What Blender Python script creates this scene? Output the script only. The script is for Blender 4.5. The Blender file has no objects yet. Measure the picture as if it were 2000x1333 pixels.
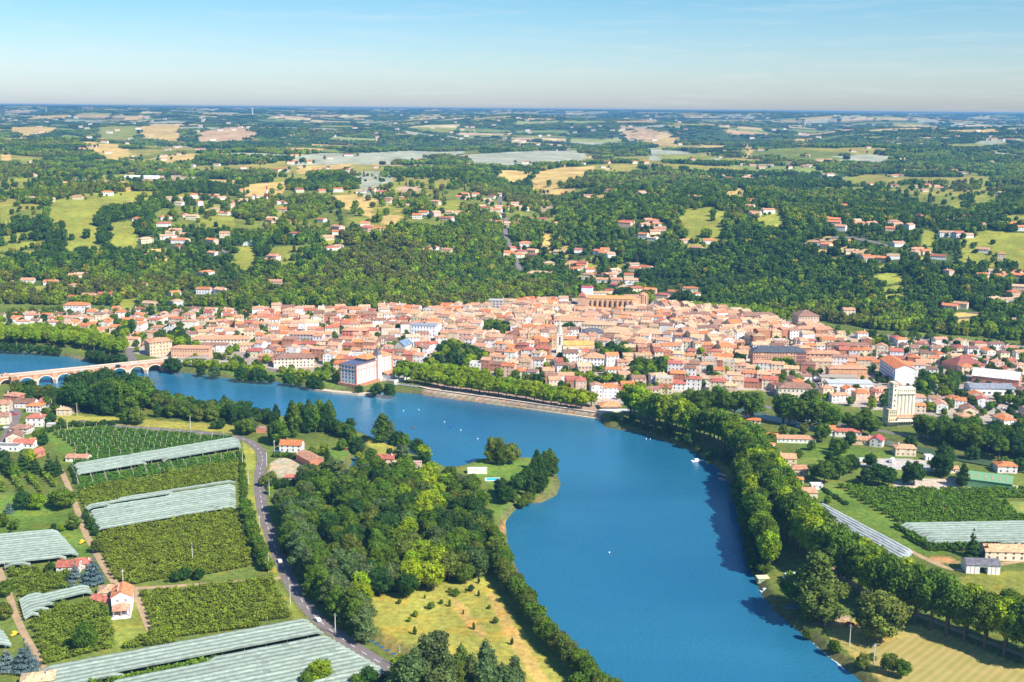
import bpy, math, random
import numpy as np
from mathutils import Matrix, Vector

# ------------------------------------------------------------------ camera, light, exposure
SC = bpy.context.scene
COL = SC.collection
FPX, CAMZ, ROLL = 2300.0, 220.0, 0.0085
PITCH = math.atan(453.5 / FPX)
Fv = np.array([0, math.cos(PITCH), -math.sin(PITCH)])
R0 = np.array([1.0, 0, 0]); U0 = np.array([0, math.sin(PITCH), math.cos(PITCH)])
Rv = math.cos(ROLL) * R0 + math.sin(ROLL) * U0
Uv = -math.sin(ROLL) * R0 + math.cos(ROLL) * U0
cam_d = bpy.data.cameras.new('camera'); cam = bpy.data.objects.new('camera', cam_d); COL.objects.link(cam)
cam_d.sensor_width = 36; cam_d.lens = 36 * FPX / 2000; cam_d.clip_start = 1; cam_d.clip_end = 90000
cam.matrix_world = Matrix(((Rv[0], Uv[0], -Fv[0], 0), (Rv[1], Uv[1], -Fv[1], 0), (Rv[2], Uv[2], -Fv[2], CAMZ), (0, 0, 0, 1)))
SC.camera = cam
SUN_AZ, SUN_EL = math.radians(131), math.radians(44)
sun_d = bpy.data.lights.new('sun', 'SUN'); sun_d.energy = 4.9; sun_d.angle = math.radians(0.5); sun_d.color = (1, .94, .84)
sun = bpy.data.objects.new('sun', sun_d); COL.objects.link(sun)
S = Vector((math.sin(SUN_AZ) * math.cos(SUN_EL), math.cos(SUN_AZ) * math.cos(SUN_EL), math.sin(SUN_EL)))
sun.rotation_euler = S.to_track_quat('Z', 'Y').to_euler()
W = bpy.data.worlds.new('World'); SC.world = W; W.use_nodes = True
nt = W.node_tree; nt.nodes.clear()
sky = nt.nodes.new('ShaderNodeTexSky'); sky.sky_type = 'NISHITA'; sky.sun_disc = False
sky.sun_elevation = SUN_EL; sky.sun_rotation = SUN_AZ; sky.altitude = 200; sky.air_density = 1.0; sky.dust_density = 0.6; sky.ozone_density = 3.0
tc = nt.nodes.new('ShaderNodeTexCoord'); sp = nt.nodes.new('ShaderNodeSeparateXYZ')
nt.links.new(tc.outputs['Generated'], sp.inputs[0])
mx_ = nt.nodes.new('ShaderNodeMath'); mx_.operation = 'MAXIMUM'; mx_.inputs[1].default_value = .004; nt.links.new(sp.outputs['Z'], mx_.inputs[0])   # the air keeps its horizon tone below eye level
cb_ = nt.nodes.new('ShaderNodeCombineXYZ'); nt.links.new(sp.outputs['X'], cb_.inputs[0]); nt.links.new(sp.outputs['Y'], cb_.inputs[1]); nt.links.new(mx_.outputs[0], cb_.inputs[2]); nt.links.new(cb_.outputs[0], sky.inputs[0])
ramp = nt.nodes.new('ShaderNodeValToRGB'); nt.links.new(mx_.outputs[0], ramp.inputs[0])
cr = ramp.color_ramp
cr.elements[0].position = 0.0; cr.elements[0].color = (.60, .65, .84, 1)
cr.elements[1].position = 1.0; cr.elements[1].color = (.55, .8, 1.0, 1)
for p_, c_ in ((0.03, (.60, .68, .80, 1)), (0.09, (.40, .61, .72, 1)), (0.25, (.36, .60, .78, 1))):
    e_ = cr.elements.new(p_); e_.color = c_
mul = nt.nodes.new('ShaderNodeMix'); mul.data_type = 'RGBA'; mul.blend_type = 'MULTIPLY'; mul.inputs[0].default_value = 1
nt.links.new(sky.outputs[0], mul.inputs[6]); nt.links.new(ramp.outputs[0], mul.inputs[7])
mp_ = nt.nodes.new('ShaderNodeMapping'); mp_.inputs['Scale'].default_value = (5, 5, 60); nt.links.new(tc.outputs['Generated'], mp_.inputs[0])
cn = nt.nodes.new('ShaderNodeTexNoise'); cn.inputs['Scale'].default_value = 2.2; cn.inputs['Detail'].default_value = 7; cn.inputs['Roughness'].default_value = .62; nt.links.new(mp_.outputs[0], cn.inputs['Vector'])
cm = nt.nodes.new('ShaderNodeMapRange'); cm.inputs[1].default_value = .50; cm.inputs[2].default_value = .80; cm.inputs[3].default_value = 0; cm.inputs[4].default_value = .28; nt.links.new(cn.outputs['Fac'], cm.inputs[0])
cw = nt.nodes.new('ShaderNodeMix'); cw.data_type = 'RGBA'; nt.links.new(cm.outputs[0], cw.inputs[0]); nt.links.new(mul.outputs[2], cw.inputs[6]); cw.inputs[7].default_value = (4.6, 4.7, 5.0, 1)
bg = nt.nodes.new('ShaderNodeBackground'); bg.inputs[1].default_value = 0.122
wo = nt.nodes.new('ShaderNodeOutputWorld')
nt.links.new(cw.outputs[2], bg.inputs[0]); nt.links.new(bg.outputs[0], wo.inputs[0])
SC.view_settings.view_transform = 'Standard'; SC.view_settings.look = 'None'
SC.view_settings.exposure = 0.68; SC.view_settings.gamma = 1; SC.view_settings.use_curve_mapping = False
SC.render.engine = 'CYCLES'
SC.cycles.max_bounces = 5; SC.cycles.diffuse_bounces = 2; SC.cycles.glossy_bounces = 2; SC.cycles.transmission_bounces = 2
SC.cycles.volume_bounces = 0; SC.cycles.transparent_max_bounces = 8
SC.cycles.use_denoising = True

rnd = random.Random(7)
RS = np.random.RandomState(11)

# ------------------------------------------------------------------ pixels <-> world
def P(x, y, z=0.0):
    v = (x, y, z - CAMZ)
    d = v[1] * Fv[1] + v[2] * Fv[2]
    a = v[0] * Rv[0] + v[1] * Rv[1] + v[2] * Rv[2]
    b = v[0] * Uv[0] + v[1] * Uv[1] + v[2] * Uv[2]
    return 1000 + FPX * a / d, 666.5 - FPX * b / d
def ray(px, py):
    v = Fv * FPX + Rv * (px - 1000) + Uv * (666.5 - py)
    return v / v[1]
def at(px, py, z=0.0):
    r = ray(px, py); k = (z - CAMZ) / r[2]
    return r[0] * k, r[1] * k

# value noise on a hashed lattice
def _h(ix, iy, s):
    n = (ix * 374761393 + iy * 668265263 + s * 982451653) & 0xffffffff
    n = ((n ^ (n >> 13)) * 1274126177) & 0xffffffff
    return ((n ^ (n >> 16)) & 0xffff) / 65535.0
def vnoise(x, y, wl, s):
    x = np.asarray(x, float) / wl + 1000; y = np.asarray(y, float) / wl + 1000
    ix = np.floor(x).astype(np.int64); iy = np.floor(y).astype(np.int64)
    fx = x - ix; fy = y - iy; fx = fx * fx * (3 - 2 * fx); fy = fy * fy * (3 - 2 * fy)
    a = _h(ix, iy, s); b = _h(ix + 1, iy, s); c = _h(ix, iy + 1, s); d = _h(ix + 1, iy + 1, s)
    return (a * (1 - fx) + b * fx) * (1 - fy) + (c * (1 - fx) + d * fx) * fy * 1.0
def sst(t):
    t = np.clip(t, 0, 1); return t * t * (3 - 2 * t)

# foot of the hills, traced across the valley
_foot = [at(px, py) for px, py in ((-500, 590), (0, 592), (300, 596), (600, 600), (900, 602), (1090, 580), (1300, 586), (1520, 614), (1700, 640), (2000, 664), (2400, 690))]
_fu = np.array([x / y for x, y in _foot]); _fy = np.array([y for x, y in _foot])
def hz(x, y):
    x = np.asarray(x, float); y = np.asarray(y, float)
    u = x / np.maximum(y, 50)
    t = y - np.interp(u, _fu, _fy)
    e = 62 * sst(t / 420) + 42 * (1 - np.exp(-np.maximum(t - 250, 0) / 1700)) + 0.0016 * np.clip(t, 0, 22000)
    a1 = np.clip(t / 600, 0, 1); a2 = np.clip((t - 300) / 2500, 0, 1)
    e += (vnoise(x, y, 330, 1) - .5) * 30 * a1 + (vnoise(x, y, 900, 2) - .5) * 60 * a2 + (vnoise(x, y, 2400, 3) - .5) * 74 * a2
    e += (vnoise(x, y, 120, 4) - .5) * 7 * a1
    xv = -10 + 0.03 * (y - 1300) + 30 * np.sin(y / 260)
    e -= 34 * np.exp(-((x - xv) / 95) ** 2) * sst(t / 200) * (1 - sst((t - 900) / 900))
    e = np.where(t > 0, e, 0) + 0.0085 * np.clip(t - 4500, 0, 9500)
    cap = 209.0
    e = np.where(e > cap - 30, cap - 30 + 30 * np.tanh((e - cap + 30) / 30), e)
    return np.maximum(e, 0)

def on(px, py):
    """first point of the bare terrain met by the sight line of a photo point"""
    r = ray(px, py)
    k = 300 * 1.0035 ** np.arange(1330)
    X = r[0] * k; Y = r[1] * k; Z = CAMZ + r[2] * k
    h = hz(X, Y)
    i = int(np.argmax(Z < h)) if (Z < h).any() else len(k) - 1
    i = max(i, 1)
    d0 = Z[i - 1] - h[i - 1]; d1 = Z[i] - h[i]
    f = d0 / (d0 - d1) if d0 != d1 else 0
    kk = k[i - 1] + (k[i] - k[i - 1]) * min(max(f, 0), 1)
    return r[0] * kk, r[1] * kk
def poly(pts): return np.array([on(*p) for p in pts])
def inside(pg, X, Y):
    X = np.asarray(X); Y = np.asarray(Y)
    res = np.zeros(X.shape, bool)
    bb = (X >= pg[:, 0].min()) & (X <= pg[:, 0].max()) & (Y >= pg[:, 1].min()) & (Y <= pg[:, 1].max())
    if not bb.any(): return res
    x = X[bb]; y = Y[bb]; r = np.zeros(x.shape, bool)
    n = len(pg)
    for i in range(n):
        x1, y1 = pg[i]; x2, y2 = pg[(i + 1) % n]
        if y1 == y2: continue
        c = ((y1 > y) != (y2 > y)) & (x < (x2 - x1) * (y - y1) / (y2 - y1) + x1)
        r ^= c
    res[bb] = r
    return res
def dist_line(pl, X, Y, closed=False):
    X = np.asarray(X, float); Y = np.asarray(Y, float)
    D = np.full(X.shape, 1e9); n = len(pl)
    for i in range(n if closed else n - 1):
        ax, ay = pl[i]; bx, by = pl[(i + 1) % n]
        dx, dy = bx - ax, by - ay; L = dx * dx + dy * dy + 1e-9
        t = np.clip(((X - ax) * dx + (Y - ay) * dy) / L, 0, 1)
        D = np.minimum(D, np.hypot(X - ax - t * dx, Y - ay - t * dy))
    return D
def smooth(pl, n=2):
    pl = [tuple(p) for p in pl]
    for _ in range(n):
        q = [pl[0]]
        for a, b in zip(pl, pl[1:]):
            q += [(a[0] * .75 + b[0] * .25, a[1] * .75 + b[1] * .25), (a[0] * .25 + b[0] * .75, a[1] * .25 + b[1] * .75)]
        pl = q + [pl[-1]]
    return pl
def walk(pl, step, off=0.0, jit=0.0):
    """points every STEP metres along a world polyline, OFF metres to its right"""
    out = []; carry = 0.0
    for a, b in zip(pl, pl[1:]):
        L = math.hypot(b[0] - a[0], b[1] - a[1])
        if L < 1e-6: continue
        tx, ty = (b[0] - a[0]) / L, (b[1] - a[1]) / L
        s = carry
        while s < L:
            o = off + rnd.uniform(-jit, jit); s2 = s + rnd.uniform(-jit, jit)
            out.append((a[0] + tx * s2 + ty * o, a[1] + ty * s2 - tx * o)); s += step
        carry = s - L
    return out

# ------------------------------------------------------------------ water outline
ZW = -3.0
RIV_FAR = [(-500, 655), (0, 683), (60, 689), (122, 695), (196, 711), (252, 718), (315, 723), (385, 731), (455, 740), (535, 745), (595, 755), (650, 764), (732, 768), (742, 765), (811, 769), (825, 772), (1000, 796), (1171, 820)]
RIV_RIGHT = [(1183, 834), (1258, 848), (1320, 869), (1366, 888), (1405, 915), (1424, 942), (1433, 971), (1449, 1029), (1463, 1087), (1473, 1124), (1490, 1164), (1515, 1193), (1543, 1218), (1580, 1248), (1622, 1284), (1655, 1307), (1720, 1360), (1900, 1560)]
RIV_LEFT = [(1420, 1560), (1290, 1420), (1215, 1350), (1130, 1290), (1068, 1215), (1025, 1150), (1003, 1100), (990, 1060), (985, 1020), (1000, 1000), (1026, 983), (1055, 982), (1085, 968), (1094, 945), (1080, 915), (1045, 899), (1022, 898), (975, 896), (930, 902), (905, 913), (880, 918), (845, 905), (815, 893), (790, 882), (765, 872), (728, 857), (705, 848), (672, 835), (640, 828), (560, 818), (480, 806), (400, 792), (330, 780), (250, 770), (150, 764), (60, 760), (0, 752), (-500, 728)]
RIVER = np.array([at(px, py, ZW) for px, py in RIV_FAR + RIV_RIGHT + RIV_LEFT])
STREAM = smooth([at(px, py, ZW) for px, py in ((706, 862), (690, 905), (660, 960), (628, 1030), (622, 1085), (640, 1130), (668, 1180), (700, 1232), (740, 1262), (790, 1288), (830, 1330), (860, 1400))])
CANAL = smooth([at(px, py, 0) for px, py in ((1395, 785), (1470, 806), (1540, 823), (1620, 842), (1700, 856), (1780, 872), (1860, 890), (1950, 905), (2100, 935))])
def river_sd(X, Y):
    X = np.asarray(X, float); Y = np.asarray(Y, float)
    D = np.full(X.shape, 1e3); m = (Y < 1500)
    if m.any():
        x = X[m]; y = Y[m]
        d = dist_line(RIVER, x, y, True); d = np.where(inside(RIVER, x, y), -d, d)
        d = np.minimum(d, dist_line(STREAM, x, y) - 1.4)
        d = np.minimum(d, dist_line(CANAL, x, y) - 7)
        D[m] = d
    return D
def gz(X, Y):
    sd = river_sd(X, Y)
    return hz(X, Y) - 6.0 * (1 - sst((sd + 6) / 11.0))

# ------------------------------------------------------------------ materials
def mat(name, col=None, rough=.8, nscale=1.0, namt=.25, attr=None, inst=False, bump=0, spec=.3, transl=0.0, space='obj', rand=0.0):
    m = bpy.data.materials.new(name); m.use_nodes = True; t = m.node_tree; t.nodes.clear()
    out = t.nodes.new('ShaderNodeOutputMaterial'); b = t.nodes.new('ShaderNodeBsdfPrincipled')
    b.inputs['Roughness'].default_value = rough; b.inputs['Specular IOR Level'].default_value = spec
    c = None
    if attr:
        a = t.nodes.new('ShaderNodeAttribute'); a.attribute_name = attr; c = a.outputs['Color']
    else:
        a = t.nodes.new('ShaderNodeRGB'); a.outputs[0].default_value = (*col, 1); c = a.outputs[0]
    if inst:
        a2 = t.nodes.new('ShaderNodeAttribute'); a2.attribute_type = 'INSTANCER'; a2.attribute_name = 'tint'
        mm = t.nodes.new('ShaderNodeMix'); mm.data_type = 'RGBA'; mm.blend_type = 'MULTIPLY'; mm.inputs[0].default_value = 1
        t.links.new(c, mm.inputs[6]); t.links.new(a2.outputs['Color'], mm.inputs[7]); c = mm.outputs[2]
    if namt > 0:
        tc = t.nodes.new('ShaderNodeTexCoord' if space == 'obj' else 'ShaderNodeNewGeometry')
        n = t.nodes.new('ShaderNodeTexNoise'); n.inputs['Scale'].default_value = nscale; n.inputs['Detail'].default_value = 5
        t.links.new(tc.outputs['Object' if space == 'obj' else 'Position'], n.inputs['Vector'])
        mr = t.nodes.new('ShaderNodeMapRange'); mr.inputs[1].default_value = .25; mr.inputs[2].default_value = .75
        mr.inputs[3].default_value = 1 - namt; mr.inputs[4].default_value = 1 + namt
        t.links.new(n.outputs['Fac'], mr.inputs[0])
        vm = t.nodes.new('ShaderNodeVectorMath'); vm.operation = 'SCALE'
        t.links.new(c, vm.inputs[0]); t.links.new(mr.outputs[0], vm.inputs['Scale']); c = vm.outputs[0]
        if bump:
            bp = t.nodes.new('ShaderNodeBump'); bp.inputs['Strength'].default_value = bump; bp.inputs['Distance'].default_value = .3
            t.links.new(n.outputs['Fac'], bp.inputs['Height']); t.links.new(bp.outputs[0], b.inputs['Normal'])
    t.links.new(c, b.inputs['Base Color'])
    if transl:
        tr = t.nodes.new('ShaderNodeBsdfTranslucent'); t.links.new(c, tr.inputs['Color'])
        mx = t.nodes.new('ShaderNodeMixShader'); mx.inputs[0].default_value = transl
        t.links.new(b.outputs[0], mx.inputs[1]); t.links.new(tr.outputs[0], mx.inputs[2]); t.links.new(mx.outputs[0], out.inputs[0])
    else:
        t.links.new(b.outputs[0], out.inputs[0])
    return m
M = {}
M['wall'] = mat('wall_plaster', attr='Col', rough=.9, nscale=.35, namt=.16, space='geo')
M['roof'] = mat('roof_tiles', attr='Col', rough=.85, nscale=.75, namt=.5, space='geo', bump=.3)
M['paint'] = mat('painted', attr='Col', rough=.6, nscale=.6, namt=.08, space='geo')
M['glass'] = mat('window_glass', (.05, .06, .07), rough=.25, namt=0, spec=.5)
M['leaf'] = mat('leaves', attr='Col', inst=True, rough=.75, namt=0, spec=.12, transl=.28)
M['bark'] = mat('bark', (.16, .12, .085), rough=.95, nscale=1.5, namt=.3)
M['asphalt'] = mat('asphalt', (.20, .165, .155), rough=.9, nscale=.15, namt=.18, space='geo', spec=.1)
M['dirt'] = mat('dirt_track', (.42, .29, .17), rough=.95, nscale=.25, namt=.25, space='geo', spec=.05)
M['white'] = mat('white_paint', (.75, .75, .72), rough=.6, namt=.05)
M['stone'] = mat('pale_stone', (.56, .44, .30), rough=.9, nscale=.5, namt=.25, space='geo')
M['brick'] = mat('brick', (.50, .22, .13), rough=.9, nscale=.6, namt=.25, space='geo')
M['sand'] = mat('promenade_gravel', (.40, .27, .19), rough=.95, nscale=.3, namt=.2, space='geo')
M['stalk'] = mat('trellis_post', (.55, .5, .38), rough=.9, namt=0)

def ground_mat():
    m = bpy.data.materials.new('ground'); m.use_nodes = True; t = m.node_tree; b = t.nodes['Principled BSDF']
    b.inputs['Roughness'].default_value = .95; b.inputs['Specular IOR Level'].default_value = .05
    g = t.nodes.new('ShaderNodeNewGeometry'); a = t.nodes.new('ShaderNodeAttribute'); a.attribute_name = 'Col'; c = a.outputs['Color']
    for sc, lo, hi in ((.03, .82, 1.18), (.35, .72, 1.28), (1.4, .82, 1.2)):
        n = t.nodes.new('ShaderNodeTexNoise'); n.inputs['Scale'].default_value = sc; n.inputs['Detail'].default_value = 4; t.links.new(g.outputs['Position'], n.inputs['Vector'])
        r = t.nodes.new('ShaderNodeMapRange'); r.inputs[1].default_value = .3; r.inputs[2].default_value = .7; r.inputs[3].default_value = lo; r.inputs[4].default_value = hi; t.links.new(n.outputs['Fac'], r.inputs[0])
        v = t.nodes.new('ShaderNodeVectorMath'); v.operation = 'SCALE'; t.links.new(c, v.inputs[0]); t.links.new(r.outputs[0], v.inputs['Scale']); c = v.outputs[0]
    n = t.nodes.new('ShaderNodeTexNoise'); n.inputs['Scale'].default_value = .09; n.inputs['Detail'].default_value = 5; t.links.new(g.outputs['Position'], n.inputs['Vector'])
    r = t.nodes.new('ShaderNodeMapRange'); r.inputs[1].default_value = .5; r.inputs[2].default_value = .72; t.links.new(n.outputs['Fac'], r.inputs[0])
    v = t.nodes.new('ShaderNodeVectorMath'); v.operation = 'MULTIPLY'; v.inputs[1].default_value = (1.45, 1.06, .85); t.links.new(c, v.inputs[0])
    x = t.nodes.new('ShaderNodeMix'); x.data_type = 'RGBA'; t.links.new(r.outputs[0], x.inputs[0]); t.links.new(c, x.inputs[6]); t.links.new(v.outputs[0], x.inputs[7])
    t.links.new(x.outputs[2], b.inputs['Base Color']); return m
M['ground'] = ground_mat()
def stripes_mat(name, c1, c2, ang, sc):
    m = bpy.data.materials.new(name); m.use_nodes = True; t = m.node_tree; b = t.nodes['Principled BSDF']; b.inputs['Roughness'].default_value = .95; b.inputs['Specular IOR Level'].default_value = .05
    g = t.nodes.new('ShaderNodeNewGeometry'); mp = t.nodes.new('ShaderNodeMapping'); mp.inputs['Rotation'].default_value = (0, 0, ang); t.links.new(g.outputs['Position'], mp.inputs[0])
    w = t.nodes.new('ShaderNodeTexWave'); w.inputs['Scale'].default_value = sc; w.inputs['Distortion'].default_value = 1.2; w.inputs['Detail'].default_value = 3; w.inputs['Detail Scale'].default_value = .6; t.links.new(mp.outputs[0], w.inputs[0])
    n = t.nodes.new('ShaderNodeTexNoise'); n.inputs['Scale'].default_value = .12; n.inputs['Detail'].default_value = 6; t.links.new(g.outputs['Position'], n.inputs['Vector'])
    ad = t.nodes.new('ShaderNodeMath'); ad.operation = 'MULTIPLY_ADD'; t.links.new(n.outputs['Fac'], ad.inputs[0]); ad.inputs[1].default_value = 2.4; t.links.new(w.outputs['Fac'], ad.inputs[2])
    r = t.nodes.new('ShaderNodeMapRange'); r.inputs[1].default_value = .9; r.inputs[2].default_value = 2.5; t.links.new(ad.outputs[0], r.inputs[0])
    x = t.nodes.new('ShaderNodeMix'); x.data_type = 'RGBA'; t.links.new(r.outputs[0], x.inputs[0]); x.inputs[6].default_value = (*c1, 1); x.inputs[7].default_value = (*c2, 1); t.links.new(x.outputs[2], b.inputs['Base Color']); return m
# ------------------------------------------------------------------ mesh helpers
class MB:
    def __init__(s): s.v = []; s.f = []; s.c = []; s.xf = None
    def add(s, vs, fs, col=(.5, .5, .5)):
        o = len(s.v)
        if s.xf is not None:
            ca, sa, tx, ty, tz = s.xf
            vs = [(x * ca - y * sa + tx, x * sa + y * ca + ty, z + tz) for x, y, z in vs]
        s.v += vs; s.f += [tuple(i + o for i in f) for f in fs]; s.c += [col] * len(fs)
    def place(s, x, y, z, a): s.xf = (math.cos(a), math.sin(a), x, y, z); return s
    def box(s, x0, x1, y0, y1, z0, z1, col=(.5, .5, .5), bottom=False):
        vs = [(x0, y0, z0), (x1, y0, z0), (x1, y1, z0), (x0, y1, z0), (x0, y0, z1), (x1, y0, z1), (x1, y1, z1), (x0, y1, z1)]
        fs = [(0, 1, 5, 4), (1, 2, 6, 5), (2, 3, 7, 6), (3, 0, 4, 7), (4, 5, 6, 7)]
        if bottom: fs.append((3, 2, 1, 0))
        s.add(vs, fs, col); return s
    def prism(s, prof, y0, y1, col=(.5, .5, .5)):
        """profile in x,z extruded along y"""
        n = len(prof)
        vs = [(x, y0, z) for x, z in prof] + [(x, y1, z) for x, z in prof]
        fs = [(i, (i + 1) % n, n + (i + 1) % n, n + i) for i in range(n)] + [tuple(range(n))[::-1], tuple(range(n, 2 * n))]
        s.add(vs, fs, col); return s
    def cone(s, x, y, z0, z1, r0, r1, n=8, col=(.5, .5, .5), cap=True):
        vs = [(x + r0 * math.cos(2 * math.pi * i / n), y + r0 * math.sin(2 * math.pi * i / n), z0) for i in range(n)]
        vs += [(x + r1 * math.cos(2 * math.pi * i / n), y + r1 * math.sin(2 * math.pi * i / n), z1) for i in range(n)]
        fs = [(i, (i + 1) % n, n + (i + 1) % n, n + i) for i in range(n)]
        if cap: fs.append(tuple(range(n, 2 * n)))
        s.add(vs, fs, col); return s
    def tube(s, a, b, r0, r1, n=6, col=(.5, .5, .5)):
        a = Vector(a); b = Vector(b); d = (b - a).normalized()
        u = d.orthogonal().normalized(); w = d.cross(u)
        vs = []
        for p, r in ((a, r0), (b, r1)):
            for i in range(n):
                t = 2 * math.pi * i / n
                q = p + u * (r * math.cos(t)) + w * (r * math.sin(t)); vs.append(tuple(q))
        s.add(vs, [(i, (i + 1) % n, n + (i + 1) % n, n + i) for i in range(n)] + [tuple(range(n, 2 * n))], col); return s
    def mesh(s, name, material):
        me = bpy.data.meshes.new(name); me.from_pydata(s.v, [], s.f)
        a = me.attributes.new('Col', 'FLOAT_COLOR', 'FACE')
        c = np.ones((len(s.f), 4), np.float32)
        if len(s.f): c[:, :3] = np.array(s.c)
        a.data.foreach_set('color', c.ravel())
        me.materials.append(material); return me
def obj(name, me, parent=None, loc=None, rz=0.0, **props):
    o = bpy.data.objects.new(name, me); COL.objects.link(o)
    if parent is not None: o.parent = parent
    if loc is not None: o.location = loc
    if rz: o.rotation_euler = (0, 0, rz)
    for k, v in props.items(): o[k] = v
    return o
def thing(name, loc, rz=0.0, **props): return obj(name, None, None, loc, rz, **props)
def structure(name, me, label=None):
    o = obj(name, me, kind='structure')
    if label: o['label'] = label
    return o
def np_mesh(name, V, F, C, material, dom='FACE'):
    me = bpy.data.meshes.new(name); k = F.shape[1]
    me.vertices.add(len(V)); me.vertices.foreach_set('co', np.asarray(V, np.float32).ravel())
    me.loops.add(F.size); me.loops.foreach_set('vertex_index', np.asarray(F, np.int32).ravel())
    me.polygons.add(len(F)); me.polygons.foreach_set('loop_start', np.arange(0, F.size, k, dtype=np.int32))
    me.update(calc_edges=True)
    a = me.attributes.new('Col', 'FLOAT_COLOR', dom)
    c = np.ones((len(C), 4), np.float32); c[:, :3] = C
    a.data.foreach_set('color', c.ravel())
    me.materials.append(material); return me
def ribbon(name, pl, w, z, material, label=None, off=0.0, terrain=False):
    """flat strip along a world polyline"""
    vs = []; fs = []
    n = len(pl)
    for i, (x, y) in enumerate(pl):
        a = pl[max(i - 1, 0)]; b = pl[min(i + 1, n - 1)]
        L = math.hypot(b[0] - a[0], b[1] - a[1]) or 1; tx, ty = (b[0] - a[0]) / L, (b[1] - a[1]) / L
        for s in (-w / 2, w / 2):
            X = x + ty * (off + s); Y = y - tx * (off + s)
            vs.append((X, Y, (float(hz(X, Y)) if terrain else 0) + z))
    for i in range(n - 1): fs.append((2 * i, 2 * i + 1, 2 * i + 3, 2 * i + 2))
    mb = MB(); mb.add(vs, fs); return structure(name, mb.mesh(name, material), label)
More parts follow.
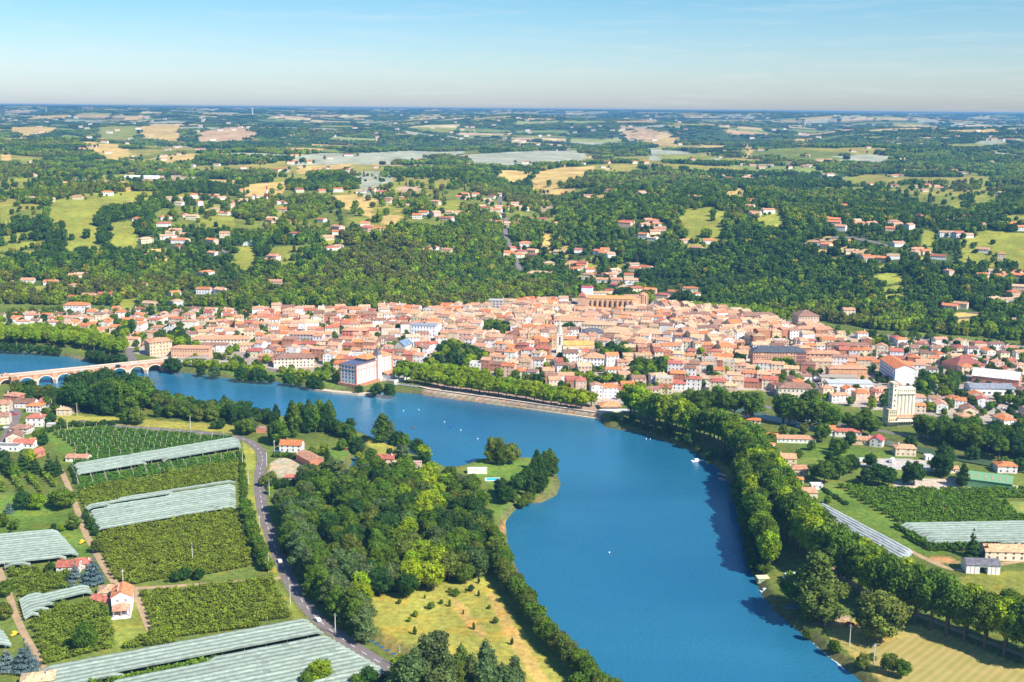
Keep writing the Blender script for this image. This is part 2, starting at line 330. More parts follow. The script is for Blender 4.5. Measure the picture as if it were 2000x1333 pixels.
# ------------------------------------------------------------------ fields on the hills
CY, CG, CB, CO, CT = (.56, .40, .13), (.27, .285, .045), (.37, .385, .27), (.52, .35, .18), (.44, .33, .20)
FIELDS = [(c, pts) for c, pts in (
 (CY, [(20,250),(75,247),(115,257),(40,260)]), (CY, [(270,247),(350,244),(360,255),(360,267),(280,260)]), (CG, [(190,250),(270,245),(270,265),(200,265)]),
 (CO, [(370,265),(440,250),(520,265),(430,268)]), (CG, [(0,270),(100,269),(55,276),(0,276)]), (CY, [(155,282),(230,282),(255,295),(200,297)]),
 (CY, [(0,294),(22,294),(22,302),(0,305)]), (CG, [(40,310),(75,308),(75,320),(42,318)]), (CY, [(300,310),(395,300),(390,305),(320,312)]),
 (CY, [(235,327),(262,325),(262,331),(237,332)]), (CY, [(560,290),(640,282),(625,295),(575,302)]), (CB, [(560,312),(700,300),(800,295),(910,295),(890,305),(780,310),(650,309)]),
 (CB, [(905,305),(1000,297),(1145,290),(1140,312),(1060,316),(925,318)]), (CG, [(7,355),(45,347),(75,355),(30,361)]), (CG, [(190,342),(280,340),(270,350),(195,350)]),
 (CB, [(135,352),(160,349),(200,360),(165,360)]), (CY, [(115,354),(135,354),(165,367),(125,365)]), (CY, [(197,352),(230,352),(260,362),(255,368),(210,360)]),
 (CT, [(270,345),(370,342),(350,357),(280,362)]), (CB, [(350,350),(395,341),(395,350),(355,355)]), (CY, [(400,350),(465,352),(460,360),(415,358)]),
 (CY, [(580,325),(690,320),(685,325),(620,334),(585,334)]), (CG, [(525,345),(620,338),(600,350),(540,350)]), (CB, [(635,338),(775,335),(765,353),(715,350)]),
 (CB, [(690,367),(725,352),(770,352),(730,368)]), (CG, [(730,368),(775,354),(805,358),(765,372)]), (CT, [(770,370),(810,359),(830,362),(790,375)]),
 (CY, [(465,365),(500,358),(562,355),(550,362),(500,372)]), (CG, [(90,397),(150,380),(325,375),(300,382),(210,392),(190,410),(150,415),(100,418)]), (CG, [(0,397),(30,400),(20,417),(0,420)]),
 (CY, [(637,382),(700,380),(740,390),(790,417),(750,420),(710,405),(690,395)]), (CG, [(132,432),(170,430),(200,450),(190,460),(125,460)]), (CG, [(195,440),(215,435),(270,430),(265,452),(230,452)]),
 (CG, [(-20,467),(65,452),(95,457),(30,472),(-20,479)]), (CG, [(440,482),(500,480),(500,497),(470,500)]), (CG, [(530,482),(620,477),(620,485),(550,495),(525,497)]),
 (CG, [(675,425),(710,425),(725,435),(690,435)]), (CG, [(625,455),(690,455),(685,462),(630,463)]), (CY, [(280,488),(320,487),(335,495),(280,495)]), (CG, [(380,410),(450,405),(460,420),(390,422)]),
 (CG, [(535,400),(570,402),(560,412),(535,410)]), (CY, [(970,333),(1030,332),(1040,347),(980,345)]), (CY, [(1035,337),(1100,327),(1160,325),(1165,340),(1125,345),(1050,345)]),
 (CY, [(1032,362),(1065,358),(1125,360),(1120,365),(1040,370)]), (CB, [(1255,290),(1300,292),(1360,300),(1320,305),(1270,302)]), (CG, [(1280,302),(1350,302),(1425,310),(1350,314),(1300,309)]),
 (CB, [(1375,313),(1400,310),(1425,315),(1390,319)]), (CY, [(1250,275),(1310,267),(1340,275),(1325,280),(1260,280)]), (CY, [(1350,290),(1390,284),(1435,285),(1420,294),(1365,295)]),
 (CY, [(1450,292),(1490,283),(1480,292),(1460,296)]), (CB, [(1625,306),(1680,302),(1725,302),(1745,307),(1700,316),(1660,311)]), (CG, [(1670,269),(1750,264),(1740,272),(1700,275)]),
 (CY, [(1550,272),(1595,270),(1595,276),(1555,278)]), (CO, [(1200,247),(1250,250),(1285,257),(1285,265),(1240,255)]), (CB, [(1895,265),(1995,260),(1995,265),(1930,270)]),
 (CY, [(1417,378),(1440,365),(1465,375),(1445,381)]), (CG, [(1260,367),(1300,357),(1320,362),(1280,370)]), (CG, [(1320,410),(1390,405),(1420,415),(1410,430),(1370,450),(1345,445),(1340,425)]),
 (CG, [(1550,397),(1600,387),(1595,395),(1565,399)]), (CG, [(1810,402),(1890,392),(1900,397),(1880,412),(1820,410)]), (CG, [(1895,355),(1950,345),(1965,355),(1925,365)]),
 (CG, [(1900,378),(1950,375),(1950,387),(1900,395)]), (CG, [(1875,468),(1925,450),(1970,455),(2030,455),(2030,495),(1940,485),(1880,477)]), (CG, [(1800,445),(1825,455),(1825,470),(1800,472)]),
 (CY, [(1570,472),(1615,462),(1665,465),(1670,472),(1625,475)]), (CG, [(1120,517),(1140,505),(1180,502),(1180,507),(1155,520)]), (CG, [(1170,490),(1200,485),(1232,478),(1210,492)]),
 (CY, [(1840,610),(1925,612),(1900,622),(1850,620)]), (CG, [(1950,420),(2030,417),(2030,435),(1950,432)]), (CT, [(1050,395),(1080,394),(1085,405),(1060,409)]), (CG, [(1050,420),(1085,417),(1090,428),(1055,432)]),
 (CY, [(1058,455),(1080,455),(1080,466),(1060,467)]), (CY, [(1088,482),(1110,480),(1110,490),(1092,492)]), (CG, [(1930,520),(1945,518),(1942,530),(1930,535)]), (CG, [(1650,345),(1700,348),(1690,352),(1650,352)]),
 (CG, [(60,560),(90,558),(90,568),(60,570)]), (CG, [(235,585),(270,583),(265,597),(238,597)]), (CT, [(0,612),(120,602),(110,612),(0,626)]), (CG, [(1380,290),(1400,288),(1400,292),(1385,294)]),
 (CG, [(1480,405),(1530,410),(1520,420),(1480,415)]), (CG, [(1700,505),(1740,495),(1760,500),(1720,512)]), (CG, [(840,395),(900,392),(905,402),(850,404)]), (CG, [(720,395),(790,398),(800,405),(730,403)]),
 (CY, [(1130,385),(1180,380),(1190,386),(1140,390)]), (CG, [(1720,545),(1760,540),(1770,552),(1725,555)]), (CO, [(1585,312),(1625,310),(1620,316),(1590,317)]), (CY, [(1440,305),(1500,303),(1490,308),(1445,309)]))]
FIELDS = [(c, poly(p)) for c, p in FIELDS]

# near ground painted by land use: (colour, outline)
GG, GY, GD, GS = (.125, .20, .032), (.33, .31, .06), (.055, .085, .022), (.42, .30, .19)
def g0(pts, z=0): return np.array([at(px, py, z) for px, py in pts])
TOWN = g0([(-60, 640), (0, 612), (120, 606), (300, 604), (480, 606), (650, 603), (850, 607), (960, 597), (1080, 584), (1200, 576), (1300, 588), (1400, 603), (1530, 624), (1650, 650), (1800, 658), (2100, 682),
           (2120, 850), (1960, 835), (1820, 812), (1700, 800), (1640, 790), (1480, 762), (1300, 768), (1215, 790), (1170, 790), (1040, 752), (900, 730), (810, 722), (760, 745), (670, 742), (560, 728), (430, 715), (330, 703), (262, 690), (235, 668), (130, 650), (0, 640)])
NEAR = [
 ((.40, .34, .28), TOWN),
 (GY, g0([(660, 1172), (760, 1160), (900, 1135), (950, 1130), (985, 1180), (1040, 1260), (1100, 1330), (1160, 1420), (900, 1420), (760, 1260)])),
 ((.50, .34, .10), g0([(950, 1160), (965, 1158), (1010, 1230), (1060, 1310), (1110, 1400), (1085, 1400), (1030, 1310), (985, 1240)])),
 ((.50, .34, .10), g0([(880, 1165), (905, 1180), (950, 1240), (940, 1248), (905, 1215), (885, 1185)])),
 (GG, g0([(905, 917), (950, 900), (1022, 900), (1035, 915), (1030, 960), (1000, 990), (980, 1015), (955, 1000), (960, 950)])),
 ((.50, .32, .14), g0([(1026, 980), (1020, 978), (985, 1010), (972, 1040), (985, 1040), (990, 1015)])),
 ((.50, .33, .16), g0([(930, 1030), (955, 1025), (945, 1066), (925, 1068)])),
 (GY, g0([(690, 845), (730, 860), (770, 873), (775, 884), (740, 890), (715, 868), (672, 838)])),
 (GG, g0([(640, 880), (665, 866), (700, 870), (715, 890), (690, 900), (650, 902)])),
 ((.42, .36, .24), g0([(525, 908), (545, 895), (585, 895), (640, 925), (620, 945), (560, 935), (525, 930)])),
 (GG, g0([(535, 965), (575, 962), (570, 990), (540, 985)])),
 (GY, g0([(100, 812), (240, 815), (350, 825), (560, 838), (560, 848), (460, 846), (340, 838), (200, 828), (110, 835)])),
 (GG, g0([(90, 850), (110, 835), (180, 830), (150, 870), (150, 912), (120, 905)])),
 (GG, g0([(0, 968), (110, 965), (145, 975), (130, 1010), (170, 1060), (190, 1110), (150, 1095), (118, 1044), (0, 1050)])),
 ((.26, .28, .05), g0([(475, 862), (500, 880), (500, 930), (508, 975), (515, 1030), (530, 1075), (555, 1130), (540, 1135), (500, 1050), (468, 960), (478, 900)])),
 ((.24, .27, .05), g0([(205, 1200), (262, 1165), (290, 1240), (232, 1268)])),
 ((.24, .27, .05), g0([(540, 1140), (565, 1170), (610, 1220), (660, 1260), (745, 1318), (700, 1300), (640, 1250), (575, 1215)])),
 (GG, g0([(1570, 955), (1640, 955), (1765, 1030), (1830, 1072), (1870, 1085), (1800, 1085), (1700, 1030), (1610, 985)])),
 ((.26, .27, .05), g0([(1900, 1122), (1955, 1118), (2050, 1108), (2050, 1170), (1960, 1170), (1860, 1135)])),
 ((.36, .30, .09), g0([(1600, 1215), (1700, 1210), (1830, 1228), (1960, 1285), (2100, 1340), (2100, 1420), (1800, 1420), (1690, 1300), (1620, 1245)])),
 (GS, g0([(1580, 1208), (1660, 1205), (1660, 1216), (1590, 1222)])),
 ((.46, .38, .30), g0([(1745, 940), (1880, 932), (1990, 950), (2060, 955), (2060, 967), (1850, 955), (1750, 958)])),
 (GG, g0([(1700, 885), (1780, 880), (1800, 900), (1700, 905)])),
 ((.46, .42, .38), g0([(1675, 898), (1760, 895), (1850, 905), (1860, 922), (1780, 920), (1680, 910)])),
 ((.40, .36, .33), g0([(1580, 740), (1690, 745), (1760, 765), (1740, 770), (1600, 762)])),
 (GG, g0([(590, 752), (600, 745), (672, 745), (690, 758), (660, 764), (610, 760)])),
 (GG, g0([(735, 763), (742, 755), (825, 766), (820, 772)])),
 ((.38, .30, .22), g0([(820, 766), (850, 745), (960, 755), (1100, 775), (1175, 792), (1172, 818), (1000, 793)])),
 (GG, g0([(345, 716), (530, 728), (590, 740), (590, 755), (455, 740), (330, 722)])),
 (GG, g0([(-50, 660), (0, 664), (196, 702), (240, 706), (240, 716), (130, 696), (0, 684), (-50, 682)])),
 ((.40, .28, .16), g0([(135, 690), (180, 700), (150, 698)])),
 (GG, g0([(1560, 870), (1640, 860), (1700, 880), (1690, 905), (1560, 895)])),
 ((.26, .30, .07), g0([(1956, 980), (2050, 980), (2050, 1006), (1990, 1006)])),
 ((.45, .28, .13), g0([(1808, 1090), (1850, 1088), (1878, 1100), (1830, 1104)])),
]

def behind(X, Y, h):
    """where the sight line over something H metres high at X, Y meets the ground again"""
    k = (CAMZ - hz(X, Y)); k = k / np.maximum(k - h, 12); return X * k, Y * k
def in_fields(X, Y, h=8.0):
    X2, Y2 = behind(X, Y, h); X3, Y3 = behind(X, Y, h * .5); f = np.zeros(np.shape(X), bool)
    for c, pg in FIELDS: f |= inside(pg, X, Y) | inside(pg, X2, Y2) | inside(pg, X3, Y3)
    return f
def meadow(X, Y, t):
    return (t > 330) & (t < 3200) & (vnoise(X, Y, 120, 51) * .62 + vnoise(X, Y, 420, 52) * .38 > .58)
def build_ground():
    rows = list(np.arange(300, 1500, 3.0)); y = 1500.0
    while y < 20500:
        rows.append(y); y += max(0.0052 * y, 0.42 * y * y / (FPX * 110))
    rows = np.array([-700, 0] + rows); us = np.linspace(-.62, .62, 600)
    Yg, Ug = np.meshgrid(rows, us, indexing='ij')
    Xg = Ug * np.maximum(Yg, 500)
    X = Xg.ravel(); Y = Yg.ravel()
    Z = gz(X, Y)
    n = len(X); C = np.zeros((n, 3))
    u = X / np.maximum(Y, 50); t = Y - np.interp(u, _fu, _fy)
    C[:] = (.13, .17, .035)
    hill = t > 20
    C[hill] = (.06, .095, .022)
    # farmland far away: jittered lattice of fields
    far = t > 1500
    cs = 175.0
    gx = (X + 60 * (vnoise(X, Y, 400, 21) - .5)) / (cs * 1.5); gy = (Y + 80 * (vnoise(X, Y, 300, 22) - .5)) / cs
    ix = np.floor(gx).astype(np.int64); iy = np.floor(gy).astype(np.int64)
    hsh = _h(ix, iy, 31); h2 = _h(ix, iy, 32); dens = .30 + .36 * np.clip((t - 2600) / 4500, 0, 1)
    pat = vnoise(X, Y, 1500, 33) * .5 + .6
    isf = far & (hsh < dens * pat)
    edge = (np.abs(gx - ix - .5) > .46) | (np.abs(gy - iy - .5) > .44)
    isf &= ~edge
    pal = np.array([CY, CG, (.60, .45, .22), (.22, .28, .07), (.66, .55, .28), CO, (.30, .33, .10), CB])
    C[isf] = pal[(h2 * 7.99).astype(int)[isf]]
    md_ = meadow(X, Y, t); C[md_] = np.array((.17, .20, .035)) + (vnoise(X, Y, 200, 53)[md_, None] > .6) * np.array((.12, .06, .02))
    X2, Y2 = behind(X, Y, 8.0); X3, Y3 = behind(X, Y, 4.0)
    for c, pg in FIELDS: C[inside(pg, X, Y) | inside(pg, X2, Y2) | inside(pg, X3, Y3)] = c
    for c, pg in NEAR: C[inside(pg, X, Y)] = c
    k = (.82 + .36 * vnoise(X, Y, 45, 41)) * (.9 + .2 * vnoise(X, Y, 9, 42))
    C *= k[:, None]
    sd = river_sd(X, Y)
    b = (sd < 3.5) & (sd > -1.5); C[b] = C[b] * .4 + np.array((.12, .10, .055)) * .6
    C[sd < -1.5] = (.05, .06, .03)
    nr, nc = len(rows), len(us)
    i = np.arange(nr - 1)[:, None] * nc + np.arange(nc - 1)[None]
    F = np.stack([i, i + 1, i + nc + 1, i + nc], -1).reshape(-1, 4)
    me = np_mesh('ground', np.stack([X, Y, Z], 1), F, C, M['ground'], 'POINT')
    me.polygons.foreach_set('use_smooth', np.ones(len(F), bool))
    structure('ground', me, 'green valley floor rising into wooded hills and distant farmland')
def field_at(X, Y):
    """1 where open farmland lies (no trees)"""
    X = np.asarray(X, float); Y = np.asarray(Y, float)
    t = Y - np.interp(X / np.maximum(Y, 50), _fu, _fy)
    cs = 175.0
    gx = (X + 60 * (vnoise(X, Y, 400, 21) - .5)) / (cs * 1.5); gy = (Y + 80 * (vnoise(X, Y, 300, 22) - .5)) / cs
    ix = np.floor(gx).astype(np.int64); iy = np.floor(gy).astype(np.int64)
    dens = .30 + .36 * np.clip((t - 2600) / 4500, 0, 1)
    f = (t > 1500) & (_h(ix, iy, 31) < dens * (vnoise(X, Y, 1500, 33) * .5 + .6))
    edge = (np.abs(gx - ix - .5) > .46) | (np.abs(gy - iy - .5) > .44)
    f &= ~edge
    return f | in_fields(X, Y) | meadow(X, Y, t)
build_ground()

# water: river sheet, side stream, canal
def water_mat():
    m = bpy.data.materials.new('river_water'); m.use_nodes = True; t = m.node_tree
    b = t.nodes['Principled BSDF']; b.inputs['Base Color'].default_value = (.013, .115, .205, 1)
    b.inputs['Roughness'].default_value = .11; b.inputs['IOR'].default_value = 1.33; b.inputs['Specular IOR Level'].default_value = .5
    g = t.nodes.new('ShaderNodeNewGeometry'); n = t.nodes.new('ShaderNodeTexNoise'); n.inputs['Scale'].default_value = .55; n.inputs['Detail'].default_value = 4
    n2 = t.nodes.new('ShaderNodeTexNoise'); n2.inputs['Scale'].default_value = .012; n2.inputs['Detail'].default_value = 3
    t.links.new(g.outputs['Position'], n.inputs['Vector']); t.links.new(g.outputs['Position'], n2.inputs['Vector'])
    mr = t.nodes.new('ShaderNodeMapRange'); mr.inputs[1].default_value = .35; mr.inputs[2].default_value = .65; mr.inputs[3].default_value = .45; mr.inputs[4].default_value = 1.0
    t.links.new(n2.outputs['Fac'], mr.inputs[0])
    bp = t.nodes.new('ShaderNodeBump'); bp.inputs['Distance'].default_value = .42
    t.links.new(mr.outputs[0], bp.inputs['Strength']); t.links.new(n.outputs['Fac'], bp.inputs['Height']); t.links.new(bp.outputs[0], b.inputs['Normal'])
    n3 = t.nodes.new('ShaderNodeTexNoise'); n3.inputs['Scale'].default_value = .006; n3.inputs['Detail'].default_value = 5; n3.inputs['Distortion'].default_value = .8; t.links.new(g.outputs['Position'], n3.inputs['Vector'])
    r3 = t.nodes.new('ShaderNodeMapRange'); r3.inputs[1].default_value = .35; r3.inputs[2].default_value = .68; t.links.new(n3.outputs['Fac'], r3.inputs[0])
    x3 = t.nodes.new('ShaderNodeMix'); x3.data_type = 'RGBA'; x3.inputs[6].default_value = (.013, .112, .205, 1); x3.inputs[7].default_value = (.028, .165, .265, 1); t.links.new(r3.outputs[0], x3.inputs[0]); t.links.new(x3.outputs[2], b.inputs['Base Color'])
    return m
M['water'] = water_mat()
M['canal'] = mat('canal_water', (.07, .12, .06), rough=.3, nscale=.2, namt=.15, spec=.3)
mb = MB(); mb.add([(-1500, 150, ZW), (1500, 150, ZW), (1500, 1300, ZW), (-1500, 1300, ZW)], [(0, 1, 2, 3)])
structure('river', mb.mesh('river', M['water']), 'broad blue river bending past the town quay')
ribbon('canal', CANAL, 12.5, -.9, M['canal'], 'narrow green canal lined with big plane trees')

# roads and tracks
def gp(pts): return smooth([at(px, py, 0) for px, py in pts])
ROAD = gp([(150, 822), (209, 832), (344, 841), (440, 850), (480, 858), (503, 874), (515, 893), (507, 921), (507, 960), (515, 1005), (528, 1045), (545, 1090), (575, 1155), (620, 1212), (682, 1258), (740, 1294), (790, 1320), (880, 1370)])
ribbon('road', ROAD, 6.6, .05, M['asphalt'], 'two-lane country road curving past the orchards')
def dashes(pl, name, w, L, gap, z, off=0):
    mb = MB(); pts = walk(pl, 1.0)
    i = 0
    while i + L < len(pts):
        seg = pts[i:i + int(L) + 1]
        a, b = seg[0], seg[-1]; l = math.hypot(b[0] - a[0], b[1] - a[1]) or 1; tx, ty = (b[0] - a[0]) / l, (b[1] - a[1]) / l
        q = [(a[0] + ty * (off - w), a[1] - tx * (off - w)), (a[0] + ty * (off + w), a[1] - tx * (off + w)), (b[0] + ty * (off + w), b[1] - tx * (off + w)), (b[0] + ty * (off - w), b[1] - tx * (off - w))]
        mb.add([(x, y, z) for x, y in q], [(0, 1, 2, 3)]); i += int(L + gap)
    structure(name, mb.mesh(name, M['white']), 'white dashed centre line of the country road')
dashes(ROAD, 'road_markings', .13, 4, 5, .062)
for name, lab, w, z, m, pts in (
 ('track', 'pale dirt track between the orchard blocks', 3.2, .03, 'dirt', [(118, 915), (135, 954), (151, 996), (162, 1032), (180, 1066), (203, 1108), (226, 1143), (240, 1150), (300, 1148), (373, 1143), (450, 1138), (535, 1130), (560, 1128)]),
 ('track', 'twin-rutted track down the orchard edge from the farmhouse', 3.0, .036, 'dirt', [(262, 1152), (268, 1168), (280, 1200), (293, 1232)]),
 ('track', 'dirt track at the edge of the netted orchards', 3.0, .03, 'dirt', [(-10, 1090), (3, 1125), (18, 1160), (28, 1198), (48, 1240), (70, 1278), (88, 1310), (95, 1360)]),
 ('track', 'tan track beside the long bluish crop net', 3.4, .03, 'dirt', [(1612, 990), (1650, 1008), (1700, 1036), (1750, 1062), (1790, 1083), (1850, 1112), (1900, 1116), (1960, 1100), (2050, 1090)]),
 ('street', 'grey village street between the roadside houses', 6.5, .04, 'asphalt', [(-15, 905), (5, 868), (20, 838), (34, 812), (28, 797), (10, 790)]),
 ('street', 'grey street running down to the bridge end', 7, .045, 'asphalt', [(262, 712), (258, 700), (252, 690), (256, 680)]),
 ('street', 'grey boulevard along the riverside plane trees', 8, .045, 'asphalt', [(325, 700), (420, 706), (500, 718), (560, 727), (640, 733), (680, 736), (800, 738), (860, 730)]),
 ('street', 'wide grey street below the slate-roofed school', 8, .045, 'asphalt', [(1575, 700), (1590, 730), (1600, 755), (1570, 775), (1500, 770)]),
 ('street', 'grey canal-side street under the big planes', 6, .045, 'asphalt', [(1480, 790), (1560, 812), (1640, 830), (1720, 842), (1760, 850), (1850, 856)]),
 ('path', 'sandy path crossing the lawn beside the camp site', 3, .03, 'dirt', [(655, 1075), (650, 1110), (660, 1150), (690, 1180)]),
 ('path', 'reddish path inside the camp wood', 3, .03, 'dirt', [(900, 960), (870, 1010), (815, 1075), (760, 1120)]),
 ('street', 'grey lane between villas on the east bank', 5, .045, 'asphalt', [(1530, 920), (1525, 935), (1530, 950), (1560, 965)]),
 ('path', 'towpath under the tall bank trees', 3.2, .04, 'dirt', [(1500, 970), (1560, 1050), (1640, 1130), (1750, 1185), (1850, 1225), (1990, 1278), (2080, 1310)])):
    ribbon(name, gp(pts), w, z, M[m], lab)
def hroad(lab, w, pts):
    pl = smooth([on(*p) for p in pts], 2); q = []
    for a, b in zip(pl, pl[1:]):
        n = max(1, int(math.hypot(b[0] - a[0], b[1] - a[1]) / 12))
        q += [(a[0] + (b[0] - a[0]) * i / n, a[1] + (b[1] - a[1]) * i / n) for i in range(n)]
    q.append(pl[-1]); ribbon('hill_road', q, w, .5, M['asphalt'], lab, terrain=True); return q
HROADS = [hroad('grey road climbing the valley behind the town', 7, [(1020, 540), (1005, 500), (985, 460), (990, 430), (975, 400), (978, 380)]),
          hroad('pale road crossing the eastern hillside', 7, [(1570, 478), (1640, 462), (1690, 470), (1735, 482)]),
          hroad('short grey lane below the hillside lawn', 6, [(1112, 518), (1125, 512), (1135, 506)]),
          hroad('white curving drive below the long hillside villas', 5, [(430, 487), (436, 492), (447, 497), (440, 503)]),
          hroad('pale track on the cleared slope', 4, [(1870, 622), (1900, 620), (1928, 615), (1890, 611)])]

# ------------------------------------------------------------------ orchards under nets and in rows
def net_mat():
    m = bpy.data.materials.new('crop_net'); m.use_nodes = True; t = m.node_tree
    b = t.nodes['Principled BSDF']; b.inputs['Roughness'].default_value = .8; b.inputs['Specular IOR Level'].default_value = .15
    g = t.nodes.new('ShaderNodeNewGeometry'); n = t.nodes.new('ShaderNodeTexNoise'); n.inputs['Scale'].default_value = .35; n.inputs['Detail'].default_value = 6; n.inputs['Roughness'].default_value = .7
    t.links.new(g.outputs['Position'], n.inputs['Vector'])
    a = t.nodes.new('ShaderNodeAttribute'); a.attribute_name = 'Col'
    r = t.nodes.new('ShaderNodeMapRange'); r.inputs[1].default_value = .3; r.inputs[2].default_value = .7; r.inputs[3].default_value = .72; r.inputs[4].default_value = 1.22
    t.links.new(n.outputs['Fac'], r.inputs[0])
    v = t.nodes.new('ShaderNodeVectorMath'); v.operation = 'SCALE'; t.links.new(a.outputs['Color'], v.inputs[0]); t.links.new(r.outputs[0], v.inputs['Scale'])
    t.links.new(v.outputs[0], b.inputs['Base Color']); return m
M['net'] = net_mat()
def row_frame(pg, d):
    """row direction from photo segment d (two photo points)"""
    a = at(*d[0]); b = at(*d[1]); L = math.hypot(b[0] - a[0], b[1] - a[1]); tx, ty = (b[0] - a[0]) / L, (b[1] - a[1]) / L
    return tx, ty, -ty, tx
def clip_row(pg, ox, oy, tx, ty):
    """parameter spans of the line o + s t inside polygon"""
    ss = []
    n = len(pg)
    for i in range(n):
        x1, y1 = pg[i] - np.array((ox, oy)); x2, y2 = pg[(i + 1) % n] - np.array((ox, oy))
        c1 = x1 * ty - y1 * tx; c2 = x2 * ty - y2 * tx
        if (c1 > 0) != (c2 > 0):
            f = c1 / (c1 - c2); ss.append((x1 + (x2 - x1) * f) * tx + (y1 + (y2 - y1) * f) * ty)
    ss.sort(); return list(zip(ss[::2], ss[1::2]))
def rows_of(pg, d, pitch):
    tx, ty, nx, ny = row_frame(pg, d)
    v = pg[:, 0] * nx + pg[:, 1] * ny; out = []
    k = v.min() + pitch * .5
    while k < v.max():
        for a, b in clip_row(pg, k * nx, k * ny, tx, ty): out.append((k, a, b))
        k += pitch
    return out, (tx, ty, nx, ny)
ORCH = []   # (x, y, s, tint) points of orchard rows
def net(lab, pts, d, pitch=3.3, h=3.5, col=(.29, .35, .285), seed=0):
    """white hail net: a tent over every row, sagging between rows and between posts"""
    pg = g0(pts); rows, (tx, ty, nx, ny) = rows_of(pg, d, pitch)
    V, F, C = [], [], []
    ph = MB()
    rs = np.random.RandomState(seed + 5)
    for k, a, b in rows:
        n = max(2, int((b - a) / 3.0)); base = len(V)
        tone = rs.uniform(.86, 1.1)
        prof = [(-.5, -1.05), (-.36, -.36), (0, 0), (.36, -.36), (.5, -1.05)]
        for i in range(n + 1):
            s = a + (b - a) * i / n; wob = rs.uniform(-.12, .12)
            for q, (o, dz) in enumerate(prof):
                kk = k + o * pitch
                V.append((kk * nx + s * tx, kk * ny + s * ty, h + dz + wob * (1 if q != 0 and q != 4 else .5) + (-1.4 if i in (0, n) else 0)))
        for i in range(n):
            for q in range(4):
                j = base + i * 5 + q
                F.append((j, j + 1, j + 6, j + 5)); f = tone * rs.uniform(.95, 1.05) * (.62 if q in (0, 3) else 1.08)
                if rs.rand() < .02: f *= .7
                C.append((col[0] * f, col[1] * f, col[2] * f))
        for s in np.arange(a, b, 9.0):
            ph.xf = None; X, Y = k * nx + s * tx, k * ny + s * ty
            ph.box(X - .08, X + .08, Y - .08, Y + .08, 0, h)
        ORCH.append((pg, k, a, b, tx, ty, nx, ny, 0))
    t = thing('crop_net', (0, 0, 0), label=lab, category='crop net', group='white nets over the orchard rows')
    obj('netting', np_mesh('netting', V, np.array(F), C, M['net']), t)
    obj('posts', ph.mesh('posts', M['stalk']), t, kind='stuff')
DL = ((187, 1045), (462, 998))
net('narrow white hail net, highest of the pair below the poled orchard', [(139, 917), (300, 888), (465, 862), (471, 880), (300, 908), (149, 936)], ((139, 917), (465, 862)), seed=1)
net('thin strip of white net along the upper edge of a wider one', [(167, 996), (300, 970), (458, 944), (459, 949), (300, 977), (169, 1003)], DL, seed=2)
net('wide white hail net between two green orchard blocks, nearest the roadside hedge', [(172, 1006), (300, 981), (459, 952), (460, 998), (300, 1024), (187, 1045)], DL, seed=3)
net('square greyish net at the village side above the first dirt track', [(-60, 1056), (0, 1052), (114, 1044), (156, 1091), (25, 1114), (-60, 1110)], ((0, 1080), (135, 1066)), seed=4)
net('bent white net running up to the white farmhouse', [(37, 1176), (100, 1166), (172, 1150), (180, 1164), (120, 1180), (79, 1205), (48, 1216)], ((42, 1188), (176, 1156)), seed=5)
net('long white net north of the dark leafy gap at the lower orchards', [(80, 1316), (230, 1287), (400, 1255), (598, 1216), (632, 1244), (400, 1292), (170, 1342), (60, 1366)], ((80, 1314), (600, 1216)), seed=6)
net('largest white net, filling the lowest corner beside the road', [(110, 1375), (300, 1325), (640, 1251), (745, 1312), (790, 1400), (400, 1480), (100, 1450)], ((80, 1314), (600, 1216)), seed=7)
net('corner of a small grey net by the lone cedar', [(-50, 1240), (5, 1236), (25, 1268), (-50, 1275)], ((0, 1240), (60, 1232)), seed=8)
net('rectangular grey net below the eastern apple rows', [(1759, 1033), (2080, 1027), (2080, 1070), (1821, 1070)], ((1759, 1034), (2000, 1030)), seed=9)
net('long narrow bluish net sloping along the tan track behind the tall bank trees', [(1578, 986), (1606, 986), (1700, 1036), (1782, 1082), (1770, 1100), (1690, 1070), (1620, 1030)], ((1578, 986), (1770, 1090)), pitch=2.6, h=2.0, col=(.40, .43, .42), seed=10)

structure('mown_field', (lambda mb: (mb.add([(x, y, .06) for x, y in g0([(1690, 1275), (1725, 1258), (1790, 1240), (1845, 1246), (1905, 1272), (1990, 1312), (2120, 1370), (2120, 1420), (1800, 1420)])], [tuple(range(9))]), mb)[1])(MB()).mesh('mown_field', stripes_mat('mown_hay', (.30, .27, .07), (.44, .33, .13), .75, .09)), 'mown hay field in tan and green swaths beside the avenue')
ORCHPOINTS = {}
def orchard(lab, pts, d, pitch=4.2, step=1.5, tint=(1, 1, 1), sc=1.0, poles=False):
    pitch *= 1.25
    pg = g0(pts); rows, (tx, ty, nx, ny) = rows_of(pg, d, pitch)
    P_, mbp = [], MB()
    for k, a, b in rows:
        s = a + rnd.random()
        while s < b:
            if rnd.random() > .03:
                kk = k + rnd.uniform(-.18, .18)
                P_.append((kk * nx + s * tx, kk * ny + s * ty, sc * rnd.uniform(.75, 1.2)))
            s += step * rnd.uniform(.8, 1.2)
        if poles:
            s = a
            while s < b:
                X, Y = k * nx + s * tx, k * ny + s * ty; mbp.box(X - .09, X + .09, Y - .09, Y + .09, 0, 4.6 + rnd.uniform(-.2, .3)); s += 8
    ORCHPOINTS[lab] = (np.array(P_), tint)
    if poles: obj('trellis_posts', mbp.mesh('trellis_posts', M['stalk']), None, kind='stuff', label='pale wooden posts standing in the rows of ' + poles)
orchard('dark green poled orchard in the bend of the road', [(105, 848), (207, 836), (344, 846), (440, 855), (462, 861), (300, 886), (145, 912), (150, 880)], ((207, 840), (440, 858)), tint=(.62, .95, .9), sc=.85, poles='the orchard in the bend')
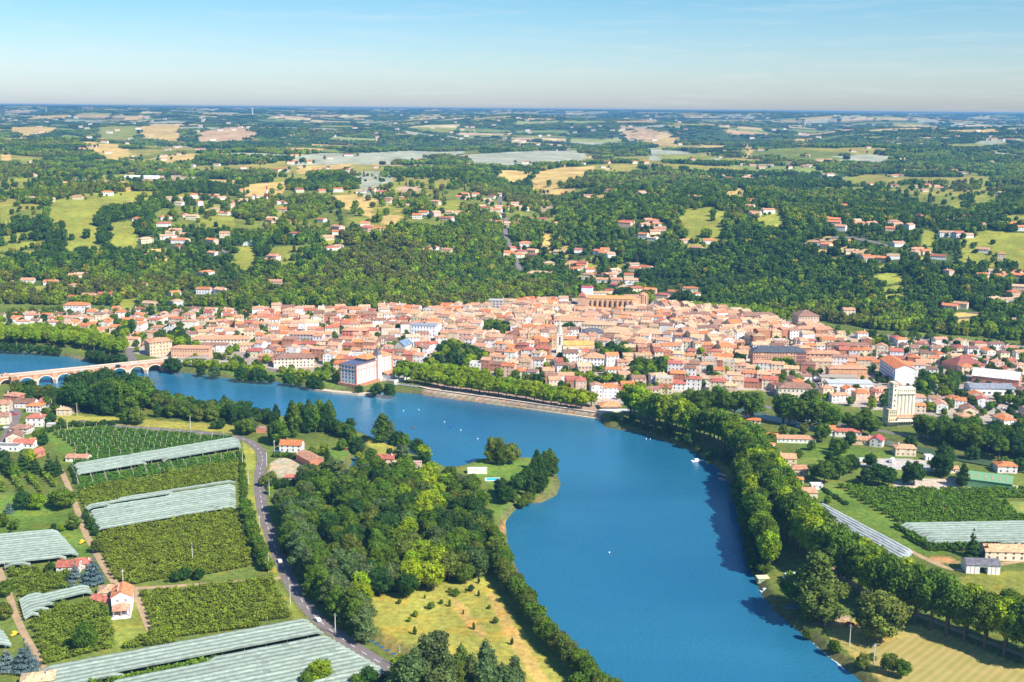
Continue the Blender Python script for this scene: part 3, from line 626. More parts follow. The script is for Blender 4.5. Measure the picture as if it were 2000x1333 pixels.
orchard('dark poled strip of orchard under the upper net', [(150, 940), (300, 912), (470, 884), (465, 902), (300, 930), (155, 958)], DL, tint=(.62, .95, .9), sc=.85, poles='the strip below the upper net')
orchard('green leafy orchard block between the two upper nets', [(155, 960), (300, 932), (465, 904), (462, 942), (300, 968), (166, 994)], DL, tint=(1.1, 1.05, .8))
orchard('large green orchard block below the wide net, beside the hedge', [(191, 1048), (300, 1026), (462, 1001), (494, 1062), (489, 1106), (398, 1128), (340, 1137), (249, 1143), (222, 1130)], DL, tint=(1.15, 1.05, .8))
orchard('green orchard block beyond the farm crossroads, above the largest net', [(276, 1166), (400, 1150), (531, 1137), (553, 1185), (572, 1212), (400, 1245), (228, 1275), (300, 1236)], ((276, 1166), (531, 1137)), tint=(1.15, 1.08, .8))
orchard('small orchard block under the square grey net', [(20, 1118), (124, 1112), (160, 1148), (37, 1172)], ((0, 1120), (114, 1108)), tint=(1.0, 1.0, .85))
orchard('orchard block south of the white farmhouse', [(60, 1222), (82, 1200), (120, 1185), (200, 1178), (215, 1215), (226, 1265), (91, 1303)], ((60, 1224), (207, 1190)), tint=(1.05, 1.05, .85))
orchard('rows of small round fruit trees beside the dark village trees', [(-40, 936), (110, 932), (104, 962), (-40, 968)], ((0, 930), (30, 968)), pitch=7, step=5, tint=(1.1, 1.15, .8), sc=1.3)
orchard('wide green apple orchard below the green hangar', [(1640, 954), (2080, 958), (2080, 978), (1956, 978), (1985, 1006), (2080, 1008), (2080, 1028), (1765, 1030)], ((1640, 962), (2000, 962)), pitch=4.6, tint=(.85, 1.1, .8))
orchard('dark leafy gap between the two lowest nets', [(168, 1345), (400, 1295), (632, 1246), (640, 1249), (400, 1302), (175, 1352)], ((80, 1314), (600, 1216)), tint=(.8, 1.0, .7), sc=1.1)
orchard('dark hedge edging the eastern net', [(1740, 1030), (1757, 1030), (1822, 1070), (2000, 1072), (2000, 1078), (1815, 1078)], ((1750, 1033), (1820, 1072)), pitch=2.5, tint=(.6, .85, .6))
# ------------------------------------------------------------------ tree shapes
def ico():
    t = (1 + 5 ** .5) / 2
    v = np.array([(-1, t, 0), (1, t, 0), (-1, -t, 0), (1, -t, 0), (0, -1, t), (0, 1, t), (0, -1, -t), (0, 1, -t), (t, 0, -1), (t, 0, 1), (-t, 0, -1), (-t, 0, 1)])
    v /= np.linalg.norm(v[0])
    f = [(0, 11, 5), (0, 5, 1), (0, 1, 7), (0, 7, 10), (0, 10, 11), (1, 5, 9), (5, 11, 4), (11, 10, 2), (10, 7, 6), (7, 1, 8), (3, 9, 4), (3, 4, 2), (3, 2, 6), (3, 6, 8), (3, 8, 9), (4, 9, 5), (2, 4, 11), (6, 2, 10), (8, 6, 7), (9, 8, 1)]
    return v, np.array(f)
ICV, ICF = ico()
def crown_mesh(name, lobes, n, leaf, seed, core=.8, jit=.5, flat=0.0):
    """crown of leaf sprays spread over the shells of many lobes; lobes: (x, y, z, rx, rz, tone)"""
    rs = np.random.RandomState(seed); L = np.array(lobes)
    area = L[:, 3] * (L[:, 3] + L[:, 4]) / 2; pick = rs.choice(len(L), n * 2, p=area / area.sum())
    d = rs.normal(size=(n * 2, 3)); d /= np.linalg.norm(d, axis=1)[:, None]
    rad = rs.uniform(.78, 1.22, n * 2) ; sc = np.stack([L[pick, 3], L[pick, 3], L[pick, 4]], 1)
    p = L[pick, :3] + d * sc * rad[:, None]
    q = (p[:, None, :] - L[None, :, :3]) / np.stack([L[:, 3], L[:, 3], L[:, 4]], 1)[None]
    deep = (np.linalg.norm(q, axis=2) < .72).any(1)
    p = p[~deep][:n]; d = d[~deep][:n]; pk = pick[~deep][:n]
    m = len(p)
    nn = d + rs.normal(size=(m, 3)) * jit; nn[:, 2] += flat; nn /= np.linalg.norm(nn, axis=1)[:, None]
    a = rs.normal(size=(m, 3)); u = np.cross(nn, a); u /= np.linalg.norm(u, axis=1)[:, None]; w = np.cross(nn, u)
    s = leaf * rs.uniform(.6, 1.3, m)[:, None]
    asp = rs.uniform(.55, .95, m)[:, None]
    V = np.stack([p - u * s * .5, p + w * s * .5 * asp, p + u * s * .5, p - w * s * .5 * asp], 1).reshape(-1, 3)
    F = np.arange(4 * m).reshape(-1, 4)
    C = (L[pk, 5] * rs.uniform(.72, 1.28, m))[:, None] * np.array([1.0, 1.0, 1.0]); C[:, 0] *= rs.uniform(.85, 1.2, m)
    me_f = list(map(tuple, F)); cv = []; cf = []; cc = []
    o = len(V)
    for l in L:
        cv.append(ICV * np.array([l[3], l[3], l[4]]) * core * (1 + rs.uniform(-.12, .12, (12, 1))) + l[:3])
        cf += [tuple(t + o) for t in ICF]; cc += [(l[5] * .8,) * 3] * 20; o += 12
    V = np.concatenate([V] + cv)
    me = bpy.data.meshes.new(name); me.from_pydata(V.tolist(), [], me_f + cf)
    at_ = me.attributes.new('Col', 'FLOAT_COLOR', 'FACE'); c4 = np.ones((len(me_f) + len(cf), 4), np.float32); c4[:, :3] = np.concatenate([C, np.array(cc)])
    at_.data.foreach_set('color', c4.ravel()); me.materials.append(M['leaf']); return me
def lobes_round(R, H, z0, nl, seed, lr=.40):
    rs = np.random.RandomState(seed); out = []
    g = (1 + 5 ** .5) / 2
    for i in range(nl):
        zz = 1 - 2 * (i + .5) / nl; zz = max(zz, -.75); r = math.sqrt(1 - zz * zz); a = 2 * math.pi * i / g + rs.uniform(-.3, .3)
        k = rs.uniform(.46, .88)
        out.append((R * k * r * math.cos(a), R * k * r * math.sin(a), z0 + H / 2 + H / 2 * zz * .72, R * lr * rs.uniform(.6, 1.25), R * lr * rs.uniform(.55, 1.05), rs.uniform(.7, 1.3)))
    out.append((0, 0, z0 + H * .5, R * .55, H * .34, 1)); return out
def lobes_poplar(R, H, z0, nl, seed):
    rs = np.random.RandomState(seed); out = []
    for i in range(nl):
        f = (i + .5) / nl; env = math.sin(math.pi * min(1, .18 + f * .82)) ** .6 * (1 - .35 * f)
        a = i * 2.4 + rs.uniform(-.4, .4); k = rs.uniform(.3, .95) * env
        out.append((R * k * math.cos(a), R * k * math.sin(a), z0 + H * f * .94, R * .46 * (env * .6 + .4) * rs.uniform(.6, 1.3), H * .085 * rs.uniform(1, 1.6), rs.uniform(.8, 1.2)))
    return out
def lobes_cedar(R, H, z0, seed, cone=1.0):
    rs = np.random.RandomState(seed); out = []
    lv = 7
    for i in range(lv):
        f = i / (lv - 1); rr = R * (1 - f * .88 * cone)
        k = max(1, int(6 * (1 - f) + 1))
        for j in range(k):
            a = 2 * math.pi * j / k + i * 1.1 + rs.uniform(-.3, .3)
            out.append((rr * .6 * math.cos(a), rr * .6 * math.sin(a), z0 + H * f * .93 + rs.uniform(-.03, .03) * H, max(.5, rr * .46), H * .055, rs.uniform(.75, 1.25)))
    return out
def trunk_mesh(name, h, r, fork, R, seed, limbs=5):
    rs = random.Random(seed); mb = MB()
    mb.tube((0, 0, -1.0), (rs.uniform(-.2, .2), rs.uniform(-.2, .2), h * fork), r * 1.25, r * .75, 8)
    for i in range(limbs):
        a = 2 * math.pi * i / limbs + rs.uniform(-.4, .4); e = rs.uniform(.35, .7)
        mb.tube((0, 0, h * fork * rs.uniform(.8, 1.0)), (R * .55 * math.cos(a), R * .55 * math.sin(a), h * (fork + (1 - fork) * e)), r * .5, r * .15, 5)
    mb.tube((0, 0, h * fork * .95), (0, 0, h * .9), r * .7, r * .12, 6)
    return mb.mesh(name, M['bark'])
# kinds: (list of crown meshes, trunk mesh, nominal height, nominal radius)
KINDS = {}
def kind(k, nv, fn, tr, h, r): KINDS[k] = ([fn(i) for i in range(nv)], [trunk_mesh('trunk', *tr, seed=i) for i in range(2)], h, r)
kind('plane', 5, lambda i: crown_mesh('plane_crown', lobes_round(6.4, 13.5, 5.2, 24, 10 + i, .36), 3400, .95, 20 + i), (18, .55, .32, 6), 18.7, 6.6)
kind('broad', 6, lambda i: crown_mesh('broadleaf_crown', lobes_round(5.0, 10.5, 2.2, 17 + i, 40 + i, .42), 2600, .85, 50 + i), (12.5, .35, .28, 5), 12.7, 5.2)
kind('poplar', 4, lambda i: crown_mesh('poplar_crown', lobes_poplar(5.6, 19.5, 2.0, 20 + 2 * i, 60 + i), 3000, .85, 70 + i, jit=.7), (20, .4, .25, 3), 21.5, 4.6)
kind('cedar', 2, lambda i: crown_mesh('cedar_crown', lobes_cedar(6.5, 13, 1.6, 80 + i), 2600, .8, 85 + i, core=.7, jit=.3, flat=.7), (14, .45, .6, 4), 14.8, 6.5)
kind('conifer', 2, lambda i: crown_mesh('conifer_crown', lobes_cedar(3.6, 14, 1.0, 90 + i), 2400, .6, 95 + i, core=.8), (14, .3, .6, 2), 15.2, 3.6)
kind('bush', 3, lambda i: crown_mesh('bush_foliage', lobes_round(2.0, 2.8, .1, 8, 100 + i, .5), 700, .5, 105 + i), (2.2, .1, .4, 1), 2.9, 2.1)
TREES = []   # records for labels
TNAME = {'plane': 'plane_tree', 'broad': 'broadleaf_tree', 'poplar': 'poplar_tree', 'cedar': 'cedar_tree', 'conifer': 'conifer_tree', 'bush': 'bush'}
TCAT = {'plane': 'plane tree', 'broad': 'tree', 'poplar': 'poplar', 'cedar': 'cedar', 'conifer': 'conifer', 'bush': 'bush'}
BR, MI, DK, GR, YG, OL, BL, PU = (.26, .37, .012), (.115, .20, .016), (.050, .115, .018), (.13, .19, .055), (.30, .41, .012), (.15, .205, .028), (.16, .23, .21), (.07, .025, .03)
TWORD = {BR: 'bright green', MI: 'mid-green', DK: 'dark green', GR: 'grey-green', YG: 'yellow-green', OL: 'olive-green', BL: 'blue-grey', PU: 'dark purple'}
def jt(c, a=.18):
    f = rnd.uniform(1 - a, 1 + a); return (c[0] * f * rnd.uniform(.88, 1.14), c[1] * f, c[2] * f * rnd.uniform(.85, 1.2))
def tree(k, x, y, H, tint, site, rw=1.0, zoff=0.0):
    """one tree as a thing with its own crown and trunk; H metres tall"""
    cr_, tr_, h0, r0 = KINDS[k]
    z = float(gz(x, y)); z = max(z, -2.6) + zoff
    s = H / h0; w = s * rw
    o = thing(TNAME[k], (x, y, z - .05), rnd.uniform(0, 6.28), category=TCAT[k])
    o.scale = (w, w, s)
    c = obj('crown', rnd.choice(cr_), o); tt = jt(tint); c['tint'] = tt
    if k == 'bush': c.name = 'foliage'
    if k != 'bush': obj('trunk', rnd.choice(tr_), o)
    else: obj('stem', rnd.choice(tr_), o)
    TREES.append([o, k, tint, H, site, P(x, y, z + H * .5)])
    TPOS.append((x, y, r0 * w)); return o
TPOS = []
def row(k, pts, step, H, tint, site, off=0, jit=.8, rw=1.0, dz=0, hj=.1):
    pl = smooth([at(px, py, 0) for px, py in pts])
    for x, y in walk(pl, step, off, jit): tree(k, x, y, H * rnd.uniform(1 - hj, 1 + hj), tint if not isinstance(tint, list) else rnd.choice(tint), site, rw, dz)
def wood(pts, step, kinds, site, H, avoid=1.0, z=0, maxn=999):
    pg = g0(pts, z); n = 0
    y = pg[:, 1].min()
    while y < pg[:, 1].max():
        x = pg[:, 0].min() + rnd.uniform(0, step)
        while x < pg[:, 0].max():
            X, Y = x + rnd.uniform(-.28, .28) * step, y + rnd.uniform(-.28, .28) * step
            if n < maxn and inside(pg, np.array([X]), np.array([Y]))[0] and float(river_sd([X], [Y])[0]) > 1.5 and all((X - a) ** 2 + (Y - b) ** 2 > (r * avoid * .8) ** 2 for a, b, r in TPOS[-60:]):
                k, t = rnd.choice(kinds); tree(k, X, Y, rnd.uniform(*H), t, site); n += 1
            x += step
        y += step * .9
def one(k, px, py, H, tint, site, rw=1.0):
    x, y = at(px, py, 0); return tree(k, x, y, H, tint, site, rw)

# --- the avenue on the east bank (two ranks of planes) and the trees before it
EB = [(2030, 1310), (1989, 1290), (1956, 1280), (1877, 1253), (1811, 1228), (1750, 1203), (1690, 1172), (1630, 1138), (1580, 1100), (1545, 1060), (1518, 1022), (1498, 985), (1480, 955), (1462, 925), (1440, 896), (1400, 872), (1340, 857), (1290, 842), (1245, 828), (1228, 816)]
row('plane', EB, 8.2, 25, [BR, MI, MI], 'in the river-side rank of the tall east bank avenue', rw=.88)
row('plane', EB[:16], 9, 23.5, [BR, MI, MI], 'in the field-side rank of the tall east bank avenue', off=8.5, rw=.88)
row('plane', [(1468, 905), (1440, 880), (1400, 858), (1345, 843), (1295, 828), (1255, 812)], 8.5, 19, BR, 'in the canal-side rank of the avenue below the town', off=0, rw=.95)
one('poplar', 1595, 1208, 30, OL, 'standing alone before the avenue by the moored huts', 1.5)
one('broad', 1552, 1185, 17, MI, 'beside the moored huts')
one('broad', 1720, 1256, 22, OL, 'before the avenue at the mown field corner', 1.1)
one('broad', 1700, 1245, 18, GR, 'before the avenue at the mown field corner', 1.0)
one('poplar', 1497, 1110, 13, MI, 'on the shaded bank above the moored huts', .7)
row('plane', [(1447, 942), (1458, 975), (1478, 1030), (1492, 1085), (1502, 1118)], 7.0, 20, [MI, MI, BR], 'on the water\'s edge below the avenue', off=0, rw=.85)
row('broad', [(1440, 960), (1455, 1020), (1468, 1080), (1478, 1118)], 7, 9, [DK, MI], 'in the dark undergrowth on the east water edge', off=0)
row('bush', [(1437, 965), (1452, 1020), (1462, 1070), (1474, 1110), (1482, 1122)], 4, 4.5, [DK, MI], 'at the foot of the east bank avenue', off=-4, rw=1.0)
row('bush', [(1190, 822), (1260, 842), (1320, 862), (1370, 884), (1410, 908), (1428, 935)], 11, 4, [DK, MI, OL], 'along the river edge below the town avenue', off=-4, rw=1.0)
for px, py, h, t in ((1345, 868, 9, DK), (1300, 850, 8, DK), (1233, 828, 7, DK), (1415, 905, 9, DK), (1385, 893, 7, MI), (1578, 1238, 5, OL), (1630, 1270, 6, MI), (1685, 1305, 7, OL), (1735, 1318, 9, OL), (1760, 1325, 8, MI), (1700, 1290, 3, OL)):
    one('broad' if h > 4 else 'bush', px, py, h, t, 'on the east river bank')
# --- quay planes in three ranks
Q = [(842, 753), (880, 762), (940, 770), (1010, 780), (1080, 793), (1145, 802)]
row('plane', Q, 8.2, 12.5, BR, 'in the quayside rank of the riverside promenade', rw=1.28, hj=.06)
row('plane', [(835, 742), (880, 752), (940, 760), (1010, 770), (1080, 782), (1160, 796)], 8.2, 12.5, BR, 'in the middle rank of the riverside promenade', rw=1.28, hj=.06)
row('plane', [(790, 735), (840, 738), (900, 745), (950, 751)], 9, 13, BR, 'in the town-side rank of the riverside promenade', rw=1.28, hj=.06)
# --- planes at the upstream park beyond the bridge
wood([(-70, 650), (0, 653), (100, 655), (180, 668), (245, 690), (235, 698), (190, 690), (100, 676), (0, 672), (-70, 670)], 9, [('plane', BR)], 'in the bright plane grove beyond the bridge', (13, 15), maxn=85)
row('broad', [(-40, 680), (40, 686), (90, 688), (120, 691)], 9, 10, DK, 'on the bank below the bright plane grove')
row('broad', [(175, 701), (215, 708), (240, 712)], 8, 11, DK, 'on the bank beside the bridge end')
row('plane', [(368, 716), (430, 722), (500, 730), (520, 733)], 7, 8, BR, 'in the clipped row along the boulevard by the bridge')
row('broad', [(335, 722), (345, 724), (357, 724)], 6, 13, [DK, MI], 'in the clump where the bridge meets the town')
for px, py, h, t in ((392, 730, 9, DK), (420, 734, 11, GR), (470, 740, 13, DK), (485, 741, 9, MI), (500, 742, 13, DK), (512, 743, 12, DK), (530, 744, 8, DK), (562, 748, 11, DK), (583, 750, 10, MI), (608, 755, 12, DK), (620, 756, 11, DK), (628, 757, 7, MI), (702, 764, 8, DK), (736, 769, 11, DK), (761, 771, 12, DK), (728, 762, 6, MI)):
    one('broad', px, py, h, t, 'on the town river bank')
row('plane', [(553, 736), (600, 740), (660, 746)], 8, 8.5, BR, 'in the short row before the long riverside houses')
row('plane', [(778, 745), (800, 748), (835, 752)], 8, 13, BR, 'in the clump beside the white riverside hotel')
# --- near bank: poplar wood, belt and clumps
wood([(128, 782), (180, 778), (285, 782), (292, 800), (260, 812), (150, 812), (130, 800)], 8.5, [('poplar', DK), ('poplar', DK), ('broad', DK), ('broad', MI)], 'in the tall dark wood by the near bridge end', (20, 25))
one('broad', 245, 828, 12, MI, 'standing in front of the tall dark wood', 1.3); one('broad', 268, 830, 13, OL, 'standing in front of the tall dark wood', 1.3)
wood([(296, 786), (400, 800), (480, 812), (545, 824), (560, 836), (480, 832), (380, 826), (300, 815)], 9, [('broad', DK), ('broad', MI), ('broad', OL), ('poplar', DK)], 'in the belt between river and country road', (10, 14))
wood([(5, 765), (70, 768), (125, 780), (120, 800), (85, 795), (40, 775)], 9, [('broad', MI), ('broad', DK), ('broad', OL)], 'behind the village houses near the bridge', (8, 12), maxn=18)
for px, py, h, t in ((468, 845, 9, MI), (483, 850, 12, MI), (490, 846, 11, GR), (545, 870, 17, MI), (538, 864, 14, DK), (432, 838, 8, DK), (555, 860, 8, PU), (418, 838, 6, MI)):
    one('broad', px, py, h, t, 'by the bend in the country road')
wood([(565, 835), (650, 832), (660, 845), (570, 850)], 7, [('poplar', DK), ('poplar', MI)], 'in the dense poplar clump on the near shore', (18, 21))
row('broad', [(650, 845), (690, 862), (700, 880)], 7, 10, [MI, DK], 'on the scrubby strip behind the poplar clump')
for k, px, py, h, t, w in (('broad', 684, 838, 8, DK, 1), ('poplar', 748, 862, 19, MI, 1.5), ('poplar', 763, 864, 17, GR, 1.0), ('broad', 790, 872, 11, MI, 1), ('broad', 778, 868, 12, DK, 1), ('broad', 815, 880, 11, DK, .9), ('broad', 828, 900, 11, YG, .9), ('broad', 832, 905, 8, DK, .9), ('broad', 785, 897, 10, GR, 1.2), ('broad', 725, 905, 10, MI, 1.1), ('broad', 762, 893, 6, DK, 1), ('conifer', 640, 905, 13, DK, 1), ('broad', 700, 893, 5, YG, 1), ('broad', 610, 893, 7, MI, 1.3), ('broad', 632, 890, 8, BR, 1), ('broad', 668, 880, 8, MI, 1), ('broad', 575, 855, 6, MI, 1)):
    one(k, px, py, h, t, 'on the near shore among the river houses', w)
row('bush', [(540, 893), (560, 893), (580, 896)], 4, 3.5, [MI, DK], 'along the front of the white orange-roofed house')
wood([(940, 902), (1005, 899), (1012, 908), (940, 912)], 6.5, [('broad', OL), ('poplar', OL), ('broad', DK)], 'in the olive clump on the headland', (13, 21))
wood([(1040, 925), (1062, 905), (1085, 925), (1090, 950), (1070, 970), (1040, 972), (1020, 960)], 7.5, [('broad', DK), ('broad', MI), ('poplar', DK)], 'in the dark clump at the headland tip', (10, 15))
for px, py, h, t in ((988, 985, 11, DK), (1010, 965, 12, DK), (978, 966, 10, DK), (985, 975, 9, DK), (1000, 980, 8, MI), (1030, 978, 8, OL), (1018, 985, 6, MI)):
    one('broad', px, py, h, t, 'on the headland lawn')
# --- camp wood
CAMP = [(540, 1010), (585, 960), (640, 930), (700, 935), (760, 925), (830, 940), (905, 945), (955, 985), (962, 1045), (948, 1095), (955, 1130), (900, 1150), (840, 1160), (760, 1180), (690, 1200), (655, 1150), (610, 1060), (570, 1040)]
_n0 = len(TREES)
wood(CAMP, 9.9, [('broad', DK), ('broad', DK), ('broad', MI), ('broad', MI), ('broad', GR), ('broad', OL), ('broad', MI), ('plane', MI)], 'in the dense camp wood', (9.5, 15))
for tr_ in TREES[_n0:]:
    px, py = tr_[5]
    for bx, by, br in ((830, 990, 24), (848, 940, 24), (815, 1030, 18), (820, 1100, 28), (850, 1125, 24), (716, 1165, 26), (745, 1165, 12), (630, 1060, 16), (780, 965, 14), (870, 1140, 16), (860, 905, 18)):
        if (px - bx) ** 2 + (py - by) ** 2 < br * br * 1.3:
            tr_[2] = YG
            for c in tr_[0].children:
                if 'tint' in c: c['tint'] = jt(YG, .12)
for px, py, h, t in ((470, 0, 0, MI),):
    pass
row('broad', [(530, 1020), (552, 1070), (580, 1120), (615, 1170), (650, 1215), (690, 1240)], 8, 14, [GR, MI, GR], 'in the grey-green belt along the country road', off=-9, jit=1.5)
row('poplar', [(560, 1060), (600, 1130), (640, 1190), (700, 1235), (725, 1265)], 9, 16, [GR, MI], 'in the stream-side belt beside the camp wood', off=0, jit=2, rw=1.3)
one('broad', 600, 955, 15, GR, 'at the north corner of the camp wood', 1.2); one('poplar', 650, 945, 17, GR, 'at the north corner of the camp wood', 1.8)
row('bush', [(530, 955), (560, 952), (585, 955)], 3.2, 5, DK, 'in the dark square hedge by the red-roofed shed', rw=.9)
for px, py, h, t in ((515, 950, 7, OL), (530, 945, 8, OL), (527, 965, 5, YG), (508, 905, 0, MI)):
    if h: one('broad', px, py, h, t, 'by the roadside near the gravel yard')
# hedge line west of the road
row('broad', [(478, 1000), (492, 1045), (508, 1085), (522, 1118)], 6, 8, MI, 'in the hedge between road and orchards', rw=1.1)
row('bush', [(470, 890), (474, 930), (480, 985)], 4.5, 3, MI, 'in the low hedge between road and orchards')
for px, py, h, t in ((345, 1137, 6, DK), (362, 1134, 7, DK), (390, 1133, 6, DK)): one('broad', px, py, h, t, 'at the foot of the large orchard block')
# near shore row down to the corner
row('broad', [(968, 1070), (985, 1120), (1010, 1170), (1050, 1235), (1105, 1300), (1170, 1355), (1230, 1410)], 6.5, 10.5, [MI, OL, MI], 'in the row along the near shore', jit=1.5, rw=.9)
row('broad', [(960, 1060), (975, 1110), (995, 1160)], 7, 10, [OL, MI], 'in the short inner row on the near shore', off=0)
wood([(1150, 1360), (1230, 1380), (1290, 1420), (1180, 1440), (1100, 1390)], 7, [('broad', OL), ('broad', MI)], 'in the corner clump at the water', (9, 13))
wood([(800, 1330), (830, 1310), (900, 1330), (980, 1340), (1040, 1370), (1000, 1400), (850, 1400), (790, 1370)], 8.5, [('poplar', OL), ('broad', GR), ('poplar', GR)], 'in the big grey-green willow clump', (16, 21))
one('broad', 625, 1335, 10, BR, 'on the verge below the largest net', 1.1); one('broad', 600, 1345, 7, MI, 'on the verge below the largest net')
for px, py, h, t in ((720, 1345, 9, DK), (785, 1335, 12, BR), (750, 1345, 6, PU), (700, 1348, 7, MI)): one('broad', px, py, h, t, 'at the lowest road verge')
# young trees on the yellow meadow
for px, py in ((800, 1215), (780, 1180), (812, 1205), (845, 1188), (862, 1180), (878, 1185), (880, 1158), (842, 1190), (905, 1200), (920, 1155), (935, 1165), (955, 1190), (968, 1218), (925, 1230), (935, 1140), (890, 1165), (910, 1158), (830, 1170), (810, 1240), (1000, 1260), (905, 1140))[::1]:
    one(rnd.choice(('broad', 'broad', 'poplar')), px, py, rnd.uniform(1.8, 4.2), rnd.choice([MI, BR, DK, OL]), 'scattered over the dry yellow meadow', rnd.uniform(.45, .95))
# village side
for k, px, py, h, t, w in (('conifer', 20, 925, 13, DK, 1.6), ('conifer', 45, 920, 14, DK, 1.6), ('conifer', 70, 925, 12, DK, 1.5), ('conifer', 98, 930, 15, DK, 1.5), ('conifer', 112, 925, 12, DK, 1.4), ('broad', 5, 915, 12, DK, 1.2), ('broad', 60, 905, 9, BR, 1), ('broad', 30, 935, 9, MI, 1), ('cedar', 18, 1003, 8, BL, .7), ('broad', 45, 996, 11, DK, 1), ('broad', 72, 996, 10, BR, 1.2),
        ('broad', 125, 995, 12, MI, 1.3), ('broad', 108, 990, 9, MI, 1.1), ('broad', 30, 1035, 6, MI, 1.3), ('broad', 145, 1035, 9, OL, 1.2), ('broad', 5, 1030, 8, MI, 1), ('broad', 120, 1038, 4, BR, 1.2), ('broad', 105, 1035, 3.5, DK, 1), ('broad', 20, 1047, 3, DK, 1), ('broad', 48, 1048, 3, DK, 1), ('cedar', 148, 1142, 12, BL, .85), ('cedar', 182, 1140, 15, BL, .85), ('broad', 98, 1122, 6, DK, 1),
        ('broad', 165, 1275, 13, MI, .8), ('broad', 180, 1270, 9, MI, .9), ('cedar', 50, 1310, 14, BL, .9), ('cedar', 15, 1310, 11, BL, .9), ('broad', 12, 1165, 8, MI, 1.1), ('broad', 10, 1210, 8, OL, 1.2), ('broad', 205, 1205, 5, MI, 1), ('broad', 190, 1080, 7, OL, 1), ('broad', 35, 795, 5, DK, 1), ('broad', 100, 830, 9, DK, 1.4), ('broad', 120, 835, 7, MI, 1), ('broad', 72, 860, 7, MI, 1.1), ('broad', 85, 870, 8, DK, 1), ('broad', 88, 812, 6, MI, 1), ('broad', 112, 808, 8, MI, 1)):
    one(k, px, py, h, t, 'in the village gardens and plots' if py < 1060 else 'around the orchard farms', w)
row('bush', [(75, 852), (110, 838), (150, 832), (225, 832)], 5, 3.5, [DK, MI], 'in the hedge above the poled orchard', rw=1.2)
row('bush', [(150, 945), (148, 930), (142, 918)], 3.5, 3, DK, 'against the end of the upper net')
row('bush', [(170, 1010), (178, 1030), (190, 1050)], 3.5, 3.5, DK, 'against the end of the wide net')
# --- big canal planes and the east side
for px, py, h, w in ((1312, 815, 17, 1.1), (1335, 814, 17, 1.1), (1362, 818, 21, 1.1), (1385, 816, 20, 1.1), (1412, 820, 22, 1.1), (1435, 818, 21, 1.1), (1470, 824, 22, 1.1), (1540, 830, 24, 1.1), (1565, 833, 23, 1.1), (1598, 838, 24, 1.2), (1620, 842, 21, 1.2), (1530, 822, 23, 1.1), (1580, 822, 23, 1.1), (1675, 848, 17, 1.0), (1700, 852, 17, 1.1), (1345, 806, 18, 1.1), (1400, 806, 20, 1.1), (1372, 808, 19, 1.1), (1690, 840, 16, 1.0), (1655, 840, 13, 1)):
    one('plane', px, py, h, MI, 'among the great planes along the canal', w)
wood([(1775, 850), (1850, 850), (1920, 860), (2030, 870), (2040, 905), (1960, 900), (1880, 885), (1790, 870)], 11, [('broad', DK), ('broad', MI), ('plane', MI), ('broad', DK), ('broad', MI)], 'in the wood beside the canal beyond the silo', (14, 18))
for k, px, py, h, t, w in (('poplar', 1838, 932, 22, DK, .8), ('poplar', 1848, 928, 19, DK, .8), ('poplar', 1880, 952, 15, DK, 1), ('broad', 1785, 948, 15, DK, .9), ('poplar', 1770, 945, 14, DK, .9), ('broad', 1715, 948, 14, DK, 1.1), ('broad', 1735, 950, 12, DK, 1), ('broad', 1690, 948, 11, DK, 1), ('broad', 1610, 945, 15, MI, 1.1), ('broad', 1640, 935, 15, MI, 1.1), ('broad', 1590, 935, 10, MI, 1), ('broad', 1660, 925, 12, DK, 1), ('broad', 1700, 915, 10, DK, 1), ('conifer', 1625, 880, 12, DK, 1.3), ('conifer', 1537, 968, 10, DK, .9), ('conifer', 1898, 1088, 16, DK, 1.25), ('conifer', 1925, 1092, 10, DK, 1.2),
        ('broad', 1660, 870, 10, DK, 1.2), ('broad', 1640, 890, 12, MI, 1), ('broad', 1505, 870, 9, MI, 1), ('broad', 1530, 850, 8, OL, 1.2), ('broad', 1550, 855, 7, MI, 1.2), ('broad', 1570, 848, 8, OL, 1), ('broad', 1605, 865, 14, MI, 1), ('broad', 1500, 905, 7, MI, 1.2), ('broad', 1560, 895, 6, MI, 1.3), ('broad', 1585, 880, 7, MI, 1), ('broad', 1620, 905, 7, DK, 1), ('broad', 1615, 985, 5, MI, 1.2), ('broad', 1570, 925, 5, MI, 1), ('broad', 1825, 920, 9, BR, 1), ('broad', 1990, 915, 10, DK, 1), ('broad', 1960, 910, 9, MI, 1), ('broad', 1780, 870, 10, DK, 1), ('broad', 1480, 905, 12, DK, 1), ('broad', 1850, 900, 10, DK, 1.1), ('broad', 1900, 895, 11, DK, 1.2)):
    one(k, px, py, h, t, 'among the east bank gardens')
row('bush', [(1603, 955), (1630, 972), (1655, 988)], 3, 1.8, DK, 'in the clipped hedge beside the eastern bungalow', rw=1.3)
for px, py in ((1100, 685), (1163, 690), (1165, 700)): one('conifer', px, py, 12 if px > 1150 else 9, DK, 'near the stone church spire', .6)

# ------------------------------------------------------------------ scattered woodland (nobody could count it)
def far_tree(i, q):
    if q == 'c': return crown_mesh('conifer_form', lobes_cedar(3.2, 13, .5, 200 + i), 420, 1.4, 210 + i, core=.85)
    return crown_mesh('tree_form', lobes_round(5.2, 10.5, .8, 11, 220 + i, .46), 520, 1.7, 230 + i, core=.88)
def clump(i):
    l = []
    rs = random.Random(i)
    for a in range(7):
        X, Y, r = rs.uniform(-16, 16), rs.uniform(-12, 12), rs.uniform(4, 6.5)
        for b in range(4):
            l.append((X + rs.uniform(-.5, .5) * r, Y + rs.uniform(-.5, .5) * r, rs.uniform(4, 10), r * .6, r * .62, rs.uniform(.7, 1.25)))
    return crown_mesh('clump_form', l, 520, 3.0, 300 + i, core=.9)
def bushy(i): return crown_mesh('orchard_form', lobes_round(1.25, 3.0, .3, 7, 400 + i, .5), 120, .62, 410 + i, core=.7, jit=.9)
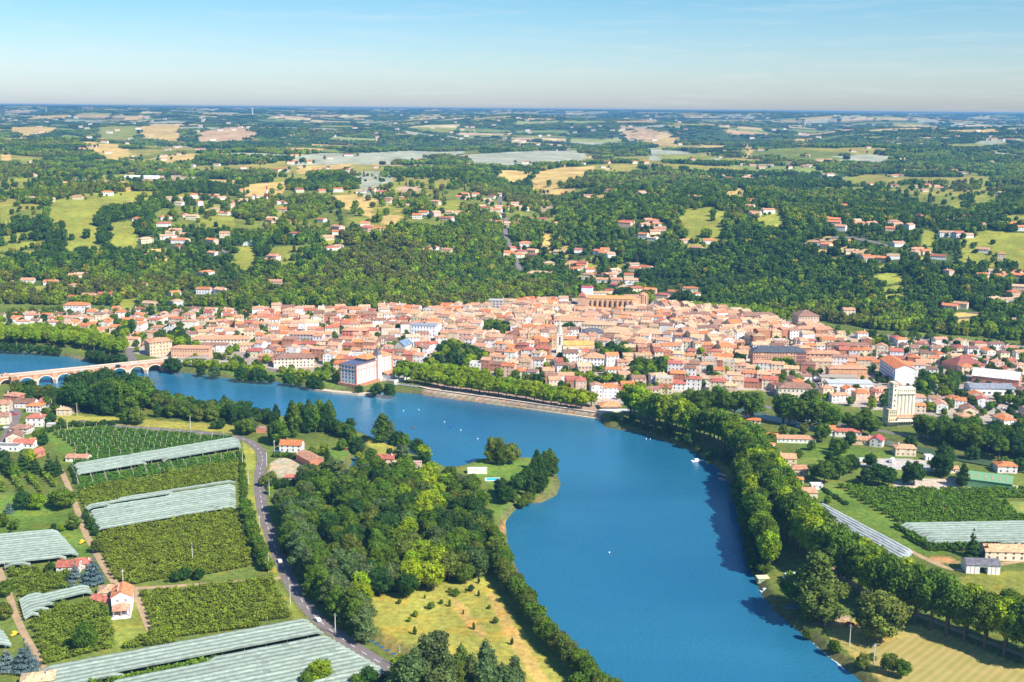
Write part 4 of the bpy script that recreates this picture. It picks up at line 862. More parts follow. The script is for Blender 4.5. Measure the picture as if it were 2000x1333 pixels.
def unlinked(me): return bpy.data.objects.new(me.name, me)
FT = [unlinked(far_tree(i, '')) for i in range(5)] + [unlinked(far_tree(9, 'c'))]
CL = [unlinked(clump(i)) for i in range(4)]
OB = [unlinked(bushy(i)) for i in range(4)]
def scatter(name, label, pts, tint, forms, scale, idx=None, sz=None):
    n = len(pts)
    me = bpy.data.meshes.new(name); me.vertices.add(n); me.vertices.foreach_set('co', np.asarray(pts, np.float32).ravel())
    def attr(nm, ty, a, key): x = me.attributes.new(nm, ty, 'POINT'); x.data.foreach_set(key, np.ascontiguousarray(a).ravel())
    sc = np.stack([scale, scale, scale if sz is None else sz], 1).astype(np.float32)
    attr('siz', 'FLOAT_VECTOR', sc, 'vector'); rot = np.zeros((n, 3), np.float32); rot[:, 2] = RS.uniform(0, 6.28, n)
    attr('rot', 'FLOAT_VECTOR', rot, 'vector'); c4 = np.ones((n, 4), np.float32); c4[:, :3] = tint; attr('tint', 'FLOAT_COLOR', c4, 'color')
    attr('idx', 'INT', (idx if idx is not None else RS.randint(0, len(forms), n)).astype(np.int32), 'value')
    o = obj(name, me, None, kind='stuff', label=label)
    g = bpy.data.node_groups.new(name, 'GeometryNodeTree')
    g.interface.new_socket('Geometry', in_out='INPUT', socket_type='NodeSocketGeometry'); g.interface.new_socket('Geometry', in_out='OUTPUT', socket_type='NodeSocketGeometry')
    N = g.nodes.new; gi = N('NodeGroupInput'); go = N('NodeGroupOutput'); ip = N('GeometryNodeInstanceOnPoints'); jn = N('GeometryNodeJoinGeometry'); mp = N('GeometryNodeMeshToPoints')
    def na(nm, ty): x = N('GeometryNodeInputNamedAttribute'); x.data_type = ty; x.inputs['Name'].default_value = nm; return x.outputs['Attribute']
    for f in forms[::-1]:
        oi = N('GeometryNodeObjectInfo'); oi.inputs['Object'].default_value = f; oi.inputs['As Instance'].default_value = False
        gt = N('GeometryNodeGeometryToInstance'); g.links.new(oi.outputs['Geometry'], gt.inputs[0]); g.links.new(gt.outputs[0], jn.inputs[0])
    g.links.new(gi.outputs[0], mp.inputs['Mesh']); g.links.new(mp.outputs[0], ip.inputs['Points']); g.links.new(jn.outputs[0], ip.inputs['Instance'])
    ip.inputs['Pick Instance'].default_value = True
    g.links.new(na('idx', 'INT'), ip.inputs['Instance Index']); g.links.new(na('rot', 'FLOAT_VECTOR'), ip.inputs['Rotation']); g.links.new(na('siz', 'FLOAT_VECTOR'), ip.inputs['Scale'])
    g.links.new(ip.outputs[0], go.inputs[0])
    md = o.modifiers.new('scatter', 'NODES'); md.node_group = g; return o
for lab, (pts, tint) in ORCHPOINTS.items():
    if not len(pts): continue
    q = np.array([(x, y, 0) for x, y, s in pts]); T = np.array([(.195, .265, .034)] * len(q)) * np.array(tint) * RS.uniform(.75, 1.25, (len(q), 1))
    scatter('orchard_rows', lab, q, T, OB, pts[:, 2])
# ------------------------------------------------------------------ buildings
WH, CR, PK, BK, GY_, OC = (.78, .75, .70), (.72, .60, .42), (.68, .48, .36), (.46, .20, .12), (.50, .47, .43), (.68, .50, .28)
OR, SA, BN, RD, SL, TN = (.60, .20, .075), (.58, .29, .165), (.29, .155, .105), (.42, .13, .085), (.085, .095, .115), (.54, .36, .21)
WW = {WH: 'white', CR: 'cream', PK: 'pink', BK: 'brick', GY_: 'grey', OC: 'ochre'}
RW = {OR: 'orange', SA: 'salmon', BN: 'brown', RD: 'red', SL: 'slate', TN: 'tan'}
def jc(c, a=.12): f = rnd.uniform(1 - a, 1 + a); return (c[0] * f, c[1] * f * rnd.uniform(.96, 1.04), c[2] * f * rnd.uniform(.94, 1.06))
def roof_gable(mb, w, d, he, rh, ov, col, t=.22, drop=0):
    y0, y1 = -d / 2 - ov, d / 2 + ov; zo = he - rh * ov / (d / 2) + .05
    for x0, x1 in ((-w / 2 - ov * .6, w / 2 + ov * .6),):
        vs = [(x0, y0, zo), (x0, 0, he + rh + .05), (x0, y1, zo), (x0, y1, zo - t), (x0, 0, he + rh - t), (x0, y0, zo - t)]
        vs += [(x1, b, c) for _, b, c in vs]
        mb.add(vs, [(0, 6, 7, 1), (1, 7, 8, 2), (2, 8, 9, 3), (3, 9, 10, 4), (4, 10, 11, 5), (5, 11, 6, 0), (0, 1, 4, 5), (1, 2, 3, 4), (6, 11, 10, 7), (7, 10, 9, 8)], col)
def roof_hip(mb, w, d, he, rh, ov, col, t=.22):
    X, Y = w / 2 + ov, d / 2 + ov; r = max(0.01, X - Y) if X > Y else 0; r2 = max(0.01, Y - X) if Y > X else 0.01
    z = he + .02
    vs = [(-X, -Y, z), (X, -Y, z), (X, Y, z), (-X, Y, z), (-max(r, .01), -r2 if not r else 0, he + rh), (max(r, .01), r2 if not r else 0, he + rh), (-X, -Y, z - t), (X, -Y, z - t), (X, Y, z - t), (-X, Y, z - t)]
    if r: f = [(0, 1, 5, 4), (1, 2, 5), (2, 3, 4, 5), (3, 0, 4)]
    else: f = [(0, 1, 4), (1, 2, 5, 4), (2, 3, 5), (3, 0, 4, 5)]
    mb.add(vs, f + [(6, 7, 1, 0), (7, 8, 2, 1), (8, 9, 3, 2), (9, 6, 0, 3), (9, 8, 7, 6)], col)
def walls(mb, w, d, he, rh, gable, col, zb=-1.2):
    x, y = w / 2, d / 2
    if gable:
        vs = [(-x, -y, zb), (x, -y, zb), (x, y, zb), (-x, y, zb), (-x, -y, he), (x, -y, he), (x, y, he), (-x, y, he), (-x, 0, he + rh - .1), (x, 0, he + rh - .1)]
        mb.add(vs, [(0, 1, 5, 4), (1, 2, 6, 9, 5), (2, 3, 7, 6), (3, 0, 4, 8, 7)], col)
    else: mb.box(-x, x, -y, y, zb, he, col)
def wins(mb, w, d, he, fl, sides='fblr', ww=1.0, wh=1.35, gap=2.7, col=(.06, .065, .075), z0=1.0, pr=.04, arch=False):
    fh = he / fl
    for sd in sides:
        L = w if sd in 'fb' else d; n = max(1, int(L / gap))
        for k in range(fl):
            for i in range(n):
                if rnd.random() < .06 and n > 2: continue
                c = -L / 2 + L * (i + .5) / n; z = k * fh + min(z0, fh * .35); a, b = c - ww / 2, c + ww / 2; zt = min(z + wh, (k + 1) * fh - .25)
                q = col
                if sd == 'f': mb.box(a, b, -d / 2 - pr, -d / 2 + .1, z, zt, q)
                elif sd == 'b': mb.box(a, b, d / 2 - .1, d / 2 + pr, z, zt, q)
                elif sd == 'l': mb.box(-w / 2 - pr, -w / 2 + .1, a, b, z, zt, q)
                else: mb.box(w / 2 - .1, w / 2 + pr, a, b, z, zt, q)
SHUT = [(.10, .09, .09), (.16, .12, .10), (.08, .10, .13), (.28, .34, .40), (.30, .20, .14)]
FOOT = []   # occupied ground: x, y, radius
BLD = []    # records for labels
def house(x, y, w, d, he, rh, rz, rf, wc, rc, fl=2, name='town_house', cat='house', chim=1, label=None, site='', out=None, z=None, ov=.45, win=True, lean=0):
    """out: None = a thing of its own, else (walls, roofs, windows) collectors"""
    z = float(hz(x, y)) if z is None else z
    A, B, Cc, D = (MB(), MB(), MB(), MB()) if out is None else (out[0], out[1], out[2], out[0])
    if out is not None:
        for q in out: q.place(x, y, z, rz)
    cw, crf = jc(wc, .08), jc(rc, .24)
    walls(A, w, d, he, rh, rf == 'gable', cw)
    if lean: A.box(-w / 2, w / 2, -d / 2 - lean, -d / 2 - .02, -1, he * .5, cw)
    if rf == 'gable': roof_gable(B, w, d, he, rh, ov, crf)
    elif rf == 'hip': roof_hip(B, w, d, he, rh, ov, crf)
    else:
        B.box(-w / 2 + .3, w / 2 - .3, -d / 2 + .3, d / 2 - .3, he + .01, he + .12, crf); A.box(-w / 2 - .05, w / 2 + .05, -d / 2 - .05, -d / 2 + .28, he + .005, he + .55, cw); A.box(-w / 2 - .05, w / 2 + .05, d / 2 - .28, d / 2 + .05, he + .005, he + .55, cw)
        A.box(-w / 2 - .05, -w / 2 + .28, -d / 2 + .285, d / 2 - .285, he + .005, he + .55, cw); A.box(w / 2 - .28, w / 2 + .05, -d / 2 + .285, d / 2 - .285, he + .005, he + .55, cw)
    if lean: B.add([(-w / 2 - .2, -d / 2 - lean - .3, he * .5), (w / 2 + .2, -d / 2 - lean - .3, he * .5), (w / 2 + .2, -d / 2 - .03, he * .5 + lean * .35), (-w / 2 - .2, -d / 2 - .03, he * .5 + lean * .35)], [(0, 1, 2, 3)], crf)
    chs = []
    for i in range(chim):
        cx = rnd.choice((-1, 1)) * w * rnd.uniform(.2, .42); cy = rnd.uniform(-.2, .2) * d; top = he + rh + rnd.uniform(.3, .9)
        if out is None: Q = MB(); Q.box(cx - .4, cx + .4, cy - .35, cy + .35, he, top, jc(WH if rnd.random() < .7 else BK)); Q.box(cx - .5, cx + .5, cy - .45, cy + .45, top + .002, top + .15, (.4, .2, .12), True); chs.append(Q)
        else: D.box(cx - .4, cx + .4, cy - .35, cy + .35, he, top, jc(WH))
    if win: wins(Cc, w, d, he, fl, 'flr' if out is not None else 'fblr', col=rnd.choice(SHUT), gap=rnd.uniform(2.6, 3.6))
    FOOT.append((x, y, max(w, d) * .5))
    if out is not None: return None
    if rf == 'gable' or rf == 'hip' or rf == 'flat':
        t = thing(name, (x, y, z), rz, category=cat)
        obj('wall', A.mesh('wall', M['wall']), t); ro_ = obj('roof', B.mesh('roof', M['roof']), t)
        for Q in chs: obj('chimney', Q.mesh('chimney', M['wall']), ro_)
        if win and Cc.f: obj('windows', Cc.mesh('windows', M['paint']), t, kind='stuff')
        if label: t['label'] = label
        BLD.append([t, wc, rc, rf, fl, w, site, P(x, y, z + he * .6)])
        return t
def hpx(px, py, w, d, he, rh, rz, rf, wc, rc, fl=2, **k):
    x, y = on(px, py) if k.pop('hill', False) else at(px, py, 0)
    return house(x, y + d * .5 * abs(math.cos(rz)), w, d, he, rh, rz, rf, wc, rc, fl, **k)
def landmark(name, label, cat, x, y, rz, z=0, r=15, n=1):
    t = thing(name, (x, y, z), rz, label=label, category=cat)
    for i in range(n): FOOT.append((x, y, r))
    return t
def part(t, name, mb, m='wall', **p):
    return obj(name, mb.mesh(name, M[m]), t, **p)
LM = {}   # landmark names for labels: name -> photo point
def boxwalls(w, d, h, col): mb = MB(); mb.box(-w / 2, w / 2, -d / 2, d / 2, -1, h, col); return mb

# the white riverside hotel (old mill) on its brick plinth
def hotel():
    ax, ay = at(696, 758, 0); bx, by = at(769, 736, 0); L = math.hypot(bx - ax, by - ay); rz = math.atan2(by - ay, bx - ax)
    t = landmark('hotel', 'white five-storey riverside hotel with brick trim and a small pointed tower', 'hotel', ax, ay, rz)
    for s in np.arange(0, L, 8): FOOT.append((ax + math.cos(rz) * s - math.sin(rz) * 8, ay + math.sin(rz) * s + math.cos(rz) * 8, 11))
    W0 = 17.0; a = L * .55
    br, wh = (.60, .27, .15), (.80, .78, .74)
    pl = MB(); pl.box(-1.2, a + 2, -1.2, W0 + 1, -4, 2.6, br); part(t, 'plinth', pl, 'brick')
    w1 = MB(); w1.box(0, a, 0, W0, 2.61, 17.5, wh); w1.box(a + .01, L, 1.2, W0 - 1, -1, 19.0, wh); part(t, 'wall', w1)
    tr = MB()
    for x in (0, a - 1.2): tr.box(x - .1, x + 1.2, -.12, .3, 2.62, 17.4, br)
    tr.box(-.14, -.01, -.1, 1.2, 2.62, 17.4, br); tr.box(-.14, -.01, W0 - 1.2, W0, 2.62, 17.4, br)
    tr.box(-.35, a + .1, -.35, W0 + .2, 14.0, 14.45, br, True); tr.box(-.4, a + .1, -.4, W0 + .3, 17.51, 18.0, br, True)
    tr.box(a + .02, L + .2, 1.0, 1.3, 15.2, 15.6, br, True); tr.box(L - 1.5, L + .25, .95, 1.25, -1, 18.9, br)
    part(t, 'brick_trim', tr, 'brick')
    fr = MB(); fr.box(.6, a - .6, .6, W0 - .6, 18.01, 18.25, (.10, .12, .20)); part(t, 'flat_roof', fr, 'paint')
    pv = MB(); pv.box(a * .62, a + 4, 3.0, W0 - 3, 18.26, 20.3, (.35, .30, .28)); part(t, 'terrace_room', pv)
    hp = MB(); hp.place(a * .81 + 2, W0 / 2, 0, 0); roof_hip(hp, a * .38 + 5, W0 - 3, 20.35, 3.0, .6, (.66, .26, .09)); part(t, 'roof', hp, 'roof')
    h2 = MB(); h2.place((a + L) / 2 + 2.5, W0 / 2, 0, 0); roof_hip(h2, L - a - 4, W0 - 2.2, 19.03, 3.6, .5, (.62, .26, .12)); part(t, 'roof', h2, 'roof')
    tw = MB(); tw.box(a + .6, a + 5.2, -.6, 4.4, -1, 22.2, wh); part(t, 'tower', tw)
    ts = MB(); ts.place(a + 2.9, 1.9, 0, 0); roof_hip(ts, 4.7, 4.9, 22.25, 6.5, .4, (.16, .14, .15)); part(t, 'tower_roof', ts, 'roof')
    wn = MB()
    def W_(x0, x1, n, y, zs, hh, c, ww=1.05):
        for z in zs:
            for i in range(n):
                q = x0 + (x1 - x0) * (i + .5) / n; wn.box(q - ww / 2, q + ww / 2, y - .06, y + .1, z, z + hh, c)
    W_(1.5, a - 1.5, 7, 0, (3.3,), 2.2, (.38, .50, .52), 1.5); W_(1.5, a - 1.5, 7, 0, (6.6, 9.2, 11.8, 14.9), 1.6, (.42, .20, .16))
    W_(a + 6, L - 2, 4, 1.2, (4, 7, 10, 12.8, 16), 1.5, (.42, .20, .16)); W_(a + 1.5, a + 4.2, 1, -.6, (5, 9, 13, 17, 19.8), 1.3, (.3, .2, .18))
    for z, hh, c in ((3.3, 2.2, (.25, .40, .45)), (6.6, 1.8, (.12, .10, .14)), (9.2, 1.8, (.30, .10, .09)), (11.8, 1.5, (.12, .10, .14)), (14.9, 1.8, (.12, .12, .18))):
        for i in range(4): q = 1.8 + (W0 - 3.6) * (i + .5) / 4; wn.box(-.07, .1, q - .7, q + .7, z, z + hh, c)
    part(t, 'windows', wn, 'paint', kind='stuff')
    an = MB(); an.box(a + 8, L + 6, -7, 1.1, -1, 4.2, wh); part(t, 'annex', an)
    ar = MB(); ar.add([(a + 7.5, -7.5, 4.2), (L + 6.5, -7.5, 4.2), (L + 6.5, 1.0, 6.6), (a + 7.5, 1.0, 6.6)], [(0, 1, 2, 3)], (.50, .22, .12)); part(t, 'annex_roof', ar, 'roof')
    te = MB(); te.box(a + 3, L + 16, -15, -7.2, -3, 1.6, (.35, .30, .28)); te.box(a + 3, L + 16, -15.2, -15, -3, 2.6, (.7, .68, .62)); part(t, 'terrace', te)
    LM['the white riverside hotel'] = P(ax + 10, ay + 15, 8)
hotel()
# generic large buildings
def big(name, label, cat, px, py, w, d, h, rz, roof, wc, rc, fl, rh=3.5, ww=1.1, wh=1.5, gap=3.0, wcol=(.10, .09, .10), lm=None, extra=None, ov=.6, hill=False, sides='fblr', yo=None):
    x, y = on(px, py) if hill else at(px, py, 0); y += d / 2 if yo is None else yo; z = float(hz(x, y))
    t = landmark(name, label, cat, x, y, rz, z, r=d / 2 + 2)
    for s in np.arange(-w / 2, w / 2 + .1, max(6, d / 2)): FOOT.append((x + math.cos(rz) * s, y + math.sin(rz) * s, d / 2 + 2))
    a = MB(); walls(a, w, d, h, rh, roof == 'gable', wc, -2); part(t, 'wall', a)
    b = MB()
    if roof == 'hip': roof_hip(b, w, d, h, rh, ov, rc)
    elif roof == 'gable': roof_gable(b, w, d, h, rh, ov, rc)
    elif roof == 'arch':
        n = 10; vs = []
        for i in range(n + 1):
            q = -1 + 2 * i / n; z_ = h + rh * (1 - q * q) + .05; vs += [(-w / 2 - ov, q * (d / 2 + ov), z_), (w / 2 + ov, q * (d / 2 + ov), z_)]
        b.add(vs, [(2 * i, 2 * i + 1, 2 * i + 3, 2 * i + 2) for i in range(n)], rc)
        e = MB()
        for X in (-w / 2, w / 2):
            vs = [(X, -d / 2 + d * i / n, h + rh * (1 - (-1 + 2 * i / n) ** 2)) for i in range(n + 1)]; e.add(vs, [tuple(range(n + 1))], wc)
        part(t, 'end_wall', e)
    else: b.box(-w / 2 - .3, w / 2 + .3, -d / 2 - .3, d / 2 + .3, h + .01, h + .5, rc)
    part(t, 'roof', b, 'roof' if roof != 'flat' else 'paint')
    if fl:
        c = MB(); wins(c, w, d, h, fl, sides, ww, wh, gap, wcol); part(t, 'windows', c, 'paint', kind='stuff')
    if extra: extra(t, w, d, h, rh)
    if lm: LM[lm] = P(x, y, z + h * .6)
    return t
def chims(n):
    def f(t, w, d, h, rh):
        for i in range(n):
            q = MB(); x = -w / 2 + w * (i + .5) / n; q.box(x - .5, x + .5, -.4, .4, h, h + rh + 1.2, (.62, .45, .35)); part(t, 'chimney', q)
    return f
# slate-roofed school with arcades
def school_extra(t, w, d, h, rh):
    a = MB()
    for k, z in ((0, .6), (1, 4.2)):
        for i in range(9):
            x = -w * .29 + w * .62 * i / 9
            pr = [(x - 1.35, z), (x + 1.35, z), (x + 1.35, z + 1.5), (x + 1.0, z + 2.3), (x + .45, z + 2.7), (x - .45, z + 2.7), (x - 1.0, z + 2.3), (x - 1.35, z + 1.5)]
            vs = [(p, -d / 2 - .25, q) for p, q in pr] + [(p, -d / 2 - .02, q) for p, q in pr]; n = len(pr)
            a.add(vs, [tuple(range(n))] + [(i_, (i_ + 1) % n, n + (i_ + 1) % n, n + i_) for i_ in range(n)], (.09, .07, .08))
    part(t, 'arches', a, 'paint', kind='stuff')
    s = MB()
    for z in (4.0, 7.4, 10.6): s.box(-w / 2 - .15, w / 2 + .15, -d / 2 - .4, -d / 2 - .001, z - .15, z + .1, (.66, .38, .24), True)
    part(t, 'string_courses', s)
    r = MB()
    for i in range(4): x = w * .355 + i * 2.0; r.box(x - .7, x + .7, -d / 2 - .12, -d / 2 - .01, 1, 12.6, (.30, .14, .12))
    part(t, 'bay_windows', r, 'paint', kind='stuff')
big('school', 'long brick school with slate roof and two tiers of arched galleries', 'school', 1522, 718, 46, 14, 13.6, -.03, 'hip', (.74, .42, .26), SL, 4, 4.2, 1.0, 1.5, 2.3, (.16, .08, .08), 'the slate-roofed school', school_extra)
big('apartment_block', 'tall white apartment block with wide orange roof and shaded window bands', 'apartment block', 1766, 752, 42, 16, 13.5, 1.57, 'gable', (.82, .82, .84), (.66, .215, .08), 5, 3.2, 2.2, 1.4, 3.2, (.22, .26, .34), 'the orange-roofed white block', sides='b', yo=21)
def silo():
    x, y = at(1762, 833, 0); t = landmark('grain_silo', 'tall cream grain silo with fluted bins and a slim windowed tower', 'silo', x, y + 8, .12, 0, 16)
    FOOT.append((x + 8, y + 5, 14)); c = (.82, .75, .57)
    b = MB()
    for j in (0, 1):
        for i in range(5): b.cone(-4 + i * 3.6, -4 + j * 5, 6.0, 20.6, 2.25, 2.25, 12, c)
    part(t, 'bins', b)
    for i, n in enumerate(('head_house',)): q = MB(); q.box(-6.4, 12.7, -7, 3.8, 20.62, 21.2, (.62, .52, .36), True); q.box(-5.4, 11.7, -6, 2.8, 21.21, 24.6, c); part(t, n, q)
    q = MB(); q.box(-11.2, -6.45, -6.5, 2.5, -1, 27.6, c); q.box(-11.6, -6.1, -6.9, 2.9, 27.61, 28.1, (.6, .52, .38), True); part(t, 'tower', q)
    q = MB(); q.box(-15, -6.0, -8.2, 4, -1, 10.5, (.74, .62, .40)); q.box(-15.3, -5.8, -8.5, 4.3, 10.51, 11.0, (.66, .5, .32), True); part(t, 'stair_block', q)
    q = MB(); q.box(-5.9, 13, -9.5, 4.4, -1, 5.98, (.80, .74, .58)); part(t, 'loading_hall', q)
    q = MB(); q.add([(-5.9, -10.4, 5.6), (14, -10.4, 5.6), (14, -4.5, 7.4), (-5.9, -4.5, 7.4)], [(0, 1, 2, 3)], (.55, .24, .13)); q.add([(12, -10.4, 5.6), (20, -9, 4.6), (20, 1, 4.6), (12, 1, 6.6)], [(0, 1, 2, 3)], (.55, .24, .13)); part(t, 'canopy_roof', q, 'roof')
    q = MB(); q.box(-15.5, 12, -13, -9.55, 3.4, 3.7, (.6, .55, .45), True); part(t, 'loading_canopy', q)
    w = MB()
    for z in (3.2, 6.4, 9.0 - .6): 
        for X in (-13.4, -11.4, -9.4, -7.4): w.box(X - .45, X + .45, -8.26, -8.1, z, z + 1.2, (.08, .07, .07))
        for Y in (-6, -3, 0): w.box(-15.06, -14.9, Y - .45, Y + .45, z, z + 1.2, (.08, .07, .07))
    for z in (12.5, 16, 19.5, 23, 25.6):
        w.box(-9.6, -8.2, -6.56, -6.4, z, z + 1.1, (.10, .07, .06)); w.box(-11.26, -11.1, -3.2, -1.6, z, z + 1.1, (.10, .07, .06))
    for i in range(8): w.box(-4.4 + i * 2.1, -3.5 + i * 2.1, -6.05, -5.9, 22.4, 23.5, (.25, .2, .14))
    for i in range(7): w.box(-4.9 + i * 2.5, -3.2 + i * 2.5, -9.56, -9.4, 1.0, 3.2, (.16, .14, .12))
    part(t, 'windows', w, 'paint', kind='stuff'); LM['the cream grain silo'] = P(x, y, 14); t.scale = (.74, .8, 1.1)
silo()
# abbey
def abbey():
    x, y = at(1200, 609, 0); z = 2
    t = landmark('abbey_church', 'long brick abbey church with buttresses and orange tiled nave roof', 'church', x, y + 14, -.10, z, 22)
    for s in (-38, -24, -10, 6, 20, 34): FOOT.append((x + s, y + 14 - s * .1, 17))
    c = (.62, .38, .22)
    a = MB(); a.box(-38, 26, -7, 7, -3, 13, c); part(t, 'nave', a)
    r = MB(); r.place(-6, 0, 0, 0); roof_gable(r, 63, 14, 13, 3.4, .5, (.62, .30, .11)); part(t, 'roof', r, 'roof')
    p = MB(); p.cone(27, 0, -3, 12.5, 7, 7, 8, c); part(t, 'apse', p)
    p = MB(); p.cone(27, 0, 12.52, 16, 7.6, .2, 8, (.62, .31, .12)); part(t, 'apse_roof', p, 'roof')
    for i in range(9):
        b = MB(); X = -30 + i * 7; b.box(X - .7, X + .7, -10, -6.9, -3, 10, c); b.add([(X - .7, -10, 10), (X + .7, -10, 10), (X + .7, -6.9, 12.5), (X - .7, -6.9, 12.5)], [(0, 1, 2, 3)], (.5, .3, .17)); part(t, 'buttress', b)
    w = MB()
    for i in range(8): X = -26.5 + i * 7; w.box(X - .9, X + .9, -7.08, -6.95, 2, 9.5, (.10, .07, .06))
    part(t, 'windows', w, 'paint', kind='stuff')
    b = MB(); b.box(-50, -38.1, -7.5, 7.5, -3, 12, (.58, .36, .22)); part(t, 'tower_base', b)
    b = MB(); b.box(-49, -39, -5.5, 5.5, 12.01, 16, (.55, .22, .12)); b.add([(-49, -5.5, 16.01), (-39, -5.5, 16.01), (-44, -5.5, 20), (-49, 5.5, 16.01), (-39, 5.5, 16.01), (-44, 5.5, 20)], [(0, 1, 2), (1, 4, 5, 2), (0, 2, 5, 3), (3, 5, 4)], (.55, .22, .12)); part(t, 'bell_gable', b)
    w = MB(); [w.box(-44 + q - .8, -44 + q + .8, -5.56, -5.4, 12.8, 15.4, (.06, .05, .05)) for q in (-2.8, 0, 2.8)]; part(t, 'belfry_openings', w, 'paint')
    t2 = landmark('chapel', 'tall apsed brick chapel beyond the east end of the abbey church', 'chapel', x + 30, y + 30, .12, z, 12); t.scale = (.80, .80, .86); t2.scale = (.8, .8, .9)
    b = MB(); b.box(-22, 6, -6, 6, -3, 12, c); b.cone(6, 0, -3, 14.5, 6.5, 6.5, 8, c); part(t2, 'wall', b)
    b = MB(); b.place(-8, 0, 0, 0); roof_gable(b, 28, 12, 12, 2.6, .5, (.40, .22, .14)); part(t2, 'roof', b, 'roof')
    b = MB(); b.cone(6, 0, 14.52, 17.5, 7, .3, 8, (.56, .28, .14)); part(t2, 'apse_roof', b, 'roof')
    for i in range(4):
        a_ = -1.9 + i * .75; b = MB(); b.box(6 + 7.2 * math.cos(a_) - .5, 6 + 7.2 * math.cos(a_) + .5, 7.2 * math.sin(a_) - .5, 7.2 * math.sin(a_) + .5, -3, 13.5, (.56, .34, .2)); part(t2, 'buttress', b)
    LM['the abbey church'] = P(x, y, 8)
abbey()
def spire():
    x, y = at(1093, 692, 0); c = (.74, .66, .54)
    t = landmark('church', 'church with slender pale stone spire and ochre-tiled nave', 'church', x, y + 6, .02, 0, 8)
    for s in (8, 16, 24): FOOT.append((x + s, y + 8, 9))
    b = MB(); b.box(-3, 3, -3, 3, -1, 17, c); b.box(-3.3, 3.3, -3.3, 3.3, 17.01, 17.5, c, True); part(t, 'tower', b)
    b = MB(); b.cone(0, 0, 17.51, 31, 2.9, .12, 8, (.70, .58, .44)); part(t, 'spire', b)
    for sx in (-1, 1):
        for sy in (-1, 1): b = MB(); b.cone(sx * 2.5, sy * 2.5, 17.52, 21, .6, .05, 4, c); part(t, 'pinnacle', b)
    w = MB(); w.box(-.7, .7, -3.07, -2.9, 8, 15.5, (.12, .10, .09)); w.box(-3.07, -2.9, -.7, .7, 8, 15.5, (.12, .10, .09)); part(t, 'louvres', w, 'paint')
    b = MB(); b.place(18, 2, 0, 0); b.box(-14.9, 14, -6, 6, -1, 8, (.78, .70, .54)); part(t, 'nave', b)
    b = MB(); b.place(17.5, 2, 0, 0); roof_gable(b, 28, 12, 8, 3, .4, (.60, .36, .10)); part(t, 'roof', b, 'roof')
    b = MB(); b.place(20, -6, 0, 0); b.box(-12, 10, -3, 1.9, -1, 4.5, (.7, .6, .45)); part(t, 'aisle', b)
    b = MB(); b.add([(7.5, -9.5, 4.4), (30.5, -9.5, 4.4), (30.5, -4.05, 6.4), (7.5, -4.05, 6.4)], [(0, 1, 2, 3)], (.58, .33, .10)); part(t, 'aisle_roof', b, 'roof')
    LM['the stone church spire'] = P(x, y, 14)
spire()
big('tower_block', 'windowless white scaffolded tower with a red flat top', 'tower', 1147, 597, 12.5, 11, 20.5, -.15, 'flat', (.84, .85, .88), (.62, .10, .14), 0, lm='the white windowless tower')
big('station_building', 'white railway station building with orange hipped roof', 'station', 148, 611, 26, 10, 8.2, -.02, 'hip', WH, OR, 2, 2.8, lm='the railway station')
big('town_hall', 'big pale building with brown pyramid roof standing before the wooded slope', 'hall', 1577, 640, 22, 20, 12, .1, 'hip', (.70, .50, .36), BN, 3, 5, lm='the pyramid-roofed hall')
big('school_wing', 'long ochre two-storey wing below the pyramid-roofed hall', 'school building', 1590, 658, 36, 11, 8, .02, 'hip', (.68, .50, .36), SA, 2, 2.2)
big('apartment_block', 'orange apartment block with pale balcony band and flat top', 'apartment block', 1656, 740, 32, 12, 8.6, -.02, 'hip', (.70, .36, .18), SA, 3, 1.8, 1.3, 1.2, 3.1, (.40, .30, .26), 'the orange apartment block')
big('sports_hall', 'hall with pale arched roof and reddish end wall', 'sports hall', 1955, 752, 36, 19, 5.5, -.5, 'arch', (.58, .26, .18), (.66, .64, .60), 0, 5, lm='the arched-roof hall')
big('warehouse', 'low white warehouse with shallow dark grey roof', 'warehouse', 1938, 772, 34, 16, 5.5, -.03, 'gable', (.80, .80, .78), (.24, .26, .29), 1, 2.4, 2.4, 1.6, 4.2, (.12, .13, .15), 'the grey-roofed warehouse')
big('gymnasium', 'brown steep-roofed hall with sweeping eaves', 'hall', 1890, 725, 28, 22, 4.5, .25, 'hip', (.52, .32, .24), (.30, .10, .075), 1, 7)
big('office_building', 'white four-storey office building with dark flat roof', 'office building', 828, 665, 24, 14, 14, -.12, 'flat', (.82, .82, .80), (.30, .33, .38), 4, 1, 1.1, 1.9, 2.7, (.20, .24, .32), 'the white flat-roofed office')
big('apartment_block', 'grey block of stacked balconies at the foot of the wooded slope', 'apartment block', 969, 607, 16, 12, 11, -.1, 'flat', (.62, .55, .48), (.5, .47, .44), 4, 1, 2.4, 1.6, 3.4, (.22, .16, .14), 'the balconied grey block')
big('apartment_block', 'terracotta-red apartment building with recessed loggias', 'apartment block', 693, 664, 24, 13, 9, -.08, 'hip', (.60, .20, .12), SA, 3, 2, 2.0, 1.7, 3.3, (.20, .07, .07), 'the terracotta-red apartments')
big('bank_building', 'tall ochre corner building near the bridge with shaded west wall', 'building', 304, 695, 20, 18, 12.5, .55, 'hip', (.70, .50, .33), SA, 4, 2.6, 1.0, 1.6, 2.7, (.20, .15, .14), 'the ochre corner building')
big('terrace_building', 'long orange-pink terrace with rows of windows at the bridge head', 'building', 372, 699, 34, 11, 8.4, -.02, 'hip', (.72, .44, .28), SA, 2, 2.0, .95, 1.5, 2.4, (.40, .18, .12), 'the orange-pink terrace')
big('terrace_building', 'long cream three-storey range of roofs beside the dark town trees', 'building', 430, 682, 50, 12, 9, .06, 'hip', (.76, .66, .5), SA, 3, 2.8, lm='the long cream range')
